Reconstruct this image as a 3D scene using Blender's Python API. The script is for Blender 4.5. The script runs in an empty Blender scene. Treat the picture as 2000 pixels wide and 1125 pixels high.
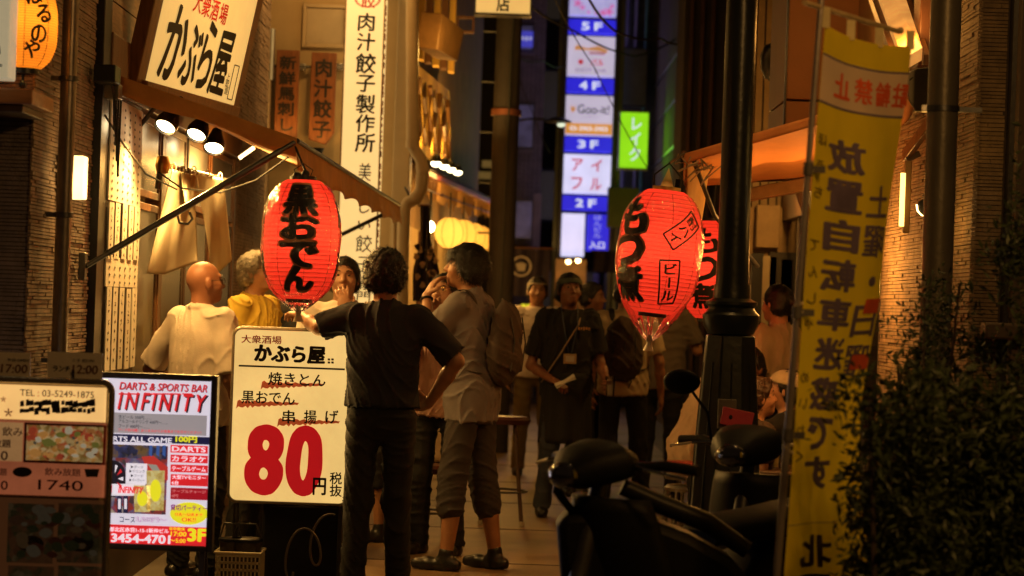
import bpy, bmesh, math, random
import numpy as np
from mathutils import Vector, Matrix, Euler, noise
import openvdb as vdb
R = math.radians
random.seed(7); RNG = np.random.default_rng(7)
S = bpy.context.scene; COL = S.collection

# ---------------------------------------------------------------- camera
F = 4722.0; ROLL = R(2.0); CZ = 1.5; PCX, PCY = 1000.0, 595.0
cam = bpy.data.cameras.new('camera'); cam_o = bpy.data.objects.new('camera', cam); COL.objects.link(cam_o)
cam.sensor_width = 36; cam.lens = F / 2000 * 36; cam.shift_y = (PCY - 562.5) / 2000
cam.clip_start = .1; cam.clip_end = 500
cam_o.matrix_world = Matrix.Translation((0, 0, CZ)) @ Matrix.Rotation(R(90), 4, 'X') @ Matrix.Rotation(ROLL, 4, 'Z')
cam.dof.use_dof = True; cam.dof.focus_distance = 12.1; cam.dof.aperture_fstop = 2.9
S.camera = cam_o
# ---------------------------------------------------------------- world: a night sky with a trace of city glow
w = bpy.data.worlds.new('World'); S.world = w; w.use_nodes = True
nt = w.node_tree; bg = nt.nodes['Background']
sky = nt.nodes.new('ShaderNodeTexSky'); sky.sky_type = 'NISHITA'; sky.sun_disc = False
sky.sun_elevation = R(-4); sky.sun_rotation = R(200)
mx = nt.nodes.new('ShaderNodeMix'); mx.data_type = 'RGBA'; mx.inputs[0].default_value = .9
nt.links.new(sky.outputs[0], mx.inputs[6]); mx.inputs[7].default_value = (.55, .30, .14, 1)
nt.links.new(mx.outputs[2], bg.inputs[0]); bg.inputs[1].default_value = .03
S.view_settings.view_transform = 'Standard'; S.view_settings.look = 'None'
S.view_settings.exposure = 0.0; S.view_settings.gamma = 1
S.view_settings.use_curve_mapping = False
cy = S.cycles
cy.use_denoising = True; cy.max_bounces = 7; cy.diffuse_bounces = 3; cy.glossy_bounces = 3
cy.transmission_bounces = 5; cy.transparent_max_bounces = 16; cy.caustics_reflective = False
cy.caustics_refractive = False; cy.sample_clamp_indirect = 3.0; cy.use_light_tree = True
# ---------------------------------------------------------------- helpers: pixels of the photograph -> places
_c, _s = math.cos(ROLL), math.sin(ROLL)
def uv(px, py):
    dx, dy = px - PCX, py - PCY
    return dx * _c + dy * _s, -dx * _s + dy * _c
def P(px, py, Y):
    u, v = uv(px, py); return Vector((u / F * Y, Y, CZ - v / F * Y))
def onX(px, py, X):
    u, v = uv(px, py); return P(px, py, X * F / u)
def onZ(px, py, Z=0.0):
    u, v = uv(px, py); return P(px, py, (CZ - Z) * F / v)
def V(*a): return Vector(a)
# ---------------------------------------------------------------- materials
_mats = {}
def M(name, col, rough=.6, metal=0., var=.25, scale=6., bump=.15, bscale=50., emit=None, es=0., evar=0., coat=0., sss=0., stretch=None):
    if name in _mats: return _mats[name]
    m = bpy.data.materials.new(name); m.use_nodes = True; n = m.node_tree.nodes; l = m.node_tree.links
    b = n['Principled BSDF']; b.inputs['Roughness'].default_value = rough; b.inputs['Metallic'].default_value = metal
    b.inputs['Coat Weight'].default_value = coat
    tc = n.new('ShaderNodeTexCoord'); src = tc.outputs['Object']
    if stretch:
        mp = n.new('ShaderNodeMapping'); mp.inputs['Scale'].default_value = stretch; l.new(src, mp.inputs[0]); src = mp.outputs[0]
    nz = n.new('ShaderNodeTexNoise'); nz.inputs['Scale'].default_value = scale; nz.inputs['Detail'].default_value = 6
    nz.inputs['Roughness'].default_value = .65; l.new(src, nz.inputs['Vector'])
    cr = n.new('ShaderNodeValToRGB'); l.new(nz.outputs[0], cr.inputs[0])
    cr.color_ramp.elements[0].position = .28; cr.color_ramp.elements[1].position = .72
    c0 = [max(0, c * (1 - var)) for c in col]; c1 = [min(1, c * (1 + var)) for c in col]
    cr.color_ramp.elements[0].color = (*c0, 1); cr.color_ramp.elements[1].color = (*c1, 1)
    l.new(cr.outputs[0], b.inputs['Base Color'])
    if bump:
        n2 = n.new('ShaderNodeTexNoise'); n2.inputs['Scale'].default_value = bscale; n2.inputs['Detail'].default_value = 4
        l.new(src, n2.inputs['Vector']); bp = n.new('ShaderNodeBump'); bp.inputs['Strength'].default_value = bump
        bp.inputs['Distance'].default_value = .01; l.new(n2.outputs[0], bp.inputs['Height']); l.new(bp.outputs[0], b.inputs['Normal'])
    if emit:
        b.inputs['Emission Color'].default_value = (*emit, 1); b.inputs['Emission Strength'].default_value = es
        if evar:
            mr = n.new('ShaderNodeMapRange'); mr.inputs[3].default_value = es * (1 - evar); mr.inputs[4].default_value = es * (1 + evar)
            mr.inputs[1].default_value = .3; mr.inputs[2].default_value = .7
            l.new(nz.outputs[0], mr.inputs[0]); l.new(mr.outputs[0], b.inputs['Emission Strength'])
    _mats[name] = m; return m
def M_clear(name, gl=.1, rough=.05, tint=(1, 1, 1), bump=0., ior=1.5):      # glass or clear plastic film
    if name in _mats: return _mats[name]
    m = bpy.data.materials.new(name); m.use_nodes = True; n = m.node_tree.nodes; l = m.node_tree.links
    n.remove(n['Principled BSDF']); o = n['Material Output']
    t = n.new('ShaderNodeBsdfTransparent'); t.inputs[0].default_value = (*tint, 1)
    g = n.new('ShaderNodeBsdfGlossy'); g.inputs['Roughness'].default_value = rough
    f = n.new('ShaderNodeFresnel'); f.inputs[0].default_value = ior
    a = n.new('ShaderNodeMath'); a.operation = 'ADD'; a.inputs[1].default_value = gl; a.use_clamp = True
    x = n.new('ShaderNodeMixShader'); l.new(f.outputs[0], a.inputs[0]); l.new(a.outputs[0], x.inputs[0])
    l.new(t.outputs[0], x.inputs[1]); l.new(g.outputs[0], x.inputs[2]); l.new(x.outputs[0], o.inputs[0])
    if bump:
        tc = n.new('ShaderNodeTexCoord'); nz = n.new('ShaderNodeTexNoise'); nz.inputs['Scale'].default_value = 14; nz.inputs['Detail'].default_value = 5
        l.new(tc.outputs['Object'], nz.inputs['Vector']); bp = n.new('ShaderNodeBump'); bp.inputs['Strength'].default_value = bump
        bp.inputs['Distance'].default_value = .03; l.new(nz.outputs[0], bp.inputs['Height']); l.new(bp.outputs[0], g.inputs['Normal'])
    _mats[name] = m; return m
def M_paper(name, col, dif=.35, tr=.65):       # translucent paper, acrylic or cloth lit from behind by a real lamp
    if name in _mats: return _mats[name]
    m = bpy.data.materials.new(name); m.use_nodes = True; n = m.node_tree.nodes; l = m.node_tree.links
    n.remove(n['Principled BSDF']); o = n['Material Output']
    tc = n.new('ShaderNodeTexCoord'); nz = n.new('ShaderNodeTexNoise'); nz.inputs['Scale'].default_value = 7; nz.inputs['Detail'].default_value = 6
    l.new(tc.outputs['Object'], nz.inputs['Vector'])
    cr = n.new('ShaderNodeValToRGB'); l.new(nz.outputs[0], cr.inputs[0])
    cr.color_ramp.elements[0].position = .3; cr.color_ramp.elements[1].position = .7
    cr.color_ramp.elements[0].color = (*[c * .9 for c in col], 1); cr.color_ramp.elements[1].color = (*col, 1)
    d = n.new('ShaderNodeBsdfDiffuse'); t = n.new('ShaderNodeBsdfTranslucent'); x = n.new('ShaderNodeMixShader')
    x.inputs[0].default_value = tr; l.new(cr.outputs[0], d.inputs[0]); l.new(cr.outputs[0], t.inputs[0])
    l.new(d.outputs[0], x.inputs[1]); l.new(t.outputs[0], x.inputs[2]); l.new(x.outputs[0], o.inputs[0])
    _mats[name] = m; return m
BLACKINK = M('black_ink', (.01, .009, .008), .7, var=.2, bump=0)
REDINK = M('red_ink', (.55, .02, .02), .6, var=.15, bump=0)
# ---------------------------------------------------------------- geometry collector
class G:
    def __init__(s): s.v = []; s.f = []
    def add(s, vs, fs):
        k = len(s.v); s.v += [tuple(v) for v in vs]; s.f += [tuple(i + k for i in f) for f in fs]; return s
    def box(s, x0, x1, y0, y1, z0, z1):
        return s.add([(x, y, z) for x in (x0, x1) for y in (y0, y1) for z in (z0, z1)],
                     [(0, 1, 3, 2), (4, 6, 7, 5), (0, 4, 5, 1), (2, 3, 7, 6), (0, 2, 6, 4), (1, 5, 7, 3)])
    def obox(s, c, sz, rot=None):
        c = Vector(c); rot = rot or Matrix.Identity(3)
        vs = [c + rot @ Vector((x * sz[0] / 2, y * sz[1] / 2, z * sz[2] / 2)) for x in (-1, 1) for y in (-1, 1) for z in (-1, 1)]
        return s.add(vs, [(0, 1, 3, 2), (4, 6, 7, 5), (0, 4, 5, 1), (2, 3, 7, 6), (0, 2, 6, 4), (1, 5, 7, 3)])
    def beam(s, a, b, w_, h_, up=(0, 0, 1)):
        a, b = Vector(a), Vector(b); d = (b - a); L = d.length; d.normalize(); x = d.cross(Vector(up)).normalized(); z = x.cross(d)
        rot = Matrix((x, d, z)).transposed(); return s.obox((a + b) / 2, (w_, L, h_), rot)
    def tube(s, pts, r, n=10, caps=True):
        pts = [Vector(p) for p in pts]; rs = r if isinstance(r, (list, tuple)) else [r] * len(pts); k = len(s.v); prev = None
        for i, p in enumerate(pts):
            d = (pts[min(i + 1, len(pts) - 1)] - pts[max(i - 1, 0)]).normalized()
            if prev is None: a = d.orthogonal().normalized()
            else: a = (prev - d * prev.dot(d)).normalized()
            prev = a; b = d.cross(a)
            for j in range(n):
                t = 2 * math.pi * j / n; s.v.append(tuple(p + (a * math.cos(t) + b * math.sin(t)) * rs[i]))
        for i in range(len(pts) - 1):
            for j in range(n):
                s.f.append((k + i * n + j, k + i * n + (j + 1) % n, k + (i + 1) * n + (j + 1) % n, k + (i + 1) * n + j))
        if caps: s.f.append(tuple(k + j for j in range(n - 1, -1, -1))); s.f.append(tuple(k + (len(pts) - 1) * n + j for j in range(n)))
        return s
    def lathe(s, prof, n=24, c=(0, 0, 0), caps=True, a0=0.):
        k = len(s.v)
        for r, z in prof:
            for j in range(n):
                t = a0 + 2 * math.pi * j / n; s.v.append((c[0] + r * math.cos(t), c[1] + r * math.sin(t), c[2] + z))
        for i in range(len(prof) - 1):
            for j in range(n): s.f.append((k + i * n + j, k + i * n + (j + 1) % n, k + (i + 1) * n + (j + 1) % n, k + (i + 1) * n + j))
        if caps: s.f.append(tuple(k + j for j in range(n - 1, -1, -1))); s.f.append(tuple(k + (len(prof) - 1) * n + j for j in range(n)))
        return s
    def prism(s, poly, y0, y1):                       # outline in x,z pushed along y
        n = len(poly); vs = [(x, y0, z) for x, z in poly] + [(x, y1, z) for x, z in poly]
        return s.add(vs, [tuple(range(n - 1, -1, -1)), tuple(range(n, 2 * n))] + [(i, (i + 1) % n, n + (i + 1) % n, n + i) for i in range(n)])
    def ell(s, c, r, rot=None, n=14, m=9):
        c = Vector(c); rot = rot or Matrix.Identity(3); k = len(s.v)
        for i in range(1, m):
            ph = math.pi * i / m
            for j in range(n):
                t = 2 * math.pi * j / n
                s.v.append(tuple(c + rot @ Vector((r[0] * math.sin(ph) * math.cos(t), r[1] * math.sin(ph) * math.sin(t), r[2] * math.cos(ph)))))
        s.v.append(tuple(c + rot @ Vector((0, 0, r[2])))); s.v.append(tuple(c - rot @ Vector((0, 0, r[2])))); a = len(s.v) - 2
        for i in range(m - 2):
            for j in range(n): s.f.append((k + i * n + j, k + (i + 1) * n + j, k + (i + 1) * n + (j + 1) % n, k + i * n + (j + 1) % n))
        for j in range(n):
            s.f.append((a, k + j, k + (j + 1) % n)); s.f.append((a + 1, k + (m - 2) * n + (j + 1) % n, k + (m - 2) * n + j))
        return s
    def quad(s, a, b, c, d): return s.add([a, b, c, d], [(0, 1, 2, 3)])
    def slab(s, a, b, c, d, th):                        # four corners given thickness along the normal
        a, b, c, d = map(Vector, (a, b, c, d)); n = (b - a).cross(d - a).normalized() * th
        return s.add([a, b, c, d, a + n, b + n, c + n, d + n], [(0, 3, 2, 1), (4, 5, 6, 7), (0, 1, 5, 4), (1, 2, 6, 5), (2, 3, 7, 6), (3, 0, 4, 7)])
    def grid(s, fn, nu, nv):
        k = len(s.v)
        for i in range(nu + 1):
            for j in range(nv + 1): s.v.append(tuple(fn(i / nu, j / nv)))
        for i in range(nu):
            for j in range(nv):
                a = k + i * (nv + 1) + j; s.f.append((a, a + nv + 1, a + nv + 2, a + 1))
        return s
    def mesh(s, name, mat, M4=None, smooth=True, ang=35):
        me = bpy.data.meshes.new(name); vs = s.v
        if M4 is not None: vs = [tuple(M4 @ Vector(v)) for v in vs]
        me.from_pydata(vs, [], s.f); me.materials.append(mat)
        bm = bmesh.new(); bm.from_mesh(me); bmesh.ops.recalc_face_normals(bm, faces=bm.faces); bm.to_mesh(me); bm.free()
        if smooth: me.shade_smooth(); me.set_sharp_from_angle(angle=R(ang))
        return me
def props(o, label=None, cat=None, group=None, kind=None):
    for k, v in (('label', label), ('category', cat), ('group', group), ('kind', kind)):
        if v: o[k] = v
    return o
def thing(name, label, cat, loc=(0, 0, 0), rz=0., group=None):
    o = bpy.data.objects.new(name, None); COL.objects.link(o); o.empty_display_size = .1
    o.matrix_world = Matrix.Translation(loc) @ Matrix.Rotation(rz, 4, 'Z')
    return props(o, label, cat, group)
def part(root, name, g, mat, parent=None, label=None, world=False, bevel=0., smooth=True, kind=None, ang=35):
    M4 = root.matrix_world.inverted() if (world and root is not None) else None
    me = g if isinstance(g, bpy.types.Mesh) else g.mesh(name, mat, M4, smooth, ang)
    o = bpy.data.objects.new(name, me); COL.objects.link(o); o.parent = parent or root
    if label: o['label'] = label
    if kind: o['kind'] = kind
    if bevel:
        b = o.modifiers.new('bevel', 'BEVEL'); b.width = bevel; b.segments = 2; b.limit_method = 'ANGLE'; b.angle_limit = R(40)
    return o
def single(name, label, cat, g, mat, group=None, kind=None, bevel=0., smooth=True, origin=None):
    """one-mesh thing or piece of the setting, geometry in world coordinates"""
    M4 = None
    if origin is not None: M4 = Matrix.Translation(-Vector(origin))
    o = bpy.data.objects.new(name, g.mesh(name, mat, M4, smooth)); COL.objects.link(o)
    if origin is not None: o.location = origin
    if bevel:
        b = o.modifiers.new('bevel', 'BEVEL'); b.width = bevel; b.segments = 2; b.limit_method = 'ANGLE'; b.angle_limit = R(40)
    return props(o, label, cat, group, kind)
def copy_tree(o, parent=None, loc=None, rz=None, label=None):
    c = o.copy(); COL.objects.link(c); c.parent = parent
    if loc is not None: c.matrix_world = Matrix.Translation(loc) @ Matrix.Rotation(rz or 0, 4, 'Z')
    if label: c['label'] = label
    for ch in [x for x in COL.objects if x.parent == o]: copy_tree(ch, c)
    return c
def light(kind, loc, power, col, root=None, size=.05, rot=None, spot=None, name='bulb_or_fill_light', target=None, sy=None, blend=.6):
    d = bpy.data.lights.new(name, kind); d.energy = power; d.color = (col[0], col[1] * .85, col[2] * .50) if col[0] >= col[1] >= col[2] else col
    if kind == 'AREA':
        d.size = size
        if sy: d.shape = 'RECTANGLE'; d.size_y = sy
    else: d.shadow_soft_size = size
    if kind == 'SPOT': d.spot_size = spot or R(110); d.spot_blend = blend
    o = bpy.data.objects.new(name, d); COL.objects.link(o)
    mw = Matrix.Translation(loc)
    if target is not None: mw = mw @ (Vector(target) - Vector(loc)).to_track_quat('-Z', 'Y').to_matrix().to_4x4()
    if root is not None: o.parent = root; o.matrix_parent_inverse = root.matrix_world.inverted()
    o.matrix_world = mw; return o
# ---------------------------------------------------------------- lettering (Blender's own font, turned into flat print)
_gl = {}
def glyph(ch, res=3):
    k = (ch, res)
    if k not in _gl:
        c = bpy.data.curves.new('lettering', 'FONT'); c.body = ch; c.size = 1; c.resolution_u = res; c.fill_mode = 'FRONT'
        o = bpy.data.objects.new('lettering', c); me = o.to_mesh()
        vs = np.array([(v.co.x, v.co.y) for v in me.vertices]).reshape(-1, 2); fs = [tuple(p.vertices) for p in me.polygons]
        o.to_mesh_clear(); bpy.data.objects.remove(o); bpy.data.curves.remove(c); _gl[k] = (vs, fs)
    return _gl[k]
def layout(s, vertical=False, bold=.02, gap=1.0, rough=0., shear=0., res=3):
    V_, F_ = [], []; k = 0
    if not vertical:
        for li, line in enumerate(s.split('\n')):
            vs, fs = glyph(line, res)
            if len(vs): V_.append(vs + np.array([0, -li * 1.25 * gap])); F_ += [tuple(i + k for i in f) for f in fs]; k += len(vs)
    else:
        for i, ch in enumerate(s):
            if ch == ' ': continue
            vs, fs = glyph(ch, res)
            if ch == 'ー': vs = vs[:, ::-1] * [1, -1] + [.12, .86]
            V_.append(vs + np.array([0, -i * gap])); F_ += [tuple(j + k for j in f) for f in fs]; k += len(vs)
    vs = np.concatenate(V_)
    if shear: vs = vs + np.stack([vs[:, 1] * shear, vs[:, 1] * 0], 1)
    if rough:
        t = vs * 9
        vs = vs + rough * np.stack([np.sin(t[:, 1] * 1.7 + 2 * np.sin(t[:, 0])), np.sin(t[:, 0] * 1.3 + 2 * np.sin(t[:, 1] * 1.1))], 1)
    # strokes are thickened by laying shifted copies of the outline over each other, each a hair prouder
    lv = np.zeros(len(vs)); n0_ = len(vs); f0 = list(F_); nd = 0 if bold < .004 else 4 if bold < .03 else 6 if bold < .06 else 10
    base = vs
    for i in range(nd):
        a = 2 * math.pi * i / nd + .3; vs = np.concatenate([vs, base + bold * .62 * np.array([math.cos(a) * 1.15, math.sin(a) * .8])]); lv = np.concatenate([lv, np.full(n0_, i + 1.)]); F_ += [tuple(j + n0_ * (i + 1) for j in f) for f in f0]
    lo, hi = vs.min(0), vs.max(0); return (vs - (lo + hi) / 2) / (hi - lo), F_, (hi - lo), lv
def lettering(root, s, c, w_=None, h_=None, mat=None, vertical=False, bold=.02, gap=1.05, rough=0., shear=0., ex=(1, 0, 0), ey=(0, 0, 1),
              rot=0., parent=None, warp=None, cell=.02, name='lettering', label=None, world=False, mirror=False, res=3):
    """fits the line of writing s into a w_ by h_ box centred on c, on the plane of ex and ey (or bent by warp(x, y))"""
    vs, fs, sz, lv = layout(s, vertical, bold, gap, rough, shear, res)
    if w_ is None: w_ = h_ * sz[0] / sz[1]
    if h_ is None: h_ = w_ * sz[1] / sz[0]
    xy = vs * [w_, h_]; EPS = .00012
    if mirror: xy[:, 0] *= -1
    if rot: cr_, sr_ = math.cos(rot), math.sin(rot); xy = np.stack([xy[:, 0] * cr_ - xy[:, 1] * sr_, xy[:, 0] * sr_ + xy[:, 1] * cr_], 1)
    g = G()
    if warp is None:
        c, ex, ey = Vector(c), Vector(ex), Vector(ey); nn_ = ex.cross(ey).normalized() * EPS
        g.v = [tuple(c + ex * float(a) + ey * float(b) + nn_ * float(l_)) for (a, b), l_ in zip(xy, lv)]; g.f = fs
    else:
        bm = bmesh.new(); bv = [bm.verts.new((float(a) + c[0], float(b) + c[1], float(l_) * .001)) for (a, b), l_ in zip(xy, lv)]
        for f in fs:
            try: bm.faces.new([bv[i] for i in f])
            except ValueError: pass
        for ax in (0, 1):
            lo = min(v.co[ax] for v in bm.verts); hi = max(v.co[ax] for v in bm.verts); q = math.ceil(lo / cell) * cell
            while q < hi:
                no = (1, 0, 0) if ax == 0 else (0, 1, 0); co = (q, 0, 0) if ax == 0 else (0, q, 0)
                bmesh.ops.bisect_plane(bm, geom=bm.verts[:] + bm.edges[:] + bm.faces[:], plane_co=co, plane_no=no, dist=1e-6); q += cell
        bm.verts.index_update(); x0, y0 = c[0], c[1]; e = .002
        for v in bm.verts:
            p = Vector(warp(v.co.x, v.co.y)); n_ = (Vector(warp(v.co.x + e, v.co.y)) - p).cross(Vector(warp(v.co.x, v.co.y + e)) - p).normalized()
            if mirror: n_ = -n_
            g.v.append(tuple(p + n_ * (v.co.z * 1000 * EPS)))
        g.f = [tuple(v.index for v in f.verts) for f in bm.faces]; bm.free()
    return part(root, name, g, mat or BLACKINK, parent, label, world=world, smooth=False)
def flat(root, name, pts, mat, parent=None, label=None):      # printed shape in the x,z plane given with its y
    g = G(); g.add(pts, [tuple(range(len(pts)))]); return part(root, name, g, mat, parent, label, smooth=False)
def disc_pts(cx, y, cz, rx, rz_, n=24): return [(cx + rx * math.cos(2 * math.pi * i / n), y, cz + rz_ * math.sin(2 * math.pi * i / n)) for i in range(n)]
def rect(x0, x1, y, z0, z1): return [(x0, y, z0), (x1, y, z0), (x1, y, z1), (x0, y, z1)]
WARM = (1., .62, .25); WARMER = (1., .5, .16)
# ================================================================ materials of the place
STONE = M('ledger_stone', (.30, .21, .15), .85, var=.45, scale=9, bump=.5, bscale=90)
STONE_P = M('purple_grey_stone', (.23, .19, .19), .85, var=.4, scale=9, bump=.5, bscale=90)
STONE_R = M('tan_ledger_stone', (.24, .17, .10), .85, var=.4, scale=9, bump=.5, bscale=90)
CORE = M('mortar', (.07, .055, .045), .95, var=.3, scale=12)
WOOD = M('varnished_wood', (.14, .058, .02), .45, var=.45, scale=5, bump=.15, stretch=(9, 9, 1.2))
WOOD_H = M('weathered_wood', (.24, .12, .05), .6, var=.5, scale=5, bump=.2, stretch=(9, 1.2, 9))
DKWOOD = M('dark_wood', (.055, .028, .015), .5, var=.4, scale=5, bump=.2, stretch=(9, 9, 1.2))
BLACK = M('black_paint', (.012, .012, .013), .35, var=.3, scale=10, bump=.08)
BLACKP = M('black_plastic', (.014, .014, .015), .4, var=.2, scale=20, bump=.05, bscale=200)
STEEL = M('brushed_steel', (.45, .44, .42), .32, 1., var=.15, scale=8, bump=.05)
DKSTEEL = M('dark_steel', (.10, .10, .10), .4, .8, var=.3, scale=8, bump=.1)
GREYPIPE = M('grey_painted_pipe', (.22, .19, .16), .36, .75, var=.3, scale=5, bump=.1)
BEIGE = M('beige_render', (.44, .31, .16), .85, var=.14, scale=2.2, bump=.25, bscale=120)
BEIGE2 = M('cream_pvc', (.42, .31, .18), .45, var=.12, scale=3, bump=.05)
DARKWALL = M('dark_wall', (.05, .04, .035), .8, var=.35, scale=3, bump=.3)
REDWALL = M('dark_red_siding', (.10, .045, .03), .7, var=.35, scale=4, bump=.3)
CANVAS = M('ochre_canvas', (.50, .21, .045), .75, var=.22, scale=4, bump=.35, bscale=25)
CANVAS_R = M('orange_canvas', (.62, .25, .075), .75, var=.18, scale=3, bump=.3, bscale=16)
PLASTER = M('warm_plaster', (.55, .40, .20), .85, var=.12, scale=3, bump=.1)
WHITEP = M('white_paper', (.68, .63, .54), .7, var=.06, scale=5, bump=.03)
GLASS = M_clear('window_glass', .0, .3, ior=1.07)
FILM = M_clear('clear_film', .06, .16, bump=1.)
DIMGLASS = M_clear('smoky_glass', .08, .08, (.55, .5, .42))
CABLE = M('black_rubber', (.012, .011, .01), .6, var=.1, bump=0)
# ================================================================ ground
asph = M('asphalt', (.085, .068, .05), .68, var=.35, scale=2.2, bump=.5, bscale=160)
g = G(); g.quad((-90, -10, 0), (90, -10, 0), (90, 160, 0), (-90, 160, 0)); single('ground', None, None, g, asph, kind='structure', smooth=False)
pav = M('paving_concrete', (.15, .115, .08), .62, var=.3, scale=3, bump=.4, bscale=140)
pav2 = M('worn_alley_paving', (.17, .10, .045), .5, var=.45, scale=1.1, bump=.45, bscale=120)
g = G(); g.box(-.93, 1.6, 10.8, 40, -.05, .03); single('alley_pavement', None, None, g, pav2, kind='structure', smooth=False)
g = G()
for k in range(12): y = 11.6 + k * 2.1; g.box(-.93, 1.6, y, y + .018, .0302, .0325)  # dark strips across the alley, shadow bands put into colour
single('pavement_shadow_bands', None, None, g, M('shadow_band_tone', (.05, .035, .025), .9), kind='structure', smooth=False)

def strips(root, name, O, U, N, width, z0, z1, course, mat, lmin=.16, lmax=.5, depth=.014, seed=1):
    """courses of thin split stone on a wall: O corner, U along the wall, N outward; real pieces, joined"""
    rg = random.Random(seed); g = G(); U = Vector(U); N = Vector(N); O = Vector(O); z = z0
    rot = Matrix((U, N, Vector((0, 0, 1)))).transposed()
    while z < z1:
        h = course * rg.uniform(.75, 1.25); a = -rg.uniform(0, lmax)
        while a < width:
            L = rg.uniform(lmin, lmax); x0, x1 = max(a, 0), min(a + L, width); a += L
            if x1 - x0 < .01: continue
            pr = depth * rg.uniform(.35, 1)
            c = O + U * ((x0 + x1) / 2) + N * (pr / 2) + Vector((0, 0, z + h / 2)); g.obox(c, (x1 - x0 - .002, pr, h - .0035), rot)
        z += h
    return part(root, name, g, mat, world=True, smooth=False, kind='stuff')

# ================================================================ left building: split-stone corner and the tavern front
WX = -1.95
lb = thing('tavern_building', 'left building of split stone with the open tavern front of brown window frames', 'building', (-1.97, 9.8, 0))
g = G(); g.box(-6, WX - .025, 9.83, 11.2, 0, 6); part(lb, 'corner_wall', g, CORE, world=True, smooth=False)
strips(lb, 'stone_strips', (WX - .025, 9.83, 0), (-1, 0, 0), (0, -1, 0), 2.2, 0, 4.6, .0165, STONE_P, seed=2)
strips(lb, 'stone_strips', (WX - .025, 9.81, 0), (0, 1, 0), (1, 0, 0), 1.38, 0, 4.6, .0165, STONE, seed=3)
strips(lb, 'stone_strips', (WX - .025, 16.85, 0), (0, 1, 0), (1, 0, 0), 2.1, 0, 5.2, .021, STONE, seed=4)
g = G(); g.box(-6, WX - .025, 16.85, 18.95, 0, 6); part(lb, 'end_wall', g, CORE, world=True, smooth=False)
g = G(); g.box(-6, WX - .03, 11.2, 16.85, 2.72, 6); part(lb, 'upper_wall', g, REDWALL, world=True, smooth=False)
g = G()
for k in range(9): g.box(WX - .03, WX - .012, 12.7, 16.84, 2.74 + k * .3, 3.02 + k * .3)
part(lb, 'siding', g, REDWALL, world=True, bevel=.006)
g0 = G(); g0.box(0, .03, 0, 1.25, 0, .15); pm = g0.mesh('panel', WOOD_H, smooth=False)
for k in range(6):
    o = bpy.data.objects.new('panel', pm); COL.objects.link(o); o.parent = lb; o.matrix_parent_inverse = lb.matrix_world.inverted()
    o.location = (WX - .02, 11.42, 2.72 + k * .158)
g = G(); g.box(WX - .03, WX + .02, 11.2, 11.4, 0, 6); part(lb, 'trim_post', g, BLACK, world=True, bevel=.004)
g = G(); g.box(WX - .10, WX + .03, 11.4, 16.85, 2.44, 2.72); part(lb, 'header_beam', g, WOOD, world=True, bevel=.006)
g = G(); g.box(WX - .08, WX, 11.4, 16.85, 0, .42); part(lb, 'sill_wall', g, DKWOOD, world=True, bevel=.006)
for y, wd in ((12.42, .07), (13.35, .13), (14.35, .06), (15.45, .06), (16.78, .09)):
    g = G(); g.box(WX - .09, WX + .004, y - wd / 2, y + wd / 2, .42, 2.44); part(lb, 'post', g, WOOD if y != 14.35 else DKWOOD, world=True, bevel=.005)
def window(root, y0, y1, z0, z1, xx, fm, gm=GLASS, fw=.04):
    g = G(); x0, x1 = xx - .036, xx - .004
    g.box(x0, x1, y0, y0 + fw, z0, z1); g.box(x0, x1, y1 - fw, y1, z0, z1); g.box(x0 + .002, x1 - .002, y0 + fw, y1 - fw, z0, z0 + fw); g.box(x0 + .002, x1 - .002, y0 + fw, y1 - fw, z1 - fw, z1)
    f = part(root, 'window', g, fm, world=True, bevel=.003)
    g = G(); g.box(xx - .016, xx - .010, y0 + fw, y1 - fw, z0 + fw, z1 - fw); part(root, 'pane', g, gm, parent=f, world=True, smooth=False); return f
for y0, y1 in ((12.46, 13.28), (13.42, 14.31), (14.39, 15.41), (15.49, 16.72)):
    window(lb, y0, y1, 2.0, 2.43, WX, WOOD)
    window(lb, y0, y1, .44, 1.97, WX, DKWOOD if y0 > 13 else WOOD)
# the lit room behind the glass
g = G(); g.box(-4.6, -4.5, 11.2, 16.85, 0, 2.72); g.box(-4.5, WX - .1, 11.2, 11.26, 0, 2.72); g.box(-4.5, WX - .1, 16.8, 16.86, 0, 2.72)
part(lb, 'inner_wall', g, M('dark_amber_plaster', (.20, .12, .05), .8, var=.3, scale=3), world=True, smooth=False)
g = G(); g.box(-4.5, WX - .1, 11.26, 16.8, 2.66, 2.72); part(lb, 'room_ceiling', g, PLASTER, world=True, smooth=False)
for k, y in enumerate((12.6, 13.6, 14.6, 15.6)):
    g = G(); g.box(-4.5, -4.2, y - .35, y + .3, 1.55, 1.6); g.box(-4.5, -4.2, y - .35, y + .3, 1.95, 2.0); part(lb, 'shelf', g, DKWOOD, world=True, smooth=False)
    g = G()
    for j in range(7):
        bx = y - .3 + j * .09; hh = RNG.uniform(.18, .28); g.lathe([(.03, 0), (.03, hh * .6), (.012, hh * .75), (.012, hh)], 8, (-4.35, bx, 1.6))
    part(lb, 'bottle_row', g, M('bottle_glass', (.03, .06, .03), .15, var=.5), world=True, kind='stuff')
il = thing('ceiling_light', 'round ceiling light inside the tavern behind the glass', 'ceiling light', (-3.6, 13.9, 2.6))
g = G(); g.lathe([(.0, 0), (.16, 0), (.19, .03), (.19, .06)], 24); part(il, 'diffuser', g, M('warm_diffuser', (.8, .7, .5), .5, emit=(1, .68, .3), es=1.6))
light('POINT', (-3.2, 13.2, 2.45), 24, (1, .66, .28), il, .12); light('POINT', (-3.3, 14.4, 1.6), 16, (1, .62, .25), il, .12)
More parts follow.
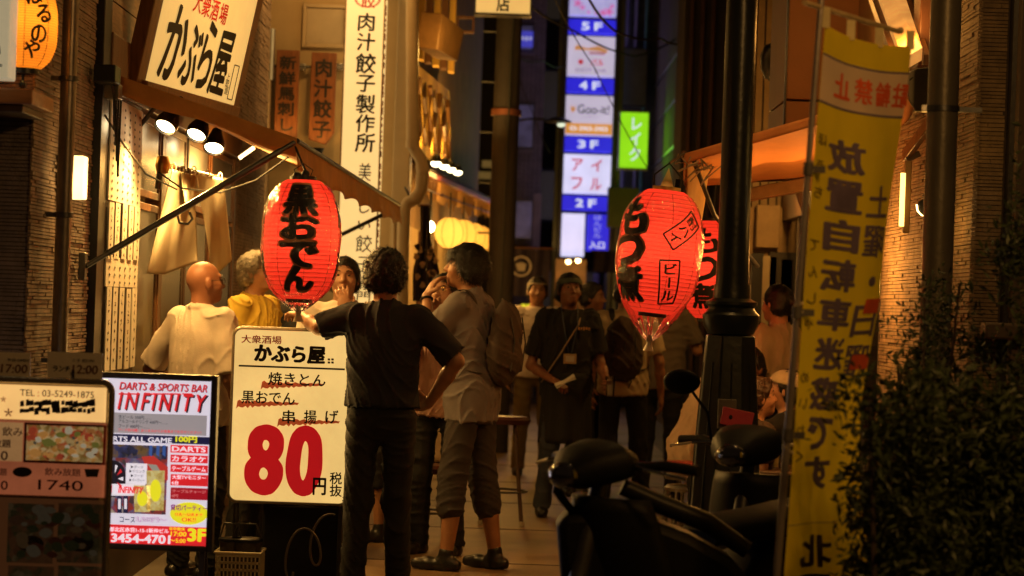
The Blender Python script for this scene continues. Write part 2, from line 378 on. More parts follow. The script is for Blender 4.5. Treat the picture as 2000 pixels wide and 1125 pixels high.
# notices stuck inside the glass
for i, (px, py, wp, hp) in enumerate(((262, 572, 26, 58), (281, 580, 13, 66), (262, 650, 20, 40), (316, 615, 16, 46), (468, 100, 1, 1))[:4]):
    c = onX(px, py, WX - .06); t = thing('notice', ['cream notice with red marks on the glass behind the menu strips', 'narrow cream notice beside the marked one on the glass',
        'small cream notice low on the glass above the seated head', 'small yellow notice on the dark glass left of the bald man'][i], 'notice', c)
    hh = hp * c.y / F / 2; wl = .12 if i != 1 else .08
    g = G(); g.box(-.003, .0, -wl, wl, -hh, hh); part(t, 'paper', g, WHITEP, smooth=False)
    g = G()
    for k in range(6):
        z = hh - (k + 1) * hh * 2 / 7; g.box(.0005, .001, -wl * .8, wl * RNG.uniform(.1, .8), z - .006, z + .006)
    part(t, 'ink_lines', g, REDINK if i in (0, 3) else BLACKINK, smooth=False)
# drainpipe on the stone corner
g = G(); a = P(137, -30, 10.12); b = P(100, 700, 10.12); xm = WX + .062
g.tube([(xm, 10.12, 4.2), (xm, 10.12, 0.02)], .034, 16); part(lb, 'drainpipe', g, GREYPIPE, world=True)
for z in (2.38, 1.81, 1.2):
    g = G(); g.lathe([(.036, -.012), (.041, -.01), (.041, .01), (.036, .012)], 16, (xm, 10.12, z)); g.box(WX - .01, xm - .03, 10.11, 10.13, z - .01, z + .01)
    part(lb, 'pipe_clip', g, DKSTEEL, world=True)
# wall lamp box
c = onX(149, 347, WX + .06); t = thing('wall_lamp', 'glowing box lamp on the split stone wall beside the drainpipe', 'wall lamp', c)
hh = 42 * c.y / F
g = G(); g.box(-.05, .04, -.05, .05, -hh, hh); part(t, 'shade', g, M('lamp_shade_glow', (.8, .7, .5), .5, emit=(1, .66, .25), es=3.2, evar=.15), bevel=.006)
g = G(); g.box(-.07, -.05, -.06, .06, -hh - .01, hh + .01); part(t, 'mount', g, DKSTEEL, bevel=.003)
light('POINT', c + V(.12, -.02, -.02), 2.0, WARM, t, .05)
# black junction boxes above the menu strips
jb = thing('junction_box', 'small black junction boxes with loose wires above the menu strips', 'junction box', onX(205, 150, WX + .05))
g = G(); g.box(-.04, .06, -.08, .08, -.03, .05); part(jb, 'cover', g, BLACKP, bevel=.006)
g = G(); g.box(-.02, .05, .1, .2, -.09, -.02); part(jb, 'switch', g, GREYPIPE, bevel=.004)
for k in range(4):
    g = G(); p0 = V(.03, .02 * k, -.03); g.tube([p0, p0 + V(.02, .05, -.12 - .05 * k), p0 + V(.0, .12 + .03 * k, -.2 - .07 * k), p0 + V(-.02, .2 + .05 * k, -.02)], .005, 6)
    part(jb, 'wire', g, CABLE)
# white menu panel: dotted sheets over hanging strips
mp = thing('menu_display', 'tall cream menu panel of dotted sheets and hanging strips beside the tavern window', 'menu panel', (WX + .02, 11.42, 0))
D_ = .96
for z0, z1 in ((1.93, 2.42), (1.52, 1.66)):
    g = G(); g.box(0, .008, 0, D_, z0, z1); sh = part(mp, 'sheet', g, WHITEP, smooth=False)
    g = G(); nr = int((z1 - z0) / .036)
    for r in range(nr):
        for c in range(6):
            y = .08 + c * .155 + RNG.normal() * .004; z = z0 + .02 + r * .036
            g.add([(.0105, y, z + .009), (.0105, y + .03, z), (.0105, y, z - .009), (.0105, y - .018, z)], [(0, 1, 2, 3)])
    part(mp, 'ink_marks', g, BLACKINK, parent=sh, smooth=False, kind='stuff')
g0 = G(); g0.box(0, .006, 0, .135, 0, .27); sm1 = g0.mesh('strip', WHITEP, smooth=False)
g0 = G(); g0.box(0, .006, 0, .135, 0, .40); sm2 = g0.mesh('strip', WHITEP, smooth=False)
for (z, me, hh) in ((1.66, sm1, .27), (1.12, sm2, .40)):
    for c in range(5):
        o = bpy.data.objects.new('strip', me); COL.objects.link(o); o.parent = mp; o.location = (.004 + RNG.uniform(0, .006), .01 + c * .196, z - RNG.uniform(0, .01))
        g = G()
        for k in range(int(hh / .045)):
            y0 = .065 + RNG.normal() * .006; zz = hh - .035 - k * .045; y = y0; 
            for q in range(3):
                a = RNG.uniform(-.9, .9); l_ = .02; dy, dz = math.cos(a) * l_, math.sin(a) * .012; oz = zz + RNG.uniform(-.012, .012)
                g.add([(.0068, y - dy, oz - dz), (.0068, y - dy, oz - dz + .005), (.0068, y + dy, oz + dz + .005), (.0068, y + dy, oz + dz)], [(0, 1, 2, 3)])
        part(mp, 'ink_marks', g, M('brown_ink', (.05, .02, .01), .7, bump=0), parent=o, smooth=False, kind='stuff')
g = G()
g.box(-.018, -.004, -.02, D_ + .02, 1.08, 2.44); part(mp, 'backing_board', g, DKWOOD, smooth=False)

# ---------------- awning over the tavern
aw = thing('awning', 'ochre canvas awning over the tavern front with a drooping valance', 'awning', (WX, 11.5, 2.4))
wa = onX(235, 162, WX + .03); wa = V(WX + .03, 11.62, 2.52); fb = P(580, 275, 11.5); fe = P(781, 401, 18.6); we = V(WX + .03, 18.6, 2.62)
g = G()
def awf(u, v):
    a = wa.lerp(we, u); b = fb.lerp(fe, u); p = a.lerp(b, v); p.z -= .035 * math.sin(math.pi * v) * (1 + .3 * math.sin(u * 40)) ; return p
g.grid(awf, 60, 10)
o = part(aw, 'canvas', g, CANVAS, world=True); so = o.modifiers.new('s', 'SOLIDIFY'); so.thickness = .004
g = G()
def vf(u, v):
    p = fb.lerp(fe, u); d = .15 * v; return p + V(.012 * math.sin(u * 46) * v + .01 * v, 0, -d + .012 * v * math.sin(u * 46 + 1))
g.grid(vf, 90, 4); o = part(aw, 'valance', g, CANVAS, world=True); so = o.modifiers.new('s', 'SOLIDIFY'); so.thickness = .003
g = G(); g.grid(lambda u, v: wa.lerp(fb, u) + V(0, -.01 - .004 * math.sin(u * 30), .012 - v * (.085 + .012 * math.sin(u * 9))), 30, 3)
o = part(aw, 'side_flap', g, CANVAS, world=True); so = o.modifiers.new('s', 'SOLIDIFY'); so.thickness = .003
g = G(); g.tube([fb, fe], .013, 10); part(aw, 'front_rail', g, DKSTEEL, world=True)
bk = onX(168, 520, WX + .03)
for a, b in ((bk, fb + V(-.01, -.02, -.01)), (V(WX + .03, 18.2, bk.z + .05), fe + V(0, -.02, -.01))):
    g = G(); g.tube([a, b], .012, 10); g.tube([a.lerp(b, .1), a.lerp(b, .93)], .0155, 10); part(aw, 'arm', g, DKSTEEL, world=True)
    g = G(); g.obox(a + V(-.015, 0, 0), (.03, .06, .12)); part(aw, 'bracket', g, DKSTEEL, world=True, bevel=.004)
m_ = bk.lerp(fb, .42); g = G(); g.tube([m_ + V(0, 0, -.015), m_ + V(.01, 0, -.05), m_ + V(.05, 0, -.055), m_ + V(.07, 0, -.03), m_ + V(.055, 0, .0)], .006, 8)
part(aw, 'catch_hook', g, DKSTEEL, world=True)
g = G(); q = [V(WX + .1, 12.5, 2.12), P(355, 368, 12.4), P(430, 376, 12.1), P(500, 352, 11.8), fb + V(-.04, 0, -.08)]; g.tube(q, .005, 6); part(aw, 'sagging_cable', g, CABLE, world=True)
g = G(); q = [onX(205, 225, WX + .05), onX(240, 280, WX + .06), onX(285, 340, WX + .07), P(345, 370, 12.6)]; g.tube(q, .005, 6); part(aw, 'sagging_cable', g, CABLE, world=True)
# three spot lamps and a slim tube under the awning
HOT = M('lamp_face', (.9, .8, .6), .4, emit=(1, .74, .38), es=22)
def pos_lamp(px, py, Y): return P(px, py, Y)
LS = []
for i, (px, py, Y, lab) in enumerate(((324, 246, 12.0, 'spot lamp under the awning nearest the cream menu panel'), (384, 262, 13.0, 'middle spot lamp of three under the ochre awning'),
                            (418, 288, 14.2, 'spot lamp under the awning above the hanging white cloths'))):
    c = P(px, py, Y); t = thing('spot_lamp', lab, 'spot lamp', c, group='spot lamps under the awning'); t.rotation_euler = (R(-36), R((20, 16, 3)[i]), 0)
    bpy.context.view_layer.update()
    rr = (.052, .053, .057)[i] 
    g = G(); g.lathe([(.0, .0), (rr * .93, .0), (rr * .93, .004), (0, .004)], 28); part(t, 'glowing_face', g, HOT)
    g = G(); g.lathe([(rr, -.012), (rr + .006, -.012), (rr + .006, .03), (rr * .7, .09), (rr * .5, .13), (0, .135)], 28, caps=False); part(t, 'housing', g, BLACKP)
    g = G(); g.tube([(0, 0, .12), (0, 0, .2)], .012, 8); part(t, 'bracket', g, BLACKP)
    light('SPOT', c + V(0, 0, -.03), (125, 115, 130)[i], (1, .64, .27), t, .05, spot=R(150), target=c + V((.25, .35, .3)[i], -.2, -1), blend=.5)
tl = thing('tube_lamp', 'slim slanting tube lamp under the awning behind the spot lamps', 'tube lamp', P(482, 297, 15)); 
g = G(); a = P(467, 309, 15) - tl.location; b = P(496, 288, 15) - tl.location; g.tube([a, b], .012, 10); part(tl, 'tube', g, M('tube_glow', (.9, .8, .6), .4, emit=(1, .7, .3), es=5))
g = G(); g.tube([a + V(0, .02, .014), b + V(0, .02, .014)], .012, 8); part(tl, 'batten', g, DKSTEEL)
light('POINT', tl.location + V(.12, .3, -.12), 30, WARM, tl, .08)
# the tavern's big tilted signboard above the awning
sg = thing('tavern_signboard', 'big lit cream signboard with slanting black brushed characters above the awning', 'signboard', P(375, 200, 12.6))
bl = P(285, 157, 12.0); beta = R(78.8); al = R(11.2); ex_ = V(math.cos(beta), math.sin(beta), 0); nh = V(math.sin(beta), -math.cos(beta), 0)
ey_ = nh * math.sin(al) + V(0, 0, math.cos(al)); nn = ex_.cross(ey_)
SW, SH = 1.42, .86
def sgp(a, b, off=0.): return bl + ex_ * (a * SW) + ey_ * (b * SH) + nn * off
LIT = M('lit_cream_board', (.42, .33, .18), .5, emit=(1, .60, .17), es=.66, evar=.06, scale=2)
g = G(); g.slab(sgp(0, 0), sgp(1, 0), sgp(1, 1), sgp(0, 1), -.06); part(sg, 'face', g, LIT, world=True, smooth=False)
for (a0, b0, a1, b1) in ((-.03, -.045, 1.03, -.045), (-.03, 1.045, 1.03, 1.045), (-.03, -.09, -.03, 1.09), (1.03, -.09, 1.03, 1.09)):
    g = G(); g.beam(sgp(a0, b0, -.04), sgp(a1, b1, -.04), .075 if b0 == b1 else .14, .14 if b0 == b1 else .075, nn); part(sg, 'frame', g, WOOD, world=True, bevel=.006)
def sgl(s, px, py, wf, hf, mat, **k):
    # find board coordinates of a pixel by intersecting its ray with the board
    u, v = uv(px, py); d = V(u / F, 1, -v / F); o_ = V(0, 0, CZ); t_ = (bl + nn * .004 - o_).dot(nn) / d.dot(nn); pt = o_ + d * t_
    return lettering(sg, s, pt, wf * SW, hf * SH, mat, ex=ex_, ey=ey_, world=True, **k)
for ch, px, py, wf, hf in (('か', 342, 84, .24, .46), ('ぶ', 373, 108, .20, .38), ('ら', 404, 108, .15, .43), ('屋', 432, 124, .20, .42)):
    sgl(ch, px, py, wf, hf, BLACKINK, bold=.045, rough=.008, shear=.12)
for ch, px, py in (('大', 388, 4), ('衆', 404, 13), ('酒', 420, 20), ('場', 437, 28)):
    sgl(ch, px, py, .09, .13, REDINK, bold=.03, rough=.008)
for ch, px, py in (('上', 446, 150), ('総', 444, 163), ('屋', 442, 177)): sgl(ch, px, py, .04, .05, BLACKINK, bold=.02, name='seal_mark')
g = G()
for a, b in (((.895, .03), (.955, .03)), ((.895, .25), (.955, .25)), ((.895, .03), (.895, .25)), ((.955, .03), (.955, .25))):
    g.beam(sgp(*a, .004), sgp(*b, .004), .006, .002, nn)
part(sg, 'seal_border', g, BLACKINK, world=True, smooth=False)
for a in (.25, .8):
    g = G(); g.tube([sgp(a, -.06, -.02), sgp(a, -.06, -.02) + V(-.12, 0, -.16)], .012, 8); part(sg, 'stay', g, DKSTEEL, world=True)
light('AREA', sgp(.5, .95, .45), 6.0, WARM, sg, .6, target=sgp(.5, .3), sy=.1)  # unseen light added for more glow around the signboard

# hanging cloths on a rail
rl = thing('cloth_rail', 'round wooden rail under the awning holding the white cloths', 'rail', P(335, 328, 13.0))
ra, rb = P(322, 322, 12.9), P(446, 353, 14.6)
g = G(); g.tube([ra, rb], .014, 10); part(rl, 'rod', g, WOOD, world=True)
g = G(); g.lathe([(.0, .05), (.03, .045), (.042, .0), (.03, -.045), (0, -.05)], 16, tuple(P(318, 322, 12.85))); part(rl, 'bell_end', g, M('aged_brass', (.4, .25, .08), .3, 1., var=.3), world=True)
g = G(); g.tube([ra + V(-.02, 0, -.02), ra + V(-.03, 0, -.13)], .02, 8); part(rl, 'bracket', g, DKSTEEL, world=True)
CLOTH = M_paper('cotton_cloth', (.74, .66, .50), .8, .2)
def cloth(lab, top, bot, Y0, Y1, fold):
    t = thing('hanging_cloth', lab, 'cloth', P(top[0][0], top[0][1], Y0), group='white cloths on the rail')
    def f(u, v):
        a = Vector((top[0][0] + (top[1][0] - top[0][0]) * u, top[0][1] + (top[1][1] - top[0][1]) * u))
        k = u * (len(bot) - 1); i = min(int(k), len(bot) - 2); fr = k - i
        b = Vector((bot[i][0] + (bot[i + 1][0] - bot[i][0]) * fr, bot[i][1] + (bot[i + 1][1] - bot[i][1]) * fr)); p = a.lerp(b, v)
        Y = Y0 + (Y1 - Y0) * u + fold * math.sin(u * 13 + v * 2) * (.15 + .5 * v) + .05 * math.sin(v * 5 + u * 3); return P(p.x, p.y, Y)
    g = G(); g.grid(f, 40, 30); o = part(t, 'fabric', g, CLOTH, world=True); s_ = o.modifiers.new('s', 'SOLIDIFY'); s_.thickness = .003
    for u in (.08, .5, .9):
        g = G(); p = f(u, 0); g.tube([p + V(.012 * math.cos(a), 0, .012 + .02 * math.sin(a)) for a in np.linspace(0, 6.28, 10)], .004, 6); part(t, 'loop', g, CLOTH, world=True)
cloth('wide white cloth hanging to a slanting hem behind the awning arm', ((336, 330), (378, 342)), ((286, 534), (320, 536), (386, 512)), 12.95, 13.5, .06)
cloth('narrow white cloth folded to a point, right on the rail', ((374, 334), (436, 350)), ((398, 420), (414, 545), (452, 508)), 13.5, 14.3, .09)
cloth('small gathered white cloth between the two long ones', ((352, 336), (384, 344)), ((362, 400), (372, 408), (390, 392)), 13.15, 13.55, .05)

# ---------------- yellow paper lantern and white sign at the far left
def lantern_profile(Rm, H, ribs, pw=2.6):
    pr = []; n = ribs * 3
    for i in range(n + 1):
        t = -1 + 2 * i / n; r = Rm * max(.0, 1 - abs(t * .93) ** pw) ** (1 / 2.1); pr.append((r * (1 - (.022 if i % 3 == 0 else 0)), t * H / 2))
    return pr
def lantern(name, lab, c, Rm, H, mat, bulb, bcol, ribs=26, lean=0., capm=None, group=None, cat='paper lantern', pw=2.6, cap=.42):
    t = thing(name, lab, cat, c, group=group); t.rotation_euler = (0, lean, 0); bpy.context.view_layer.update()
    g = G(); g.lathe(lantern_profile(Rm, H, ribs, pw), 48, caps=False); part(t, 'paper_shell', g, mat, ang=80)
    cr_ = Rm * cap
    g = G(); g.lathe([(cr_ * .6, H / 2 - .012), (cr_, H / 2 - .012), (cr_, H / 2 + .018), (cr_ * .6, H / 2 + .018)], 32, caps=False); part(t, 'top_ring', g, capm or BLACK)
    g = G(); g.lathe([(cr_ * .6, -H / 2 - .018), (cr_, -H / 2 - .018), (cr_, -H / 2 + .012), (cr_ * .6, -H / 2 + .012)], 32, caps=False); part(t, 'bottom_ring', g, BLACK)
    for k in range(8):
        a = 2 * math.pi * k / 8 + .2; g = G(); q = [(r * 1.003 * math.cos(a), r * 1.003 * math.sin(a), z) for r, z in lantern_profile(Rm, H, 10, pw)]
        g.tube(q[1:-1], .0016, 4); part(t, 'thread', g, M('dark_red_thread', (.2, .01, .01), .8, bump=0) if name.startswith('red') else M('dark_thread', (.12, .05, .02), .8, bump=0))
    light('POINT', c + V(0, 0, .02), bulb, bcol, t, .05)
    pr_ = lantern_profile(Rm, H, ribs, pw); g = G()
    for r, z in pr_[3:-3:3]: g.tube([(r * 1.004 * math.cos(a), r * 1.004 * math.sin(a), z) for a in np.linspace(0, 2 * math.pi, 33)], .0011, 4, caps=False)
    part(t, 'bamboo_ribs', g, M('rib_shade_red', (.35, .02, .02), .7, bump=0) if name.startswith('red') else M('rib_shade_yellow', (.4, .2, .06), .7, bump=0), kind='stuff')
    def warp(x, z, off=.003):
        tt = max(-1, min(1, z / (H / 2))); r = Rm * max(.02, 1 - abs(tt * .93) ** pw) ** (1 / 2.1) + off; a = -math.pi / 2 + x / Rm
        return V(r * math.cos(a), r * math.sin(a), z)
    return t, warp
RPAPER = M_paper('red_lantern_paper', (.88, .105, .12), .3, .7); YPAPER = M_paper('yellow_lantern_paper', (.88, .46, .12), .35, .65)
c = P(48, 52, 9.55); s_ = 9.55 / F
t, wp_ = lantern('yellow_lantern', 'yellow paper lantern with black handwriting beside the drainpipe', c, 64 * s_, 168 * s_, YPAPER, 2.6, (1, .62, .2), 34, pw=3.0, cap=.5)
for ch, x, y in (('は', 74, -4), ('る', 92, 30), ('の', 84, 70), ('や', 74, 100)):
    lettering(t, ch, ((x - 48) * s_ * 1.15, -(y - 52) * s_), 34 * s_, 36 * s_, BLACKINK, bold=.05, warp=wp_, rough=.01, rot=R(8))
g = G(); g.tube([(0, 0, 84 * s_), (0, 0, 84 * s_ + .4)], .006, 6); part(t, 'cord', g, CABLE)
g = G(); g.tube([(0, 0, -84 * s_), (.0, 0, -84 * s_ - .05)], .006, 6); g.ell((0, 0, -84 * s_ - .06), (.014, .014, .018)); part(t, 'tassel', g, BLACK)
t = thing('white_sign_box', 'pale glowing box sign cut by the picture edge beside the yellow lantern', 'box sign', P(-40, 70, 9.3)); s_ = 9.3 / F
g = G(); g.box(-60 * s_, 61 * s_, -.03, .12, -82 * s_, 140 * s_); part(t, 'box', g, M('pale_sign', (.6, .6, .5), .5, emit=(.72, .6, .36), es=.42), bevel=.006)
lettering(t, 'い', (37 * s_, -.034, -28 * s_), 18 * s_, 30 * s_, BLACKINK, bold=.05)
lettering(t, '。', (47 * s_, -.034, -58 * s_), 6 * s_, 6 * s_, BLACKINK, bold=.05)
c = P(20, 188, 9.4); t = thing('wooden_ledge', 'orange brown wooden ledge under the yellow lantern', 'ledge', c)
g = G(); g.box(-.6, .09, -.02, .42, -.03, .03); part(t, 'board', g, M('orange_wood', (.36, .15, .05), .5, var=.3, scale=4, stretch=(1, 8, 8)), bevel=.006)
g = G(); g.box(-.6, .05, .0, .42, -.06, -.03); part(t, 'underside', g, DKWOOD, bevel=.004)

# ================================================================ beige building with the tall dumpling sign
BY = 19.5
bb = thing('rendered_building', 'beige rendered building with a square hatch and drainpipes behind the awning', 'building', (-.9, BY, 0))
g = G(); g.box(-6, -.98, BY, BY + 20, 0, 8); part(bb, 'wall', g, BEIGE, world=True, smooth=False)
g = G(); g.box(-1.0, -.86, BY - .08, BY + .3, 0, 8); part(bb, 'corner_pillar', g, BEIGE2, world=True, bevel=.01)
a, b = P(600, 15, BY), P(672, 88, BY)
g = G(); g.box(a.x, b.x, BY - .02, BY + .01, b.z, a.z); hp_ = part(bb, 'hatch', g, M('hatch_paint', (.40, .31, .2), .6, var=.1), world=True, bevel=.004)
g = G()
for x0, x1, z0, z1 in ((a.x - .03, a.x, b.z - .03, a.z + .03), (b.x, b.x + .03, b.z - .03, a.z + .03), (a.x, b.x, a.z, a.z + .03), (a.x, b.x, b.z - .03, b.z)):
    g.box(x0, x1, BY - .04, BY + .01, z0, z1)
part(bb, 'frame', g, BEIGE2, parent=hp_, world=True, bevel=.004)
# steel flue
xs = P(520, 100, BY - .3).x
a, b = P(518, 55, BY - .3), P(518, 155, BY - .3)
g = G(); g.lathe([(.066, b.z), (.066, a.z)], 20, (xs, BY - .25, 0)); part(bb, 'flue_cowl', g, STEEL, world=True)
g = G(); g.lathe([(.048, .0), (.048, b.z + .01)], 20, (xs, BY - .25, 0)); part(bb, 'flue', g, M('stained_steel', (.3, .22, .14), .35, .9, var=.3, scale=5), world=True)
# pvc drainpipe with a double bend
yq = BY - .35; pts = [P(805, -40, yq), P(806, 282, yq), P(812, 296, yq), P(822, 310, yq), P(826, 330, yq), P(822, 372, yq), P(812, 388, yq), P(797, 396, yq), P(789, 410, yq), P(782, 700, yq), P(780, 960, yq)]
g = G(); g.tube(pts, .05, 16); part(bb, 'drainpipe', g, BEIGE2, world=True)
for k in (1, 4, 6, 9):
    g = G(); d = (pts[k] - pts[k - 1]).normalized(); g.tube([pts[k] - d * .03, pts[k] + d * .03], .056, 16); part(bb, 'pipe_collar', g, BEIGE2, world=True)
g = G(); x0 = P(772, 400, yq).x
for k, px in enumerate((770, 778)): g.tube([P(px, 402, yq + .05), P(px - 6, 960, yq + .05)], .016, 8)
part(bb, 'conduit', g, BEIGE2, world=True)
for k in range(5):
    z = 1.4 + k * .9; g = G(); g.tube([(-.86, yq + .2, z), (-.84, yq + .1, z + .02), (-.88, yq + .02, z + .1)], .009, 6); part(bb, 'hook', g, DKSTEEL, world=True)
rs = thing('sign_rail', 'thin steel rail on the beige wall carrying the wooden boards', 'rail', P(620, 131, BY - .1))
g = G(); g.tube([P(515, 128, BY - .08), P(672, 133, BY - .08)], .012, 8); part(rs, 'bar', g, DKSTEEL, world=True)
for px in (590, 664):
    g = G(); c = P(px, 131, BY - .05); g.obox(c, (.06, .08, .05)); part(rs, 'clamp', g, STEEL, world=True, bevel=.004)
def plank_sign(lab, s, px0, px1, py0, py1, cuts=None, col=(.20, .065, .018)):
    cx, cyy = (px0 + px1) / 2, (py0 + py1) / 2; Y = BY - .16; c = P(cx, cyy, Y); k = Y / F; w2, h2 = (px1 - px0) * k / 2, (py1 - py0) * k / 2
    t = thing('wooden_board', lab, 'wooden board', c, group='wooden boards on the beige wall')
    poly = [(-w2, h2), (w2, h2), (w2, -h2 + (.1 if cuts else 0)), (w2 * .35, -h2), (-w2, -h2 + (.04 if cuts else 0))] if cuts else [(-w2, h2), (w2, h2), (w2, -h2), (-w2, -h2)]
    g = G(); g.prism(poly[::-1], -.02, .02); part(t, 'board', g, M('lit_plank', col, .5, var=.5, scale=4, bump=.3, stretch=(10, 10, 1.2)), bevel=.005)
    lettering(t, s, (0, -.024, .0), w2 * 1.5, h2 * 1.72, M('painted_black', (.02, .012, .008), .5, bump=0), vertical=True, bold=.04, gap=1.08, rough=.01)
    g = G(); g.lathe([(.012, 0), (.03, .02), (.045, .06)], 16, (0, -.22, -h2 - .10)); part(t, 'picture_lamp', g, BLACKP)
    light('SPOT', c + V(0, -.22, -h2 - .03), 4.5, (1, .58, .2), t, .03, name='small_lamp', spot=R(140), target=c + V(0, 0, h2 * .4))
plank_sign('narrower wooden board with black characters beside the steel flue', '新鮮馬刺し', 538, 583, 98, 268)
plank_sign('wider wooden board with black characters beside the tall white sign', '肉汁餃子', 606, 655, 103, 283, True)
# the tall sign
ys = 19.0; t = thing('tall_vertical_sign', 'tall glowing cream sign with one column of black brushed characters', 'vertical sign', (P(718, 300, ys).x, ys, 0))
a, b = P(681, 0, ys), P(757, 0, ys); xa, xb = a.x - 0.02, b.x - .02; zt = P(700, -60, ys).z; zb = P(700, 610, ys).z; cx = (xa + xb) / 2
LIT2 = M('lit_cream_acrylic', (.6, .52, .36), .4, emit=(1, .65, .23), es=.92, evar=.04, scale=1.5)
g = G(); g.box(xa, xb, ys, ys + .4, zb, zt); part(t, 'light_box', g, LIT2, world=True, bevel=.012)
for xx in (xa, xb):
    g = G(); g.box(xx - .006, xx + .006, ys - .006, ys + .01, zb, zt); part(t, 'edge_trim', g, M('peeling_trim', (.35, .24, .14), .6, var=.6, scale=14), world=True)
INK = BLACKINK
for ch, y, wpx, hpx in (('肉', 43, 34, 36), ('汁', 82, 36, 36), ('餃', 124, 40, 40), ('子', 163, 38, 34), ('製', 203, 38, 38), ('作', 241, 38, 36), ('所', 279, 40, 38), ('美', 336, 26, 36), ('味', 372, 26, 32), ('し', 403, 20, 28), ('い', 440, 24, 18), ('餃', 476, 32, 34), ('子', 516, 30, 30), ('専', 552, 28, 28), ('門', 582, 28, 26)):
    big = y < 300; c = P(716 - y * .011, y, ys - .004)
    lettering(t, ch, c, wpx * ys / F, hpx * ys / F, INK, bold=.035 if big else .008, rough=.012, world=True, shear=.05)
c = P(719, 3, ys - .004); lettering(t, '餃', c, .11, .1, REDINK, bold=.02, world=True)
g = G(); cc = P(718, -2, ys - .003)
for i in range(22):
    a_ = math.pi * (1 + i / 21); a2 = a_ + .1; g.add([tuple(cc + V(.105 * math.cos(q) * e, 0, .07 * math.sin(q) * e)) for q, e in ((a_, 1), (a2, 1), (a2, .8), (a_, .8))], [(0, 1, 2, 3)])
part(t, 'seal_ring', g, REDINK, world=True, smooth=False)
g = G()
for k in range(60):
    z = zb + .1 + k * (zt - zb - .2) / 60 + RNG.normal() * .01; l_ = RNG.uniform(.01, .04); g.box(xb + .0005, xb + .0075, ys + .10, ys + .10 + RNG.uniform(.02, .06), z, z + l_)
part(t, 'worn_print', g, M('rust_print', (.25, .05, .02), .7, bump=0), world=True, smooth=False)
# ---------------------------------------------------------------- shop beyond: carved yellow sign, lamps, eaves, globe lanterns
cs = thing('carved_sign', 'golden lit board with deep carved strokes above the four lamps', 'carved sign', P(842, 230, 22))
q = [P(806, 292, 20.3), P(880, 332, 24.5), P(878, 178, 24.5), P(806, 118, 20.3)]
GOLD = M('gilded_wood', (.62, .36, .07), .45, var=.25, scale=5, bump=.4, stretch=(6, 6, 1))
g = G(); g.slab(q[0], q[1], q[2], q[3], -.05); part(cs, 'board', g, GOLD, world=True, smooth=False)
ux = (q[1] - q[0]); nz_ = ux.cross(V(0, 0, 1)).normalized(); nz_ = nz_ if nz_.y < 0 or nz_.x > 0 else -nz_
rg = random.Random(5)
for k in range(7):
    u0 = .10 + k * .13; g = G(); pts = []
    for j in range(9):
        vv = .12 + .72 * j / 8; a = q[0].lerp(q[1], u0 + .014 * math.sin(j * 1.4 + k * 2.3)); b_ = q[3].lerp(q[2], u0 + .014 * math.sin(j * 1.4 + k * 2.3)); pts.append(a.lerp(b_, vv) + nz_ * .02)
    g.tube(pts, [.006 + .018 * abs(math.sin(j * .55 + k * 1.7)) for j in range(9)], 8); part(cs, 'carved_stroke', g, DKWOOD if k % 2 else M('dark_gilding', (.16, .07, .02), .5), world=True)
for i, (px, py, Y) in enumerate(((852, 315, 21.), (868, 321, 22.2), (881, 327, 23.4), (894, 333, 24.6))):
    c = P(px, py, Y); t = thing('flood_lamp', ('first', 'second', 'third', 'fourth')[i] + ' small flood lamp from the drainpipe below the golden carved sign', 'flood lamp', c, group='flood lamps below the carved sign')
    g = G(); g.lathe([(0, -.02), (.045, -.02), (.05, 0), (.03, .05), (0, .06)], 16); part(t, 'housing', g, BLACKP)
    g = G(); g.ell((0, -.02, -.02), (.045, .03, .03)); part(t, 'bulb', g, M('lamp_face2', (.9, .8, .6), .4, emit=(1, .8, .42), es=9))
    light('SPOT', c + V(.06, -.12, .05), 48, (1, .66, .25), t, .03, spot=R(120), target=c + V(-.15, .35, 1.)); 
light('POINT', P(858, 330, 22) + V(.25, -.2, -.1), 9, WARM, cs, .05)
# upper shelves of signs
ub = thing('upper_signs_bracket', 'yellow lit stack of vertical battens and a tilted brown box above the carved sign', 'sign frame', P(840, 60, 21))
for k in range(6):
    g = G(); px = 806 + k * 15; g.box(-.03, .03, -.1, .1, 0, 1.2); o = part(ub, 'batten', g, GOLD if k % 2 else WOOD, bevel=.005)
    o.location = P(px, 112 + k * 6, 20.6 + k * .5) - ub.location; 
q2 = [P(812, 92, 20.2), P(853, 116, 20.6), P(866, 55, 20.6), P(822, 22, 20.2)]
g = G(); g.slab(q2[0], q2[1], q2[2], q2[3], .2); part(ub, 'tilted_box', g, M('brown_box', (.22, .12, .05), .5, var=.3), world=True, bevel=.01)
g = G(); a = P(893, 32, 23.5); b = P(926, 65, 23.5)
for (x0, x1, z0, z1) in ((a.x, b.x, a.z - .02, a.z), (a.x, b.x, b.z, b.z + .02), (a.x, a.x + .02, b.z + .02, a.z - .02), (b.x - .02, b.x, b.z + .02, a.z - .02)): g.box(x0, x1, 23.45, 23.55, z0, z1)
part(ub, 'open_frame', g, WOOD, world=True)
light('POINT', P(832, 120, 19.9) + V(.25, -.1, .1), 14, (1, .62, .2), ub, .06)
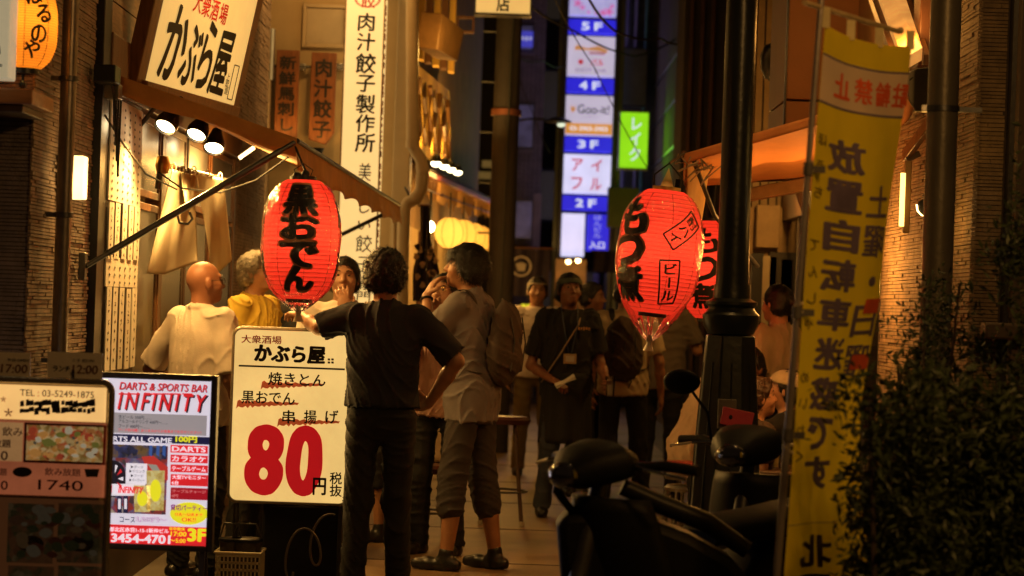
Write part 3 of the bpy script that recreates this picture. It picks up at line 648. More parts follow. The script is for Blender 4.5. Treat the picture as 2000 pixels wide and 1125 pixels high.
# side wall of the alley beyond
sh = thing('izakaya_front', 'narrow lit tavern front beyond the beige building with slatted eaves', 'shop front', (-.8, 20.2, 0))
g = G(); g.add([(-.98, 20.2, 0), (-.52, 33, 0), (-.52, 33, 7), (-.98, 20.2, 7), (-3, 20.2, 0), (-3, 33, 0), (-3, 33, 7), (-3, 20.2, 7)], [(0, 1, 2, 3), (4, 7, 6, 5), (0, 3, 7, 4), (1, 5, 6, 2), (3, 2, 6, 7)])
part(sh, 'wall', g, M('ochre_wall', (.34, .2, .08), .7, var=.3, scale=3), world=True, smooth=False)
e0, e1 = P(828, 336, 20.4), P(964, 398, 32)
g = G(); g.beam(e0, e1, .05, .05); part(sh, 'eaves_beam', g, M('red_lacquer', (.25, .04, .02), .4, var=.3), world=True, bevel=.005)
g = G(); g.slab(e0 + V(-.02, 0, .03), e1 + V(-.02, 0, .03), e1 + V(-.4, 0, .22), e0 + V(-.4, 0, .25), .03); part(sh, 'eaves_roof', g, DKWOOD, world=True, smooth=False)
g0 = G(); g0.box(-.012, .012, -.02, .02, -.2, 0); bt_ = g0.mesh('slat', M('gold_slat', (.5, .28, .08), .5, var=.3), smooth=False)
for k in range(34):
    p = e0.lerp(e1, k / 33); o = bpy.data.objects.new('slat', bt_); COL.objects.link(o); o.parent = sh; o.location = p - sh.location + V(0, 0, -.03); o.scale = (1, 1, RNG.uniform(.75, 1.15))
for q_ in (.15, .4, .65, .9): light('POINT', e0.lerp(e1, q_) + V(.12, -.3, -.30), 3.5, WARM, sh, .06, name='eaves_fill_light')  # unseen lights added under the eaves to brighten the slats
g = G(); g.beam(e0 + V(0, 0, -.14), e1 + V(0, 0, -.14), .02, .02); part(sh, 'eaves_rail', g, WOOD, world=True)
for k in range(5):
    y = 21.2 + k * 2.1; xw = -.98 + (y - 20.2) / 12.8 * .46
    g = G(); g.obox((xw + .02, y, 1.1), (.05, 1.5, 2.1), Matrix.Rotation(R(-2), 3, 'Z')); part(sh, 'sliding_door', g, WOOD if k % 2 else PLASTER, world=True, bevel=.006)
GLOBE = M_paper('globe_paper', (.86, .62, .30), .3, .7)
GLOBES = ((878, 455, 33, 21.5), (904, 458, 31.5, 23.2), (924, 462, 29, 25.2), (938, 466, 27, 27.2), (948, 470, 25, 29.2), (956, 474, 23, 31.2))
for i, (px, py, r, Y) in enumerate(GLOBES):
    c = P(px, py, Y); rr = r * Y / F * .93
    t = thing('globe_lantern', ('first', 'second', 'third', 'fourth', 'fifth', 'sixth')[i] + ' round white lantern from the drainpipe in the row under the eaves', 'globe lantern', c, group='round lanterns under the slatted eaves')
    g = G(); g.lathe([(rr * math.sin(a) * (1 - (.012 if j % 2 else 0)), -rr * math.cos(a)) for j, a in enumerate(np.linspace(.25, math.pi - .25, 27))], 28, caps=False); part(t, 'paper_shell', g, GLOBE, ang=80)
    for q in range(8):
        a_ = q * math.pi / 4 + .3; g = G(); g.tube([(rr * 1.005 * math.sin(b_) * math.cos(a_), rr * 1.005 * math.sin(b_) * math.sin(a_), -rr * 1.0 * math.cos(b_)) for b_ in np.linspace(.3, math.pi - .3, 12)], .003, 4); part(t, 'wire_rib', g, M('globe_rib', (.3, .14, .04), .7, bump=0))
    g = G(); g.lathe([(rr * .2, rr * .97), (rr * .3, rr * .97), (rr * .3, rr * 1.03), (rr * .2, rr * 1.03)], 16); part(t, 'top_ring', g, BLACK)
    g = G(); g.lathe([(rr * .2, -rr * 1.03), (rr * .3, -rr * 1.03), (rr * .3, -rr * .97), (rr * .2, -rr * .97)], 16); part(t, 'bottom_ring', g, BLACK)
    g = G(); g.tube([(0, 0, rr), (0, 0, rr + .22)], .006, 6); part(t, 'cord', g, CABLE)
    light('POINT', c, (2.1, 1.8, 1.55, 1.3, 1.1, .9)[i], (1, .76 - .02 * i, .34 - .02 * i), t, .05); light('POINT', c + V(.35, -rr - .2, -rr - .2), 15, (1, .58, .2), t, .12)  # the second point light is an added fill beside each globe
c = P(840, 443, 20.8); t = thing('bare_bulb', 'bare glowing bulb hanging just left of the first round lantern', 'bulb', c)
g = G(); g.ell((0, 0, 0), (.04, .04, .05)); part(t, 'glass', g, HOT); g = G(); g.tube([(0, 0, .04), (0, 0, .3)], .012, 8); part(t, 'holder', g, CABLE)
light('POINT', c + V(.03, -.1, 0), 9, WARM, t, .05)
# dark noren curtain with pale print
t = thing('noren_curtain', 'dark indigo shop curtain with pale crests below the round lanterns', 'shop curtain', P(835, 520, 20.6))
IND = M('indigo_cloth', (.035, .025, .05), .8, var=.3, bump=.3)
for k, (x0, x1, y1) in enumerate(((806, 832, 588), (832, 858, 582))):
    g = G(); g.grid(lambda u, v: P(830 + ((x0 + (x1 - x0) * u) - 830) * (.38 if v < .38 else .38 + .62 * min(1, (v - .38) / .3)), 402 + (y1 - 402) * v, 20.3 + k * .02 + .03 * math.sin(u * 9 + v * 3)), 10, 14)
    pn = part(t, 'cloth_panel', g, IND, world=True); 
    g = G()
    for j in range(7):
        cc = P((x0 + x1) / 2 + RNG.uniform(-7, 7), 490 + RNG.uniform(-10, 75), 20.22); g.add([tuple(cc + V(.022 * math.cos(a) * (1 + .4 * math.sin(3 * a + j)), 0, .03 * math.sin(a))) for a in np.linspace(0, 5.8, 9)], [tuple(range(9))])
    part(t, 'pale_print', g, M('pale_dye', (.45, .30, .2), .8, bump=0), parent=pn, world=True, smooth=False)
g = G(); g.tube([P(818, 401, 20.3), P(842, 402, 20.35)], .012, 8); part(t, 'rod', g, WOOD, world=True)

light('SPOT', P(640, 30, 18.2) + V(.1, 0, .8), 48, (1, .62, .28), bb, .1, name='wall_fill_light', spot=R(120), target=P(620, 180, BY))  # unseen spot added to brighten the beige wall
# ================================================================ the far middle
def W(px, Y): return px * Y / F
tb = thing('tiled_building', 'dim building of small square tiles behind the utility pole', 'building', (P(1030, 300, 38).x, 38, 0))
a, b = P(1004, 0, 38), P(1074, 0, 38)
TILE = M('grey_brown_tile', (.22, .16, .13), .5, var=.3, scale=10)
g = G(); g.box(a.x - .8, b.x - .06, 38.1, 44, 0, 9); part(tb, 'wall', g, CORE, world=True, smooth=False)
g = G(); x = a.x - .8
while x < b.x - .09:
    z = 0.
    while z < 8:
        g.box(x, x + .062, 38.06, 38.1, z, z + .062); z += .07
    x += .07
part(tb, 'wall_tiles', g, TILE, world=True, smooth=False, kind='stuff')
for (x0, x1, y0, y1, m_) in ((1008, 1042, 200, 292, 'violet_glass'), (1006, 1040, 388, 470, 'violet_glass'), (1008, 1042, 46, 102, 'violet_glass')):
    p, q = P(x0, y0, 38), P(x1, y1, 38)
    g = G(); g.box(p.x, q.x, 38.0, 38.08, q.z, p.z); f = part(tb, 'window', g, DKSTEEL, world=True, bevel=.006)
    g = G(); g.box(p.x + .03, q.x - .03, 37.985, 37.998, q.z + .04, p.z - .04); part(tb, 'pane', g, M(m_, (.05, .05, .10), .2, var=.8, scale=3, emit=(.10, .08, .16), es=.30, evar=.5), parent=f, world=True, smooth=False)
    g = G(); g.box(p.x - .02, q.x + .02, 37.93, 38.0, q.z - .05, q.z - .01); part(tb, 'sill', g, TILE, parent=f, world=True)
a = P(1024, 76, 37.6); t = thing('blue_window_sign', 'small blurred blue lit sign on the tiled building', 'sign', a)
g = G(); g.box(-W(17, 37.6), W(17, 37.6), -.05, .1, -W(15, 37.6), W(15, 37.6)); part(t, 'box', g, M('blue_lit', (.1, .1, .4), .4, emit=(.05, .05, .45), es=.8), bevel=.01)
g = G()
for k in range(4): g.box(-.11 + k * .062, -.07 + k * .062, -.056, -.051, -.03 + .01 * (k % 2), .03)
part(t, 'white_print', g, M('lav_print', (.5, .5, .6), .5, emit=(.6, .6, .9), es=.5), smooth=False)
cw = thing('pale_column', 'pale narrow panel standing on the tiled building above the circle curtain', 'panel', P(1048, 430, 37.5))
g = G(); g.box(-W(8, 37.5), W(8, 37.5), -.05, .05, -W(62, 37.5), W(52, 37.5)); part(cw, 'panel', g, M('tan_panel', (.3, .2, .14), .6), bevel=.01)
cn = thing('crest_curtain', 'dark curtain printed with a pale ring crest between the pole and the tiled building', 'shop curtain', P(1030, 530, 30))
a, b = P(992, 486, 30), P(1072, 580, 30)
g = G(); g.grid(lambda u, v: V(a.x + (b.x - a.x) * u, 30 + .04 * math.sin(u * 16 + v), a.z + (b.z - a.z) * v), 24, 8); part(cn, 'cloth', g, IND, world=True)
g = G(); cc = P(1018, 520, 29.9)
for i in range(30):
    a0, a1 = i * 2 * math.pi / 30, (i + 1) * 2 * math.pi / 30
    g.add([tuple(cc + V(r * math.cos(q), 0, r * math.sin(q))) for q, r in ((a0, .13), (a1, .13), (a1, .105), (a0, .105))], [(0, 1, 2, 3)])
g.add([tuple(cc + V(x, 0, z)) for x, z in ((-.07, .03), (.0, .05), (.06, .03), (.045, -.06), (-.04, -.06))], [(0, 1, 2, 3, 4)])
part(cn, 'crest', g, M('pale_crest', (.4, .36, .34), .8, bump=0), world=True, smooth=False)
g = G(); g.tube([a + V(-.05, 0, .02), V(b.x + .05, 30, a.z + .02)], .012, 8); part(cn, 'rod', g, WOOD, world=True)
# far end of the alley
fe_ = thing('far_building', 'dark building closing the alley far behind the sign tower', 'building', (1.5, 46, 0))
g = G(); g.box(-3, 5, 46, 50, 0, 14); part(fe_, 'wall', g, DARKWALL, world=True, smooth=False)
for k in range(6):
    for j in range(4):
        g = G(); x = -1 + j * 1.1; z = 1.2 + k * 1.9; g.box(x, x + .7, 45.94, 46.02, z, z + 1.0); f = part(fe_, 'window', g, DKSTEEL, world=True)
        g = G(); g.box(x + .05, x + .65, 45.92, 45.938, z + .05, z + .95); part(fe_, 'pane', g, M('dim_pane', (.03, .03, .04), .15, emit=(.1, .07, .05), es=.12), parent=f, world=True, smooth=False)
db = thing('dark_building', 'near-black building with one teal lit window between the golden sign and the pole', 'building', (P(925, 300, 34.5).x, 34.6, 0))
a, b = P(868, 300, 34.6), P(968, 300, 34.6); g = G(); g.box(a.x, b.x, 34.6, 36.5, 0, 9.5); part(db, 'wall', g, M('near_black_wall2', (.018, .014, .012), .8), world=True, smooth=False)  # plain near-black wall colour
p, q = P(893, 98, 34.5), P(934, 168, 34.5); g = G(); g.box(p.x - .03, q.x + .03, 34.55, 34.62, q.z - .03, p.z + .03); f = part(db, 'window', g, DKSTEEL, world=True)
g = G(); g.box(p.x, q.x, 34.53, 34.548, q.z, p.z); part(db, 'pane', g, M('teal_pane', (.03, .07, .06), .3, var=.5, scale=4, emit=(.03, .14, .10), es=.6, evar=.5), parent=f, world=True, smooth=False)
for i_, (px, py) in enumerate(((955, 320), (945, 342))):
    p = P(px, py, 34.5); g = G(); g.box(p.x - .1, p.x + .1, 34.53, 34.59, p.z - .05, p.z + .05); part(db, 'lit_vent', g, M('dim_amber_pane', (.1, .07, .03), .4, emit=(.2, .12, .03), es=.5), world=True)
# utility pole
ux_ = P(985, 330, 24).x; t = thing('utility_pole', 'dark concrete utility pole rising behind the round lanterns', 'utility pole', (ux_, 24, 0))
g = G(); g.lathe([(.135, 0), (.12, 7.5)], 24); part(t, 'shaft', g, M('dark_concrete', (.025, .018, .015), .8, var=.3))
z_ = P(985, 220, 24).z
g = G(); g.lathe([(.122, z_ - .03), (.15, z_ - .03), (.15, z_ + .03), (.122, z_ + .03)], 24); part(t, 'band', g, M('rust_band', (.2, .07, .04), .5, .5))
for k in range(5):
    g = G(); g.tube([(-.12, 0, z_ - 1.2 + k * .5), (-.26, -.03, z_ - 1.2 + k * .5)], .01, 6); part(t, 'step_bolt', g, DKSTEEL)
g = G(); g.tube([(.0, -.14, 0), (.03, -.14, z_ + .6), (.12, -.15, z_ + 2.5)], .012, 6); part(t, 'cable', g, CABLE)
a = P(984, -30, 21.5); t = thing('shop_box_sign', 'small cream lit box sign with one black character above the pole', 'box sign', a); s_ = 21.5 / F
g = G(); g.box(-53 * s_, 53 * s_, 0, .18, -56 * s_, 60 * s_); part(t, 'box', g, LIT, bevel=.01)
g = G()
for (x0, x1, z0, z1) in ((-56, 56, -60, -56), (-56, -53, -56, 60), (53, 56, -56, 60)): g.box(x0 * s_, x1 * s_, -.01, .19, z0 * s_, z1 * s_)
part(t, 'frame', g, DKSTEEL)
lettering(t, '店', (0, -.004, -36 * s_), 26 * s_, 34 * s_, BLACKINK, bold=.04, rough=.01)
g = G(); g.beam((-.1, .1, .25), (-.9, .1, .25), .04, .04); part(t, 'arm', g, DKSTEEL)
# street lamp on an arm in the distance
a = P(1090, 234, 30); t = thing('arm_lamp', 'dark disc lamp on a thin arm in front of the sign tower', 'street lamp', a); s_ = 30 / F
g = G(); g.lathe([(0, .03), (.06, .03), (27 * s_, -.015), (26 * s_, -.03), (.05, -.05), (0, -.06)], 24); part(t, 'lamp_shade', g, BLACKP)
g = G(); g.ell((.04, -.02, -.06), (.05, .05, .03)); part(t, 'bulb', g, M('dim_bulb', (.8, .8, .7), .3, emit=(.7, .8, .6), es=1.2))
g = G(); g.tube([(-27 * s_, 0, 0), (-.35, 0, .0), (-.72, 0, -.06)], .014, 8); part(t, 'arm', g, BLACKP)
# ---------------------------------------------------------------- sign tower
TY = 36.0; tx = P(1148, 300, TY).x; t = thing('sign_tower', 'tall tower of glowing floor signs in blue and white', 'sign tower', (tx, TY, 0)); ks = TY / F
twr = t
inv = lambda p: p - t.location
zt = P(1150, -60, TY).z; wl = 50 * ks
for sx in (-1, 1):
    g = G(); g.box(sx * wl - .03, sx * wl + .03, 0, .3, 0, zt); part(t, 'post', g, DKSTEEL, bevel=.006)
g = G(); g.box(-wl - .10, -wl - .04, .1, .2, 0, zt); g.box(wl + .04, wl + .12, .1, .25, 0, zt); part(t, 'side_rail', g, M('olive_steel', (.16, .17, .14), .4, .5), bevel=.006)
BLUE = M('blue_acrylic', (.03, .03, .5), .3, emit=(.028, .022, .72), es=.85, evar=.15, scale=4)
WHT = M('lavender_acrylic', (.6, .58, .65), .3, emit=(.66, .58, .78), es=.72, evar=.1, scale=2)
FLUO = M('white_glow_acrylic', (.7, .7, .8), .3, emit=(.70, .68, 1.), es=.95, evar=.12, scale=2)
BPR = M('white_glow_print', (.7, .7, .7), .4, emit=(.75, .78, .95), es=.85, bump=0)
def tpanel(py0, py1, mat, lab=None, x0=-46, x1=46, d=0.):
    z1, z0 = P(1148, py0, TY).z, P(1148, py1, TY).z
    g = G(); g.box(x0 * ks, x1 * ks, -.02 - d, .22, z0, z1); return part(twr, 'sign_panel', g, mat, bevel=.008, label=lab), (z0 + z1) / 2, z1 - z0
def tl(pn, s, x, z, wpx, hpx, mat, **k): return lettering(twr, s, (x * ks, -.026, z), wpx * ks, hpx * ks, mat, parent=pn, **k)
pn, z, h = tpanel(-40, 30, M('flower_panel', (.5, .5, .7), .3, emit=(.48, .44, .80), es=.75, evar=.15), 'lavender panel with pink blossoms')
PINK = M('pink_print', (.8, .1, .35), .4, emit=(.85, .12, .42), es=.6, bump=0)
for (x, dz, r) in ((-30, -12, 9), (-20, -20, 6), (20, -29, 8), (32, -27, 10), (8, -30, 5), (38, -16, 5), (-8, -29, 4)):
    pts = [(x * ks + r * ks * (.6 + .4 * math.cos(5 * a)) * math.cos(a), -.026, z + dz * ks + r * ks * (.6 + .4 * math.cos(5 * a)) * math.sin(a)) for a in np.linspace(0, 6.1, 30)]
    flat(t, 'blossom_print', pts, PINK, parent=pn)
for y0, y1, s in ((38, 65, '5F'), (153, 181, '4F'), (268, 296, '3F'), (383, 411, '2F')):
    pn, z, h = tpanel(y0, y1, BLUE, 'blue panel reading ' + s); 
    tl(pn, s[0], -13, z, 16, 16, BPR, bold=.06); tl(pn, s[1], 12, z, 16, 16, BPR, bold=.06)
pn, z, h = tpanel(71, 148, WHT, 'white panel with an orange and red bar logo')
OR = M('orange_print', (.8, .4, .1), .5, emit=(.8, .35, .12), es=.55, bump=0); RDP = M('red_glow_print', (.6, .03, .04), .5, emit=(.55, .03, .05), es=.7, bump=0); GRP = M('grey_print', (.25, .2, .25), .5, emit=(.3, .22, .3), es=.6, bump=0)
flat(t, 'brush_print', [(x * ks, -.026, z + (q + 14 + 2 * math.sin(x)) * ks) for x, q in ((-34, -2), (-10, -4), (12, -3), (32, -8), (32, -3), (14, 4), (-8, 3), (-30, 5))], OR, parent=pn)
flat(t, 'brush_print', [(x * ks, -.026, z + q * ks) for x, q in ((-6, 4), (26, 3), (28, 8), (-4, 8))], M('rose_print', (.5, .2, .2), .5, emit=(.45, .18, .22), es=.6, bump=0), parent=pn)
flat(t, 'dot_print', disc_pts(-20 * ks, -.026, z - 12 * ks, 5 * ks, 5 * ks), RDP, parent=pn)
tl(pn, 'バル', 12, z - 12 * ks, 26, 14, RDP, bold=.04); tl(pn, 'SHOT BAR', 0, z - 28 * ks, 62, 8, GRP, bold=.01)
pn, z, h = tpanel(187, 264, WHT, 'white panel with a black word over an orange strip')
DKP = M('dark_print', (.03, .02, .03), .5, emit=(.05, .04, .05), es=.3, bump=0)
tl(pn, 'Goo-it!', 8, z + 12 * ks, 62, 18, DKP, bold=.02); tl(pn, 'とりあえず', 2, z - 3 * ks, 34, 5, GRP, bold=0)
flat(t, 'flame_print', [(x * ks, -.026, z + q * ks) for x, q in ((-37, 10), (-32, 4), (-27, 10), (-28, 18), (-32, 14), (-35, 20))], OR, parent=pn)
flat(t, 'orange_strip', rect(-45 * ks, 45 * ks, -.024, z - 37 * ks, z - 16 * ks), M('orange_glow', (.7, .35, .05), .4, emit=(.85, .34, .04), es=.7, bump=0), parent=pn)
lettering(t, '03-3903-3903', (0, -.028, z - 26 * ks), 74 * ks, 9 * ks, BPR, parent=pn, bold=.04)
pn, z, h = tpanel(302, 378, FLUO, 'white panel with four red characters')
for ch, x, dz in (('ア', -20, 17), ('イ', 18, 17), ('フ', -20, -19), ('ル', 18, -19)): tl(pn, ch, x, z + dz * ks, 22, 24, RDP, bold=.03)
pn, z, h = tpanel(418, 502, FLUO, 'blank white panel', -46, -1)
pn, z, h = tpanel(418, 490, BLUE, 'blue panel with an entrance notice', 4, 46)
tl(pn, 'ほんビル', 24, z + 12 * ks, 16, 44, GRP if 0 else M('pale_blue_print', (.5, .5, .8), .4, emit=(.35, .38, .9), es=.7, bump=0), vertical=True, bold=.02); tl(pn, '入口', 24, z - 24 * ks, 30, 14, BPR, bold=.04)
light('AREA', V(tx, TY - .5, 3.2), 2, (.8, .62, .8), twr, .7, target=V(tx, TY - 5, 2.4), sy=3, name='tower_glow')
g = G(); a = P(1090, 505, TY)
for k, (px, py) in enumerate(((1110, 508), (1129, 506))):
    c = P(px, py, 34.5); b = thing('entrance_lamp', ('left', 'right')[k] + ' of two small warm lamps under the blank white panel', 'entrance lamp', c, group='lamps at the tower foot')
    g = G(); g.lathe([(.0, .04), (.05, .03), (.06, 0), (.0, 0)], 12); part(b, 'lamp_shade', g, DKSTEEL); g = G(); g.ell((0, 0, -.02), (.035, .035, .035)); part(b, 'bulb', g, M('lamp_face3', (.9, .8, .6), .4, emit=(1, .7, .3), es=9))
    light('POINT', c + V(0, -.1, -.1), 8, WARM, b, .05)
en = thing('entrance_porch', 'brown lit porch wall below the sign tower', 'porch', (P(1120, 560, 35).x, 35.2, 0))
g = G(); a, b = P(1086, 505, 35), P(1146, 505, 35); g.box(a.x, b.x, 35.1, 35.6, 0, a.z); part(en, 'wall', g, M('porch_wood', (.2, .1, .04), .6, var=.4), world=True, smooth=False)
# right of the tower
gb = thing('pipe_building', 'dark building with lavender and teal pipes to the right of the sign tower', 'building', (P(1240, 300, 37).x, 37.2, 0))
a, b = P(1196, 300, 37.2), P(1420, 300, 37.2)
g = G(); g.box(a.x, b.x, 37.3, 42, 0, 12); part(gb, 'wall', g, M('olive_wall', (.07, .055, .035), .8, var=.4), world=True, smooth=False)
LAV = M('lavender_pipe', (.28, .22, .34), .4, var=.2); TEAL = M('teal_pipe', (.08, .2, .17), .4, var=.3)
for px0, px1, y0, y1, m_ in ((1217, 1236, -60, 92, LAV), (1243, 1250, -60, 92, LAV), (1263, 1270, -60, 390, TEAL), (1207, 1221, 330, 372, LAV), (1237, 1243, 330, 372, LAV), (1158, 1172, 534, 640, LAV), (1180, 1192, 534, 640, M('grey_pipe2', (.18, .15, .13), .5))):
    g = G(); g.tube([P((px0 + px1) / 2, y0, 36.9), P((px0 + px1) / 2 - (y1 - y0) * .035, y1, 36.9)], (px1 - px0) / 2 * 37 / F, 10); part(gb, 'pipe', g, m_, world=True)
for px0, px1, y0, y1, m_, Y in ((1212, 1262, 94, 206, M('dark_olive_panel', (.10, .085, .05), .6, var=.2), 36.6), (1188, 1247, 365, 446, M('olive_panel', (.13, .16, .04), .5, var=.2), 35.6)):
    a, b = P(px0, y0, Y), P(px1, y1, Y); g = G(); g.box(a.x, b.x, Y, Y + .3, b.z, a.z); part(gb, 'equipment_box', g, m_, world=True, bevel=.01)
for k in range(5):
    g = G(); p = P(1270, 60 + k * 110, 37); g.tube([p, p + V(.9, 0, 0)], .014, 6); part(gb, 'conduit', g, CABLE, world=True)
GY = 34.; a = P(1238, 274, GY); t = thing('green_box_sign', 'bright green glowing box sign with white characters beside the tower', 'box sign', a); s_ = GY / F
g = G(); g.box(-27 * s_, 27 * s_, 0, .2, -54 * s_, 54 * s_); part(t, 'box', g, M('green_acrylic', (.2, .5, .02), .3, emit=(.30, .78, .012), es=.9, evar=.08), bevel=.012)
g = G()
for (x0, x1, z0, z1) in ((-29, 29, 54, 57), (-29, 29, -57, -54), (-29, -27, -54, 54), (27, 29, -54, 54)): g.box(x0 * s_, x1 * s_, -.02, .21, z0 * s_, z1 * s_)
part(t, 'frame', g, M('pale_green_frame', (.4, .5, .2), .4), bevel=.004)
lettering(t, 'レイク', (3 * s_, -.004, 2 * s_), 22 * s_, 84 * s_, BPR, vertical=True, bold=.03, gap=1.0)
light('AREA', a + V(0, -.3, 0), 3, (.3, 1, .05), t, .3, target=a + V(0, -3, -.3), sy=.6)
t = thing('dark_shop_curtain', 'small dark curtain hanging left of the red lantern above the crowd', 'shop curtain', P(1186, 510, 33))
a, b = P(1160, 490, 33), P(1212, 533, 33)
g = G(); g.grid(lambda u, v: V(a.x + (b.x - a.x) * u, 33 + .03 * math.sin(u * 12 + v), a.z + (b.z - a.z) * v), 20, 6); part(t, 'cloth', g, IND, world=True)
g = G(); g.tube([a + V(-.04, 0, 0), V(b.x + .04, 33, a.z)], .01, 6); part(t, 'rod', g, DKWOOD, world=True)
for (px, py, nm, lab) in ((1157, 632, 'green_sign_light', 'small yellow green lit sign behind the staff man’s shoulder'), (1028, 608, 'green_shop_light', 'yellow green glowing patch of sign behind the man in the pale top')):
    c = P(px, py, 31); q = thing(nm, lab.replace('’', "'"), 'sign', c)
    g = G()
    for j in range(2):
        for i in range(2): g.box(-.07 + i * .075, -.005 + i * .075, -.02, .03, -.07 + j * .085, .005 + j * .085)
    part(q, 'lit_squares', g, M('lime_glow', (.4, .6, .1), .4, emit=(.62, .62, .02), es=.8), bevel=.01); g = G(); g.box(-.09, .09, .03, .06, -.09, .11); part(q, 'backing', g, BLACKP)
    g = G(); g.tube([(0, .05, -.1), (0, .05, -c.z)], .015, 8); part(q, 'post', g, DKSTEEL)
# far ground-level glow shops on both sides
wires = (((1010, -10, 24), (1120, 60, 26), (1240, 110, 30), (1330, 70, 32)), ((1075, -20, 22), (1160, 130, 24), (1265, 330, 28)), ((1140, -20, 20), (1200, 60, 22), (1290, 75, 24), (1340, 82, 26)),
         ((1008, 110, 30), (1060, 118, 31), (1100, 130, 33)), ((1008, 130, 30), (1040, 220, 31), (1075, 300, 32)))
for i, wv in enumerate(wires):
    pts = [P(*p) for p in wv]; fine = []
    for k in range(len(pts) - 1):
        for j in range(6): fine.append(pts[k].lerp(pts[k + 1], j / 6) + V(0, 0, -.04 * math.sin(math.pi * j / 6)))
    g = G(); g.tube(fine + [pts[-1]], .012 if i in (0, 2) else .006, 6)
    single('overhead_wire', ('thick black wire sagging across the top of the sign tower', 'thin wire running down across the signs to the green box', 'thick wire from the pole over the 5F sign to the dark wall',
           'thin wire across the tiled building near the top', 'thin slanting wire on the tiled building')[i], 'wire', g, CABLE, group='overhead wires', origin=pts[0])

# ================================================================ right side of the alley
RX = 1.98
rb_ = thing('right_building', 'right building with tan split-stone corner and dark doorways', 'building', (RX, 10.5, 0))
g = G(); g.box(RX + .025, 7, 10.53, 13.2, 0, 6); part(rb_, 'corner_wall', g, CORE, world=True, smooth=False)
strips(rb_, 'stone_strips', (RX + .025, 10.51, 0), (0, 1, 0), (-1, 0, 0), 2.6, 0, 4.6, .018, STONE_R, seed=8)
strips(rb_, 'stone_strips', (RX + .005, 10.53, 0), (1, 0, 0), (0, -1, 0), .13, 0, 4.6, .018, STONE_R, seed=9)
g = G(); g.box(RX + .145, RX + .165, 10.45, 10.55, 0, 5); part(rb_, 'joint_trim', g, BLACK, world=True)
g = G(); g.box(RX + .165, 6, 10.40, 10.55, 0, 5); part(rb_, 'front_cladding', g, M('brown_cladding', (.085, .055, .035), .6, var=.3, scale=2), world=True, smooth=False)
for k in range(4):
    g = G(); g.box(RX + .165, RX + 1.2, 10.385, 10.40, .02 + k * 1.0, 1.0 + k * 1.0); part(rb_, 'cladding_panel', g, M('brown_cladding', (.1, .07, .04)), world=True, bevel=.004)
g = G(); p = P(1960, 640, 10.35); g.box(p.x - .09, p.x + .5, 10.28, 10.40, p.z - .05, p.z + .02); part(rb_, 'ledge', g, M('brown_cladding', (.1, .07, .04)), world=True, bevel=.01)
# set-back shop part
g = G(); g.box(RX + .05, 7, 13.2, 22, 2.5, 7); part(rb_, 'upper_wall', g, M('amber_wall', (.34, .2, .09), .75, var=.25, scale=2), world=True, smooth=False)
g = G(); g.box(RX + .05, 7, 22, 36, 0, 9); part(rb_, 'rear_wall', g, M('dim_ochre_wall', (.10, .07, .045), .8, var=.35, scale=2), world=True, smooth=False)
for k in range(8):
    g = G(); g.box(RX + .03, RX + .055, 22, 36, .6 + k * .6, .625 + k * .6); part(rb_, 'seam', g, BLACK, world=True)
a = P(1542, 0, 14.6); b = P(1606, 0, 14.6)
OP = M('orange_panel', (.34, .15, .045), .6, var=.15, scale=1.5)
zc = P(1570, 198, 14.6).z
for z0, z1 in ((2.46, zc), (zc + .012, 4.6)):
    g = G(); g.box(a.x, RX + .3, 14.6, 15.6, z0, z1); part(rb_, 'orange_panel', g, OP, world=True, bevel=.006)
g = G(); g.box(a.x - .012, a.x + .0, 14.59, 14.63, 2.4, 4.6); part(rb_, 'dark_edge', g, BLACK, world=True)
SID = M('amber_siding', (.30, .19, .09), .7, var=.3, scale=3)
a = P(1462, 100, 18.5); b = P(1545, 100, 18.5); n_ = 5
for k in range(n_):
    x0 = a.x + (b.x - a.x) * k / n_; g = G(); g.box(x0, x0 + (b.x - a.x) / n_ - .012, 18.5, 18.54, 2.3, 5); part(rb_, 'siding_panel', g, SID, world=True, bevel=.003)
g = G(); g.box(a.x, RX + .1, 18.54, 19, 0, 5.5); part(rb_, 'cross_wall', g, DARKWALL, world=True, smooth=False)
g = G(); yy = 17.5; g.tube([P(p[0], p[1], yy) for p in ((1548, 90), (1515, 92), (1500, 98), (1496, 110), (1496, 132), (1502, 146), (1515, 153), (1534, 150), (1540, 138), (1540, 118))], .042, 14)
part(rb_, 'elbow_pipe', g, DKSTEEL, world=True)
# ground floor openings on the set-back wall: facing camera at the cross wall
a = P(1462, 400, 18.3); b = P(1560, 400, 18.3)
g = G(); g.box(a.x, b.x + .3, 18.3, 18.4, 0, 2.3); part(rb_, 'lower_wall', g, M('amber_wall2', (.26, .16, .07), .7, var=.3), world=True, smooth=False)
for px0, px1, y0, y1, m_ in ((1468, 1486, 494, 640, BLACK), (1487, 1500, 500, 1000, BEIGE2), (1502, 1524, 492, 1000, DARKWALL), (1478, 1520, 400, 485, SID), (1524, 1545, 505, 1000, WOOD)):
    p, q = P(px0, y0, 18.25), P(px1, y1, 18.25); g = G(); g.box(p.x, q.x, 18.2, 18.3, max(q.z, 0), p.z); part(rb_, 'door_panel', g, m_, world=True, bevel=.006)
g = G(); g.box(RX + .04, RX + .3, 13.2, 18.3, 0, .5); g.box(RX + .04, RX + .3, 13.2, 18.3, 2.2, 2.5); part(rb_, 'shop_frame', g, WOOD, world=True, bevel=.006)
for k in range(5):
    y0 = 13.3 + k * 1.0; g = G(); g.box(RX + .05, RX + .12, y0, y0 + .08, .5, 2.2); part(rb_, 'post', g, DKWOOD, world=True, bevel=.005)
    g = G(); g.box(RX + .08, RX + .09, y0 + .08, y0 + 1.0, .5, 2.2); part(rb_, 'pane', g, DIMGLASS, world=True, smooth=False)
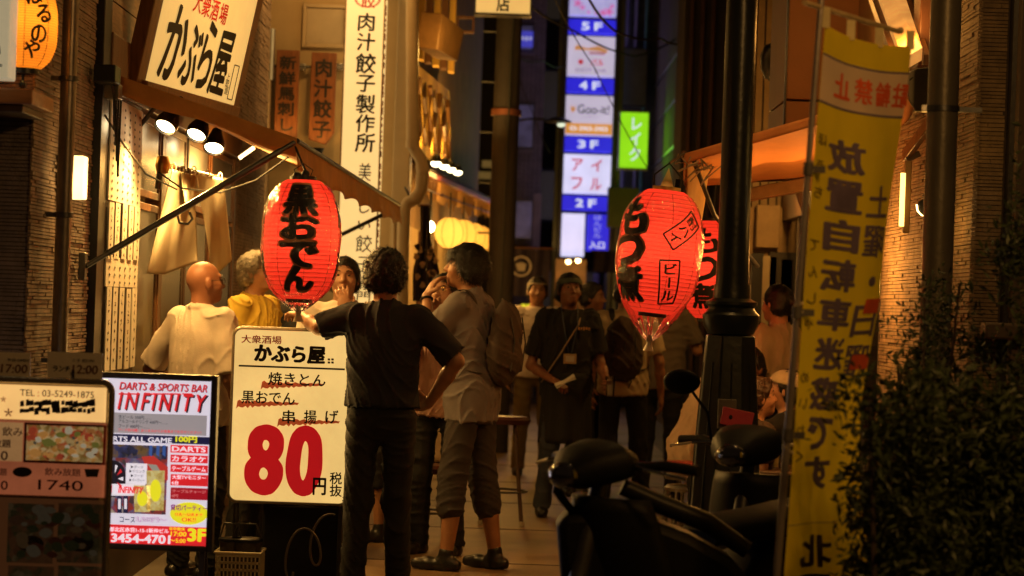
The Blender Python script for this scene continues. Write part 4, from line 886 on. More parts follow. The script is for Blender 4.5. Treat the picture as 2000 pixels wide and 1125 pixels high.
g = G(); g.box(RX + 1.2, RX + 1.3, 13.2, 18.3, 0, 2.5); part(rb_, 'inner_wall', g, PLASTER, world=True, smooth=False)
light('POINT', V(RX + .7, 14.6, 2.1), 12, WARM, rb_, .1, name='room_light'); light('POINT', V(RX + .7, 17.2, 2.1), 9, WARM, rb_, .1, name='room_light')
dw = thing('dark_pillar', 'tall dark pillar of a shuttered building behind the black lamp post', 'pillar', (P(1365, 100, 23).x, 23, 0))
a, b = P(1332, 200, 23), P(1402, 200, 23)
g = G(); g.box(a.x, b.x + .2, 23, 24, 0, 8); part(dw, 'shaft', g, M('near_black_wall', (.018, .013, .011), .8), world=True, bevel=.01)  # shaft in one near-black tone
for k in range(3):
    g = G(); x = a.x + (b.x - a.x) * (.15 + .3 * k); g.box(x, x + .03, 22.97, 23.0, 0, 8); part(dw, 'fin', g, M('rust_fin', (.05, .02, .015), .6), world=True)
# tubes and lamps on the right wall
def tube_lamp(lab, px, y0, y1, w_, Y, es):
    a, b = P(px, y0, Y), P(px - (y1 - y0) * .035, y1, Y); x = (a.x + b.x) / 2; t = thing('vertical_tube_light', lab, 'tube light', (x, Y, b.z), group='vertical tube lights on the right wall')
    g = G(); g.tube([(0, 0, 0), (0, 0, a.z - b.z)], w_ * Y / F / 2, 12); part(t, 'tube', g, M('amber_tube%d' % int(es * 10), (.8, .7, .4), .4, emit=(1, .62, .16), es=es))
    g = G(); hw = w_ * Y / F * .8; g.box(hw * .55, hw * 2.1, 0, .06, -.03, a.z - b.z + .06); part(t, 'batten', g, M('brass_batten', (.25, .15, .06), .5, .4), bevel=.004)
    light('POINT', V(x - .06, Y - .06, (a.z + b.z) / 2), .9 if es > 3 else .6, (1, .58, .18), t, .08); return t
tube_lamp('long thin glowing tube just right of the grey pole', 1857, 196, 362, 9, 10.42, 4.5)
tube_lamp('shorter glowing tube at the edge of the yellow flag', 1764, 338, 442, 10, 11.5, 3.2)
for i, (px, py) in enumerate(((1849, 372), (1850, 385), (1848, 404), (1847, 366))):
    c = P(px, py, 10.45); t = thing('fairy_light', ('second', 'third', 'lowest', 'topmost')[i] + ' tiny warm bulb hanging on the stone wall under the long tube', 'small bulb', c, group='tiny bulbs under the long tube')
    g = G(); g.ell((0, 0, 0), (.007, .007, .01), n=8, m=6); part(t, 'glass', g, HOT); g = G(); g.tube([(0, 0, .008), (0, 0, .03)], .003, 6); part(t, 'cap', g, BLACKP)
t = thing('curved_wall_lamp', 'small lamp with a thin glowing curved rim left of the grey pole', 'wall lamp', P(1812, 408, 10.9)); s_ = 10.9 / F
g = G(); g.tube([(-22 * s_, 0, 8 * s_), (-20 * s_, 0, -4 * s_), (-12 * s_, 0, -12 * s_), (2 * s_, 0, -16 * s_)], .004, 8); part(t, 'glowing_rim', g, M('rim_glow', (.8, .7, .4), .4, emit=(1, .7, .3), es=5))
g = G(); g.ell((0, .02, 2 * s_), (.05, .05, .045)); part(t, 'lamp_shade', g, BLACKP)
g = G(); g.tube([(0, .02, .02), (0, .12, .06), (.1, .2, .08)], .01, 8); part(t, 'arm', g, BLACKP)
light('POINT', P(1806, 435, 10.8), 1.5, (1, .56, .18), t, .05)
# grey pole at right, with clamp and white panel
px_ = P(1838, 300, 10.0).x; t = thing('grey_pole', 'thick grey steel pole with a clamp in front of the tan stone corner', 'pole', (px_, 10.0, 0))
g = G(); g.lathe([(.066, 0), (.062, 5)], 24); part(t, 'shaft', g, M('grey_green_pole', (.16, .14, .10), .4, .3, var=.2, scale=3))
z_ = P(1838, 213, 10).z; g = G(); g.lathe([(.064, z_ - .012), (.07, z_ - .012), (.07, z_ + .012), (.064, z_ + .012)], 24); g.box(.06, .16, -.02, .02, z_ - .01, z_ + .01); part(t, 'clamp', g, DKSTEEL)
g = G(); g.obox((-.075, 0, z_), (.02, .03, .028)); part(t, 'clamp_bolt', g, STEEL)
c = P(1795, 176, 10.3); t = thing('rounded_panel', 'pale rounded panel fixed to the left of the grey pole', 'panel', c); s_ = 10.3 / F
poly = [(-22, 34), (-8, 42), (28, 46), (28, -44), (-6, -42), (-20, -20), (-26, 10)]
g = G(); g.prism([(x * s_, z * s_) for x, z in poly[::-1]], -.012, .012); part(t, 'plate', g, M('pale_plate', (.30, .26, .17), .5, var=.1), bevel=.004)
g = G(); g.tube([(-20 * s_, -.014, 18 * s_), (-14 * s_, -.016, 24 * s_)], .003, 6); part(t, 'hook_mark', g, BLACKINK)
# slanting lit sign high on the right wall
t = thing('slanting_lit_sign', 'orange lit slanting sign high on the right wall above the yellow flag', 'signboard', P(1735, 60, 11.8))
q = [P(1716, 10, 12.8), P(1775, 130, 11.4), P(1808, 126, 11.4), P(1740, -60, 12.8)]; q = [P(1690, -60, 13.2), P(1762, 140, 11.2), P(1800, 118, 11.2), P(1742, -60, 13.2)]
g = G(); g.slab(q[0], q[1], q[2], q[3], .06); part(t, 'board', g, M('amber_lit_board', (.6, .35, .12), .5, emit=(1, .42, .09), es=.55, evar=.3, scale=6), world=True, smooth=False)
g = G(); g.beam(q[0] + V(-.02, -.02, 0), q[1] + V(-.02, -.02, 0), .03, .05); g.beam(q[3] + V(.02, -.02, 0), q[2] + V(.02, -.02, 0), .03, .05); part(t, 'frame', g, WOOD, world=True)
g = G()
for k in range(9):
    a = q[0].lerp(q[1], .3 + k * .07).lerp(q[3].lerp(q[2], .3 + k * .07), .35 + .3 * (k % 2)); g.ell(a + V(0, -.02, 0), (.022, .004, .05), n=8, m=6)
part(t, 'dark_strokes', g, BLACKINK, world=True)
light('POINT', P(1762, 60, 11.4), 7, (1, .5, .15), t, .08)
t = thing('wall_beam', 'dark brown beam post beside the slanting sign', 'beam', P(1808, 60, 11.5)); 
light('POINT', V(1.55, 13.4, 3.2), 9, (1, .5, .16), t, .1, name='panel_fill_light')  # unseen light added above the awning to brighten the orange panels
g = G(); p, q = P(1800, -40, 11.5), P(1824, 130, 11.5); g.box(p.x, q.x, 11.5, 11.7, q.z, p.z); part(t, 'timber', g, M('maroon_wood', (.10, .04, .02), .5), world=True, bevel=.006)
t = thing('diagonal_strut', 'brown diagonal strut below the pale rounded panel', 'strut', P(1790, 260, 11.6))
g = G(); g.beam(P(1768, 305, 11.8), P(1816, 240, 11.4), .03, .06); part(t, 'bar', g, WOOD, world=True, bevel=.004); g = G(); g.beam(P(1770, 312, 11.75), P(1796, 300, 11.75), .03, .03); part(t, 'foot', g, DKWOOD, world=True)

# ---------------- right awning
ra_ = thing('orange_awning', 'orange canvas awning on the right side sloping down towards the red lantern', 'awning', (RX, 12, 2.4))
n0 = P(1336, 300, 11.9); n1 = P(1615, 222, 11.6); n2 = P(1800, 165, 11.5)
f0 = P(1352, 356, 13.9); f1 = P(1600, 344, 14.4); f2 = P(1720, 340, 14.6)
def ras(u, v):
    a = n0.lerp(n2, u); b = f0.lerp(f2, u); p = a.lerp(b, v); p.z -= .05 * math.sin(math.pi * v) * (.4 + .6 * math.sin(u * 9) ** 2) + .02 * math.sin(v * 14 + u * 5); return p
g = G(); g.grid(ras, 30, 24); o = part(ra_, 'canvas', g, CANVAS_R, world=True); so = o.modifiers.new('s', 'SOLIDIFY'); so.thickness = .004
g = G(); g.grid(lambda u, v: n0.lerp(n2, u) + V(0, -.004 + .006 * math.sin(u * 40), -v * (.05 + .0 * u)), 30, 3); o = part(ra_, 'near_flap', g, CANVAS_R, world=True); so = o.modifiers.new('s', 'SOLIDIFY'); so.thickness = .003
g = G(); g.grid(lambda u, v: n0.lerp(f0, u) + V(.004 * math.sin(u * 30), 0, -v * .13), 20, 3); o = part(ra_, 'valance', g, CANVAS_R, world=True); so = o.modifiers.new('s', 'SOLIDIFY'); so.thickness = .003
g = G(); g.tube([f0, f2], .016, 8); g.tube([n0, f0], .016, 8); part(ra_, 'front_rail', g, WOOD, world=True)
g = G(); g.beam(P(1455, 382, 14.2), P(1600, 356, 13.8), .05, .075); part(ra_, 'cross_beam', g, M('pale_timber', (.40, .26, .12), .6, var=.3), world=True, bevel=.006)
g = G(); g.beam(P(1550, 345, 14.2), P(1580, 430, 14.2), .05, .05); part(ra_, 'strut', g, WOOD, world=True, bevel=.006)
g = G(); g.tube([n0 + V(.05, .02, -.03), P(1395, 420, 12.2), P(1480, 520, 13)], .012, 8); part(ra_, 'arm', g, DKSTEEL, world=True)
g = G()
for k in range(7):
    a = n0 + V(RNG.uniform(-.03, .09), RNG.uniform(-.04, .02), RNG.uniform(-.03, .0)); g.tube([a, a + V(RNG.uniform(-.04, .06), .0, -.05), a + V(RNG.uniform(0, .12), .0, -.03), a + V(RNG.uniform(-.03, .03), 0, -RNG.uniform(.07, .13))], .0045, 6)
part(ra_, 'tied_cords', g, M('pale_cord', (.35, .27, .16), .7), world=True)
g = G(); a_, b_ = P(1342, 315, 12.1), P(1392, 480, 12.6)
g.grid(lambda u, v: V(a_.x + (P(1395, 400, 12.2).x - a_.x) * u * (1 - .3 * v), 12.1 + .5 * u + .02 * math.sin(v * 9 + u * 7), a_.z + (b_.z - a_.z) * v), 12, 14)
o = part(ra_, 'hanging_flap', g, M('amber_cloth', (.42, .26, .09), .8, var=.2, bump=.3), world=True); so = o.modifiers.new('s', 'SOLIDIFY'); so.thickness = .003
light('POINT', V(1.66, 12.7, 1.78), 34, (1, .5, .17), ra_, .08, name='awning_fill_light')  # added light hidden behind the banner, brightening canvas and diners
light('POINT', P(1560, 345, 17.2), 50, (1, .58, .2), ra_, .08, name='awning_fill_light')  # further added light, deeper under the awning
g = G(); c = V(1.66, 12.72, 1.80); g.ell(c, (.03, .03, .04)); part(ra_, 'bulb', g, M('fill_bulb_glass', (.9, .8, .6), .4, emit=(1, .7, .3), es=8), world=True)  # bulb put in to go with the added light

# ================================================================ red lanterns
def bag(t, Rm, H, ztop, zknot, name='plastic_cover', xk=0.):
    g = G(); n = 56; prof = []
    for i in range(26):
        k = i / 25; z = ztop + (-H * .40 - ztop) * k; tt = z / (H / 2); r = Rm * max(.03, 1 - abs(tt * .93) ** 2.6) ** (1 / 2.1) + .012; prof.append((r if k > .04 else r, z))
    r0 = prof[-1][0]; z0 = prof[-1][1]
    for i in range(1, 15):
        k = i / 14; prof.append((r0 * (1 - k) ** .8 * .97 + .010, z0 + (zknot - z0) * k))
    for i, (r, z) in enumerate(prof):
        for j in range(n):
            a = 2 * math.pi * j / n; k = max(0, (i - 18) / 20); rr = r * (1 + .012 * math.sin(5 * a + z * 30) + .006 * math.sin(17 * a + i) + .10 * k * math.sin(14 * a + 2 * math.sin(3 * a)))
            g.v.append((rr * math.cos(a) + xk * max(0, (i - 25) / 14), rr * math.sin(a), z))
    for i in range(len(prof) - 1):
        for j in range(n): g.f.append((i * n + j, i * n + (j + 1) % n, (i + 1) * n + (j + 1) % n, (i + 1) * n + j))
    part(t, name, g, FILM, ang=70)
    g = G(); g.lathe([(.01, .03), (.016, .01), (.012, -.01), (.02, -.03), (.026, -.045)], 12, (xk, 0, zknot)); part(t, 'knot', g, M('cloudy_film', (.35, .28, .2), .3, var=.3))
HALO = M('pale_outline', (.75, .30, .10), .6, bump=0)
def lant_text(t, warp, s, c, w_, h_, **k):
    return lettering(t, s, c, w_, h_, BLACKINK, warp=lambda x, z: warp(x, z, .0045), **k)
YL = 11.45; s_ = YL / F; c = P(588, 468, YL)
t, wp_ = lantern('red_lantern', 'big red lantern under the awning corner with four black characters down its front', c, 73 * s_, 232 * s_, RPAPER, 3.2, (1, .55, .28), 27, pw=2.8, cap=.36, cat='red lantern')
for ch, y, w_, h_ in (('黒', 102 - 22, 70, 58), ('お', 28, 74, 52), ('で', -26, 76, 50), ('ん', -72, 70, 48)):
    lettering(t, ch, (2 * s_, (y - 4) * s_), (w_ + 9) * s_, (h_ + 9) * s_, HALO, bold=.10, rough=.012, warp=lambda x, z: wp_(x, z, .002), name='outline')
    lant_text(t, wp_, ch, (2 * s_, (y - 4) * s_), w_ * s_, h_ * s_, bold=.075, rough=.014)
for sx in (-1, 1):
    for y in (52, -50):
        for L_ in ((0, 26, 18, 0), (0, -26, 18, 0), (18, 0, 46, 26), (18, 0, 46, -26)):
            g = G(); pts = []
            for k in range(8):
                u = k / 7; x = (92 - (L_[0] + (L_[2] - L_[0]) * u)) * .0 + sx * (104 - (18 if L_[0] == 0 else 0) * (1 if 0 else 0) + (L_[0] + (L_[2] - L_[0]) * u) * .6); z = y + L_[1] + (L_[3] - L_[1]) * u; pts.append(wp_(x * s_, z * s_, .004))
            g.tube(pts, .0035, 5); part(t, 'diamond_mark', g, BLACKINK)
    for y in (52, -50): lettering(t, '酒', (sx * 126 * s_, y * s_), 26 * s_, 30 * s_, BLACKINK, bold=.05, warp=lambda x, z: wp_(x, z, .0035))
bag(t, 73 * s_, 232 * s_, 108 * s_, -142 * s_)
g = G(); tp = t.matrix_world.inverted() @ (fb + V(-.01, 0, -.02)); g.tube([(0, 0, 118 * s_), (.01, 0, 134 * s_), tp * .5 + V(0, 0, 70 * s_), tp], .006, 6); g.ell((.01, 0, 128 * s_), (.02, .02, .02)); g.ell((-.03, 0, 124 * s_), (.022, .02, .018)); part(t, 'cord', g, CABLE)
g = G(); g.tube([(-.028, 0, 0.29), (-.045, 0, .33), (0.0, 0, .36), (.045, 0, .33), (.03, 0, .29)], .003, 6); part(t, 'handle', g, BLACK)

YR = 11.4; s_ = YR / F; c = P(1288, 492, YR)
t, wr_ = lantern('red_lantern', 'big red lantern in a clear bag, with boxed labels, left of the lamp post', c, 79 * s_, 240 * s_, RPAPER, 3.8, (1, .55, .28), 30, lean=R(4.5), capm=M('gold_cap', (.6, .38, .12), .35, .6), pw=2.9, cap=.35, cat='red lantern')
for ch, x, y, w_, h_ in (('も', -76, 62, 82, 74), ('つ', -76, -4, 82, 62), ('煮', -74, -66, 82, 66)):
    lettering(t, ch, (x * s_, y * s_), (w_ + 8) * s_, (h_ + 8) * s_, HALO, bold=.10, rough=.012, warp=lambda x, z: wr_(x, z, .002), name='outline')
    lant_text(t, wr_, ch, (x * s_, y * s_), w_ * s_, h_ * s_, bold=.075, rough=.014)
def box_on(t, warp, cx, cz, w_, h_, rot, s):
    cr_, sr_ = math.cos(rot), math.sin(rot); cor = [(-w_ / 2, -h_ / 2), (w_ / 2, -h_ / 2), (w_ / 2, h_ / 2), (-w_ / 2, h_ / 2), (-w_ / 2, -h_ / 2)]; g = G()
    for k in range(4):
        (x0, y0), (x1, y1) = cor[k], cor[k + 1]; pts = []
        for j in range(9):
            x, y = x0 + (x1 - x0) * j / 8, y0 + (y1 - y0) * j / 8; pts.append(warp((cx + x * cr_ - y * sr_) * s_, (cz + x * sr_ + y * cr_) * s_, .003))
        g.tube(pts, .0042, 5)
    part(t, 'label_border', g, BLACKINK)
    lettering(t, s, (cx * s_, cz * s_), w_ * .72 * s_, h_ * .86 * s_, BLACKINK, vertical=True, bold=.045, rough=.012, rot=rot, warp=lambda x, z: warp(x, z, .0045))
box_on(t, wr_, 42, 44, 36, 82, R(-52), '酎ハイ'); box_on(t, wr_, 22, -58, 40, 84, R(6), 'ビール')
bag(t, 79 * s_, 240 * s_, 112 * s_, -176 * s_)
g = G(); g.add([(-.035, 0, .30), (.035, 0, .30), (.0, 0, .40)], [(0, 1, 2)]); o = part(t, 'label_tag', g, M('straw_paper', (.6, .45, .18), .7)); so = o.modifiers.new('s', 'SOLIDIFY'); so.thickness = .003
g = G(); g.tube([(-.06, 0, .29), (-.065, 0, .36), (0, 0, .42), (.065, 0, .36), (.06, 0, .29)], .005, 6); tp = t.matrix_world.inverted() @ n0; g.tube([(0, 0, .42), tp], .006, 6); part(t, 'handle', g, BLACK)
g = G(); g.box(.035, .06, -.02, .01, .28, .35); part(t, 'clip', g, BLACKP, bevel=.003)
YB = 14.3; s_ = YB / F; c = P(1388, 527, YB)
t, wb_ = lantern('red_lantern', 'partly hidden red lantern behind the black lamp post', c, 60 * s_, 190 * s_, RPAPER, 3.0, (1, .55, .28), 27, capm=BLACK, pw=2.6, cap=.36, cat='red lantern')
for ch, x, y in (('も', -20, 55), ('つ', -20, 0), ('煮', -20, -52)): lettering(t, ch, (x * s_, y * s_), 62 * s_, 50 * s_, BLACKINK, bold=.06, rough=.012, warp=lambda x, z: wb_(x, z, .004))
g = G(); g.tube([(0, 0, 96 * s_), (.02, 0, 190 * s_)], .006, 6); part(t, 'cord', g, CABLE)

# ================================================================ black lamp post
LPX = P(1432, 500, 10.5).x; t = thing('lamp_post', 'black cast iron street lamp post with a flared eight-sided base', 'lamp post', (LPX, 10.5, 0))
IRON = M('black_cast_iron', (.022, .026, .026), .33, .2, var=.3, scale=6, bump=.15, bscale=30)
zc = P(1432, 610, 10.5).z
g = G(); g.lathe([(.075, zc), (.068, zc + .35), (.066, 4.2)], 28); part(t, 'shaft', g, IRON)
g = G(); g.lathe([(.075, zc - .10), (.10, zc - .095), (.118, zc - .06), (.124, zc - .03), (.124, zc - .012), (.108, zc + .004), (.098, zc + .02), (.112, zc + .032), (.112, zc + .045), (.082, zc + .06), (.078, zc + .12), (.0, zc + .12)], 28); part(t, 'collar', g, IRON)
g = G(); g.lathe([(.22, 0), (.22, .12), (.20, .16), (.185, .2), (.15, zc - .6), (.118, zc - .18), (.112, zc - .10)], 8, a0=R(22.5)); part(t, 'base', g, IRON, bevel=.006)
g = G()
for k in range(8):
    a = R(45 * k); g.tube([(.181 * math.cos(a), .181 * math.sin(a), .25), (.112 * math.cos(a), .112 * math.sin(a), zc - .22)], .004, 6)
part(t, 'base_moulding', g, IRON)
g = G(); g.lathe([(.066, 4.2), (.12, 4.25), (.12, 4.3), (.2, 4.8), (.22, 4.82), (.05, 5.0), (0, 5.02)], 8, a0=R(22.5)); part(t, 'lantern_head', g, M('lamp_head_glass', (.8, .7, .5), .4, emit=(1, .7, .35), es=1.5))
light('SPOT', V(LPX, 10.5, 4.15), 90, (1, .62, .28), t, .12, name='street_or_fill_light', spot=R(165), target=V(LPX - .5, 12.5, 0), blend=.5)
c = P(1424, 812, 10.32); s_ = 10.3 / F
tg = thing('sticker_panel', 'small grey notice and red plate fixed low on the black lamp post', 'notice plate', c)
g = G(); g.box(-22 * s_, 14 * s_, -.0, .02, -26 * s_, 32 * s_); part(tg, 'grey_plate', g, M('grey_plate', (.16, .14, .11), .5, var=.2), bevel=.003)
g = G(); g.obox((15 * s_, -.02, -4 * s_), (62 * s_, .012, 34 * s_), Matrix.Rotation(R(10), 3, 'Y')); part(tg, 'red_plate', g, M('red_plate', (.34, .022, .015), .4, var=.2, emit=(.30, .02, .012), es=.12), bevel=.003)
g = G(); g.ell((2 * s_, -.03, -2 * s_), (.008, .003, .01), n=8, m=6); part(tg, 'dot', g, BLACKINK)
# ================================================================ yellow banner
NY = 7.7; s_ = NY / F
NL = P(1604, 0, NY); NB = P(1517, 1125, NY); dirn = (NB - NL).normalized(); foot = NL + dirn * ((NL.z - 0.03) / -dirn.z)
t = thing('banner_flag', 'tall yellow cloth banner seen from behind, with dark blue mirrored characters', 'banner', foot)
top = NL + dirn * (-.12)
ALU = M('dull_aluminium', (.36, .31, .27), .42, .6, var=.15)
g = G(); g.tube([foot, foot.lerp(top, .5)], .0125, 12); g.tube([foot.lerp(top, .48), top], .010, 12); part(t, 'pole', g, ALU, world=True)
for q in (330, 610, 850):
    g = G(); p = P(1604 - 87 * q / 1125, q, NY); g.tube([p - dirn * .02, p + dirn * .02], .016, 12); g.obox(p + V(.03, .01, 0), (.05, .02, .022)); part(t, 'collar', g, M('grey_plastic', (.10, .09, .08), .6), world=True)
g = G(); g.lathe([(0, 0), (.17, 0), (.17, .05), (.13, .08), (0.02, .09), (0, .09)], 24, tuple(foot + V(0, 0, -.03))); part(t, 'base_weight', g, BLACKP, world=True)
bt = R(58); fd = V(math.cos(bt), math.sin(bt), 0); L_ = .60
ct = P(1602, 14, NY); rod0 = ct - fd * .12; 
g = G(); g.tube([rod0, ct, ct + fd * .64 + V(0, 0, -.005)], .0085, 10); part(t, 'top_rod', g, M('pale_rod', (.45, .33, .16), .5), world=True)
g = G(); g.ell(ct + fd * .65, (.012, .012, .012)); part(t, 'rod_end', g, M('pale_rod', (.45, .33, .16)), world=True)
FH = 1.80
def flag(u, h, off=0.):
    """u 0..1 away from the pole, h metres down from the top edge"""
    k = h / FH; p0 = P(1612, 48, NY) + dirn * h * 1.0
    w_ = L_ * 1.08 * (1 - .22 * min(1, max(0, (k - .48) / .2)) + 1.2 * max(0, k - .78))
    wave = .014 * math.sin(u * 5.2 + k * 5) * (.3 + u) + .008 * math.sin(u * 11 - k * 9) * u + .05 * max(0, k - .75) * math.sin(u * 16 + k * 30) * u
    nrm = V(-math.sin(bt), math.cos(bt), 0)
    sw = .10 * max(0, k - .5) * u
    p = p0 + fd * (u * w_) + nrm * (wave - sw * .35 - off) + V(0, 0, -.018 * math.sin(u * 3.1) * (1 - k) + .10 * max(0, k - .8) * u * math.sin(u * 9))
    return p
YCL = M_paper('yellow_banner_cloth', (.92, .72, .03), .62, .38)
g = G(); g.grid(lambda u, v: flag(u, v * FH), 40, 110); fl_ = part(t, 'cloth', g, YCL, world=True)
for h in (.0, .45, .9, 1.35):
    for uu in ((0.0,) if h else (.0, .33, .66, .98)):
        g = G(); p = flag(uu, h); 
        if h: g.tube([p + V(.0, 0, .01), p + V(-.028, -.008, .0), p + V(0, 0, -.02)], .005, 6)
        else: g.slab(p + V(-.014, 0, -.01), p + V(.014, 0, -.01), p + V(.014, 0, .055), p + V(-.014, 0, .055), .004)
        part(t, 'loop', g, M('pale_yellow_loop', (.6, .5, .25), .8), world=True)
WB = M_paper('white_banner_print', (.85, .70, .58), .6, .4); BLN = M('navy_ink', (.15, .11, .17), .7, bump=0); RDN = M('orange_red_ink', (.70, .10, .02), .7, bump=0)
def fband(h0, h1, m_, off, name):
    g = G(); g.grid(lambda u, v: flag(u, h0 + (h1 - h0) * v, off), 40, 8); return part(t, name, g, m_, world=True)
fband(.095, .238, WB, .0015, 'white_band'); fband(.088, .095, BLN, .002, 'band_border'); fband(.238, .245, BLN, .002, 'band_border')
def ft(s, u, h, w_, hh, m_, **k):
    lettering(t, s, (u, -h), w_, hh, m_, warp=lambda x, y: flag(x, -y, .003), mirror=True, world=True, **k)
for ch, u in (('駐', .93), ('輪', .72), ('禁', .50), ('止', .27)): ft(ch, u, .168, .19, .085, RDN, bold=.05)
for i, ch in enumerate('放置自転車迷惑です。北区'):
    h = .395 + i * .130; 
    if ch == '。': continue
    ft(ch, .36, h, .40, .108, BLN, bold=.06)
for i, (ch, u) in enumerate(zip('土曜・日曜', [.78] * 5)): 
    ft(ch, .78, .53 + i * .135, .36 if ch != '・' else .11, .108 if ch != '・' else .035, BLN, bold=.035)
for i, ch in enumerate('ほうち てんしゃ めいわく'):
    if ch != ' ': ft(ch, .075, .36 + i * .085, .10, .036, M('brown_ink2', (.12, .07, .01), .7, bump=0), bold=.01)
fband(1.60, 1.602, BLN, .002, 'hem_line')
for k, h in enumerate((.86, 1.05)):
    g = G(); g.grid(lambda u, v: flag(.72 + .26 * u, h + .05 * v, .0035), 8, 4); part(t, 'red_patch', g, RDN, world=True)
# ================================================================ foreground signs
def L2(t, p): return t.matrix_world.inverted() @ p
class Board:
    def __init__(s, t, Y): s.t = t; s.Y = Y; s.k = Y / F
    def w(s, px): return px * s.k
    def p(s, px, py, off=0.): q = L2(s.t, P(px, py, s.Y)); q.y -= off; return q
    def text(s, st, cx, cy_, w_, h_, mat=None, off=.003, **k): return lettering(s.t, st, s.p(cx, cy_, off), w_ * s.k if w_ else None, h_ * s.k if h_ else None, mat, **k)
    def rect(s, x0, y0, x1, y1, mat, off=.0015, name='printed_field', parent=None):
        c = s.p((x0 + x1) / 2, (y0 + y1) / 2, off); a, b = (x1 - x0) / 2 * s.k, (y1 - y0) / 2 * s.k
        return flat(s.t, name, rect(c.x - a, c.x + a, c.y, c.z - b, c.z + b), mat, parent=parent)
def rrect(w_, h_, r, n=6):
    pts = []
    for (cx, cz, a0) in ((w_ - r, h_ - r, 0), (-w_ + r, h_ - r, 90), (-w_ + r, -h_ + r, 180), (w_ - r, -h_ + r, 270)):
        for i in range(n + 1): a = R(a0 + 90 * i / n); pts.append((cx + r * math.cos(a), cz + r * math.sin(a)))
    return pts
def M_photo(name, cols, scale, es, dark=0.):
    if name in _mats: return _mats[name]
    m = bpy.data.materials.new(name); m.use_nodes = True; n = m.node_tree.nodes; l = m.node_tree.links; b = n['Principled BSDF']; b.inputs['Roughness'].default_value = .35
    tc = n.new('ShaderNodeTexCoord'); nz = n.new('ShaderNodeTexNoise'); nz.inputs['Scale'].default_value = scale; nz.inputs['Detail'].default_value = 5
    vo = n.new('ShaderNodeTexVoronoi'); vo.inputs['Scale'].default_value = scale * 1.6; mxx = n.new('ShaderNodeMix'); mxx.data_type = 'RGBA'; mxx.inputs[0].default_value = .35
    l.new(tc.outputs['Object'], nz.inputs[0]); l.new(nz.outputs['Color'], mxx.inputs[6]); l.new(tc.outputs['Object'], mxx.inputs[7]); l.new(mxx.outputs[2], vo.inputs[0])
    l.new(tc.outputs['Object'], vo.inputs[0]); cr = n.new('ShaderNodeValToRGB'); sep = n.new('ShaderNodeSeparateColor'); l.new(vo.outputs['Color'], sep.inputs[0])
    ad = n.new('ShaderNodeMath'); ad.operation = 'MULTIPLY_ADD'; ad.inputs[1].default_value = .5; l.new(sep.outputs[0], ad.inputs[0]); l.new(nz.outputs[0], ad.inputs[2]); 
    sb = n.new('ShaderNodeMath'); sb.operation = 'SUBTRACT'; sb.inputs[1].default_value = .25; l.new(ad.outputs[0], sb.inputs[0]); l.new(sb.outputs[0], cr.inputs[0])
    while len(cr.color_ramp.elements) < len(cols): cr.color_ramp.elements.new(.5)
    for i, c in enumerate(cols): cr.color_ramp.elements[i].position = i / (len(cols) - 1); cr.color_ramp.elements[i].color = (*c, 1)
    l.new(cr.outputs[0], b.inputs['Base Color']); l.new(cr.outputs[0], b.inputs['Emission Color']); b.inputs['Emission Strength'].default_value = es
    _mats[name] = m; return m
def leg_pair(t, xs, y0, y1, z, mat, r=.011):
    for x in xs:
        for y in (y0, y1):
            g = G(); g.tube([(x, y * .4, z), (x, y, 0.01)], r, 8); part(t, 'leg', g, mat)
# ---------------- price sign with the big red 80
Y8 = 12.0; k8 = Y8 / F; c = P(570, 812, Y8)
t = thing('price_sign', 'upright glowing cream price sign with a huge red 80 in front of the awning', 'price sign', (c.x, Y8, 0)); B = Board(t, Y8 - .075); B.k = k8
w8, h8 = 119 * k8, 172 * k8
g = G(); g.prism([(x, z + c.z) for x, z in rrect(w8, h8, .045)], -.07, .07)
part(t, 'frame', g, M('grey_sign_frame', (.30, .26, .20), .4, .3, var=.15), bevel=.012)
g = G(); g.prism([(x, z + c.z) for x, z in rrect(w8 - .016, h8 - .016, .036)], -.0745, -.06)
part(t, 'lit_face', g, M('cream_sign_face', (.40, .31, .17), .35, emit=(1, .64, .20), es=.80, evar=.16, scale=2.2), smooth=False)
B.text('大衆酒場', 511, 663, 78, 16, REDINK, bold=.03, rough=.006)
B.text('かぶら屋', 566, 692, 138, 35, bold=.085, rough=.008, shear=.05)
g = G()
for i in range(2): 
    for j in range(2): q = B.p(643 + i * 7 - .5, 702 + j * 6, .003); g.v += [tuple(q + V(a * k8 * 2.4, 0, b * k8 * 2)) for a, b in ((-1, -1), (1, -1), (1, 1), (-1, 1))]; n_ = len(g.v); g.f.append((n_ - 4, n_ - 3, n_ - 2, n_ - 1))
part(t, 'seal_mark', g, M('grey_ink', (.12, .1, .08), .7, bump=0), smooth=False)
B.rect(467, 716, 673, 719.5, BLACKINK, .003, 'rule_line')
BR = M('brick_red_brush', (.72, .13, .03), .6, bump=0, emit=(.7, .12, .03), es=.3)
def brush(x0, x1, y, th):
    n = 26; top = []; bot = []
    for i in range(n + 1):
        x = x0 + (x1 - x0) * i / n; f_ = 1 - .75 * i / n; top.append(B.p(x, y - th * f_ * (.5 + .2 * math.sin(i * 1.9)) - 1 * i / n, .002)); bot.append(B.p(x - 3, y + th * f_ * (.5 + .25 * math.sin(i * 2.7 + 1)), .002))
    g = G(); g.v = [tuple(v) for v in top + bot]; g.f = [(i, i + 1, n + 2 + i, n + 1 + i) for i in range(n)]; part(t, 'brush_stroke', g, BR, smooth=False)
brush(512, 632, 752, 13); brush(464, 584, 789, 13); brush(544, 664, 825, 13)
B.text('焼きとん', 580, 741, 112, 26, bold=.028, rough=.01, off=.004); B.text('黒おでん', 524, 777, 104, 25, bold=.028, rough=.01, off=.004)
for ch, x in (('串', 564), ('揚', 606), ('げ', 648)): B.text(ch, x, 814, 25, 26, bold=.028, rough=.01, off=.004)
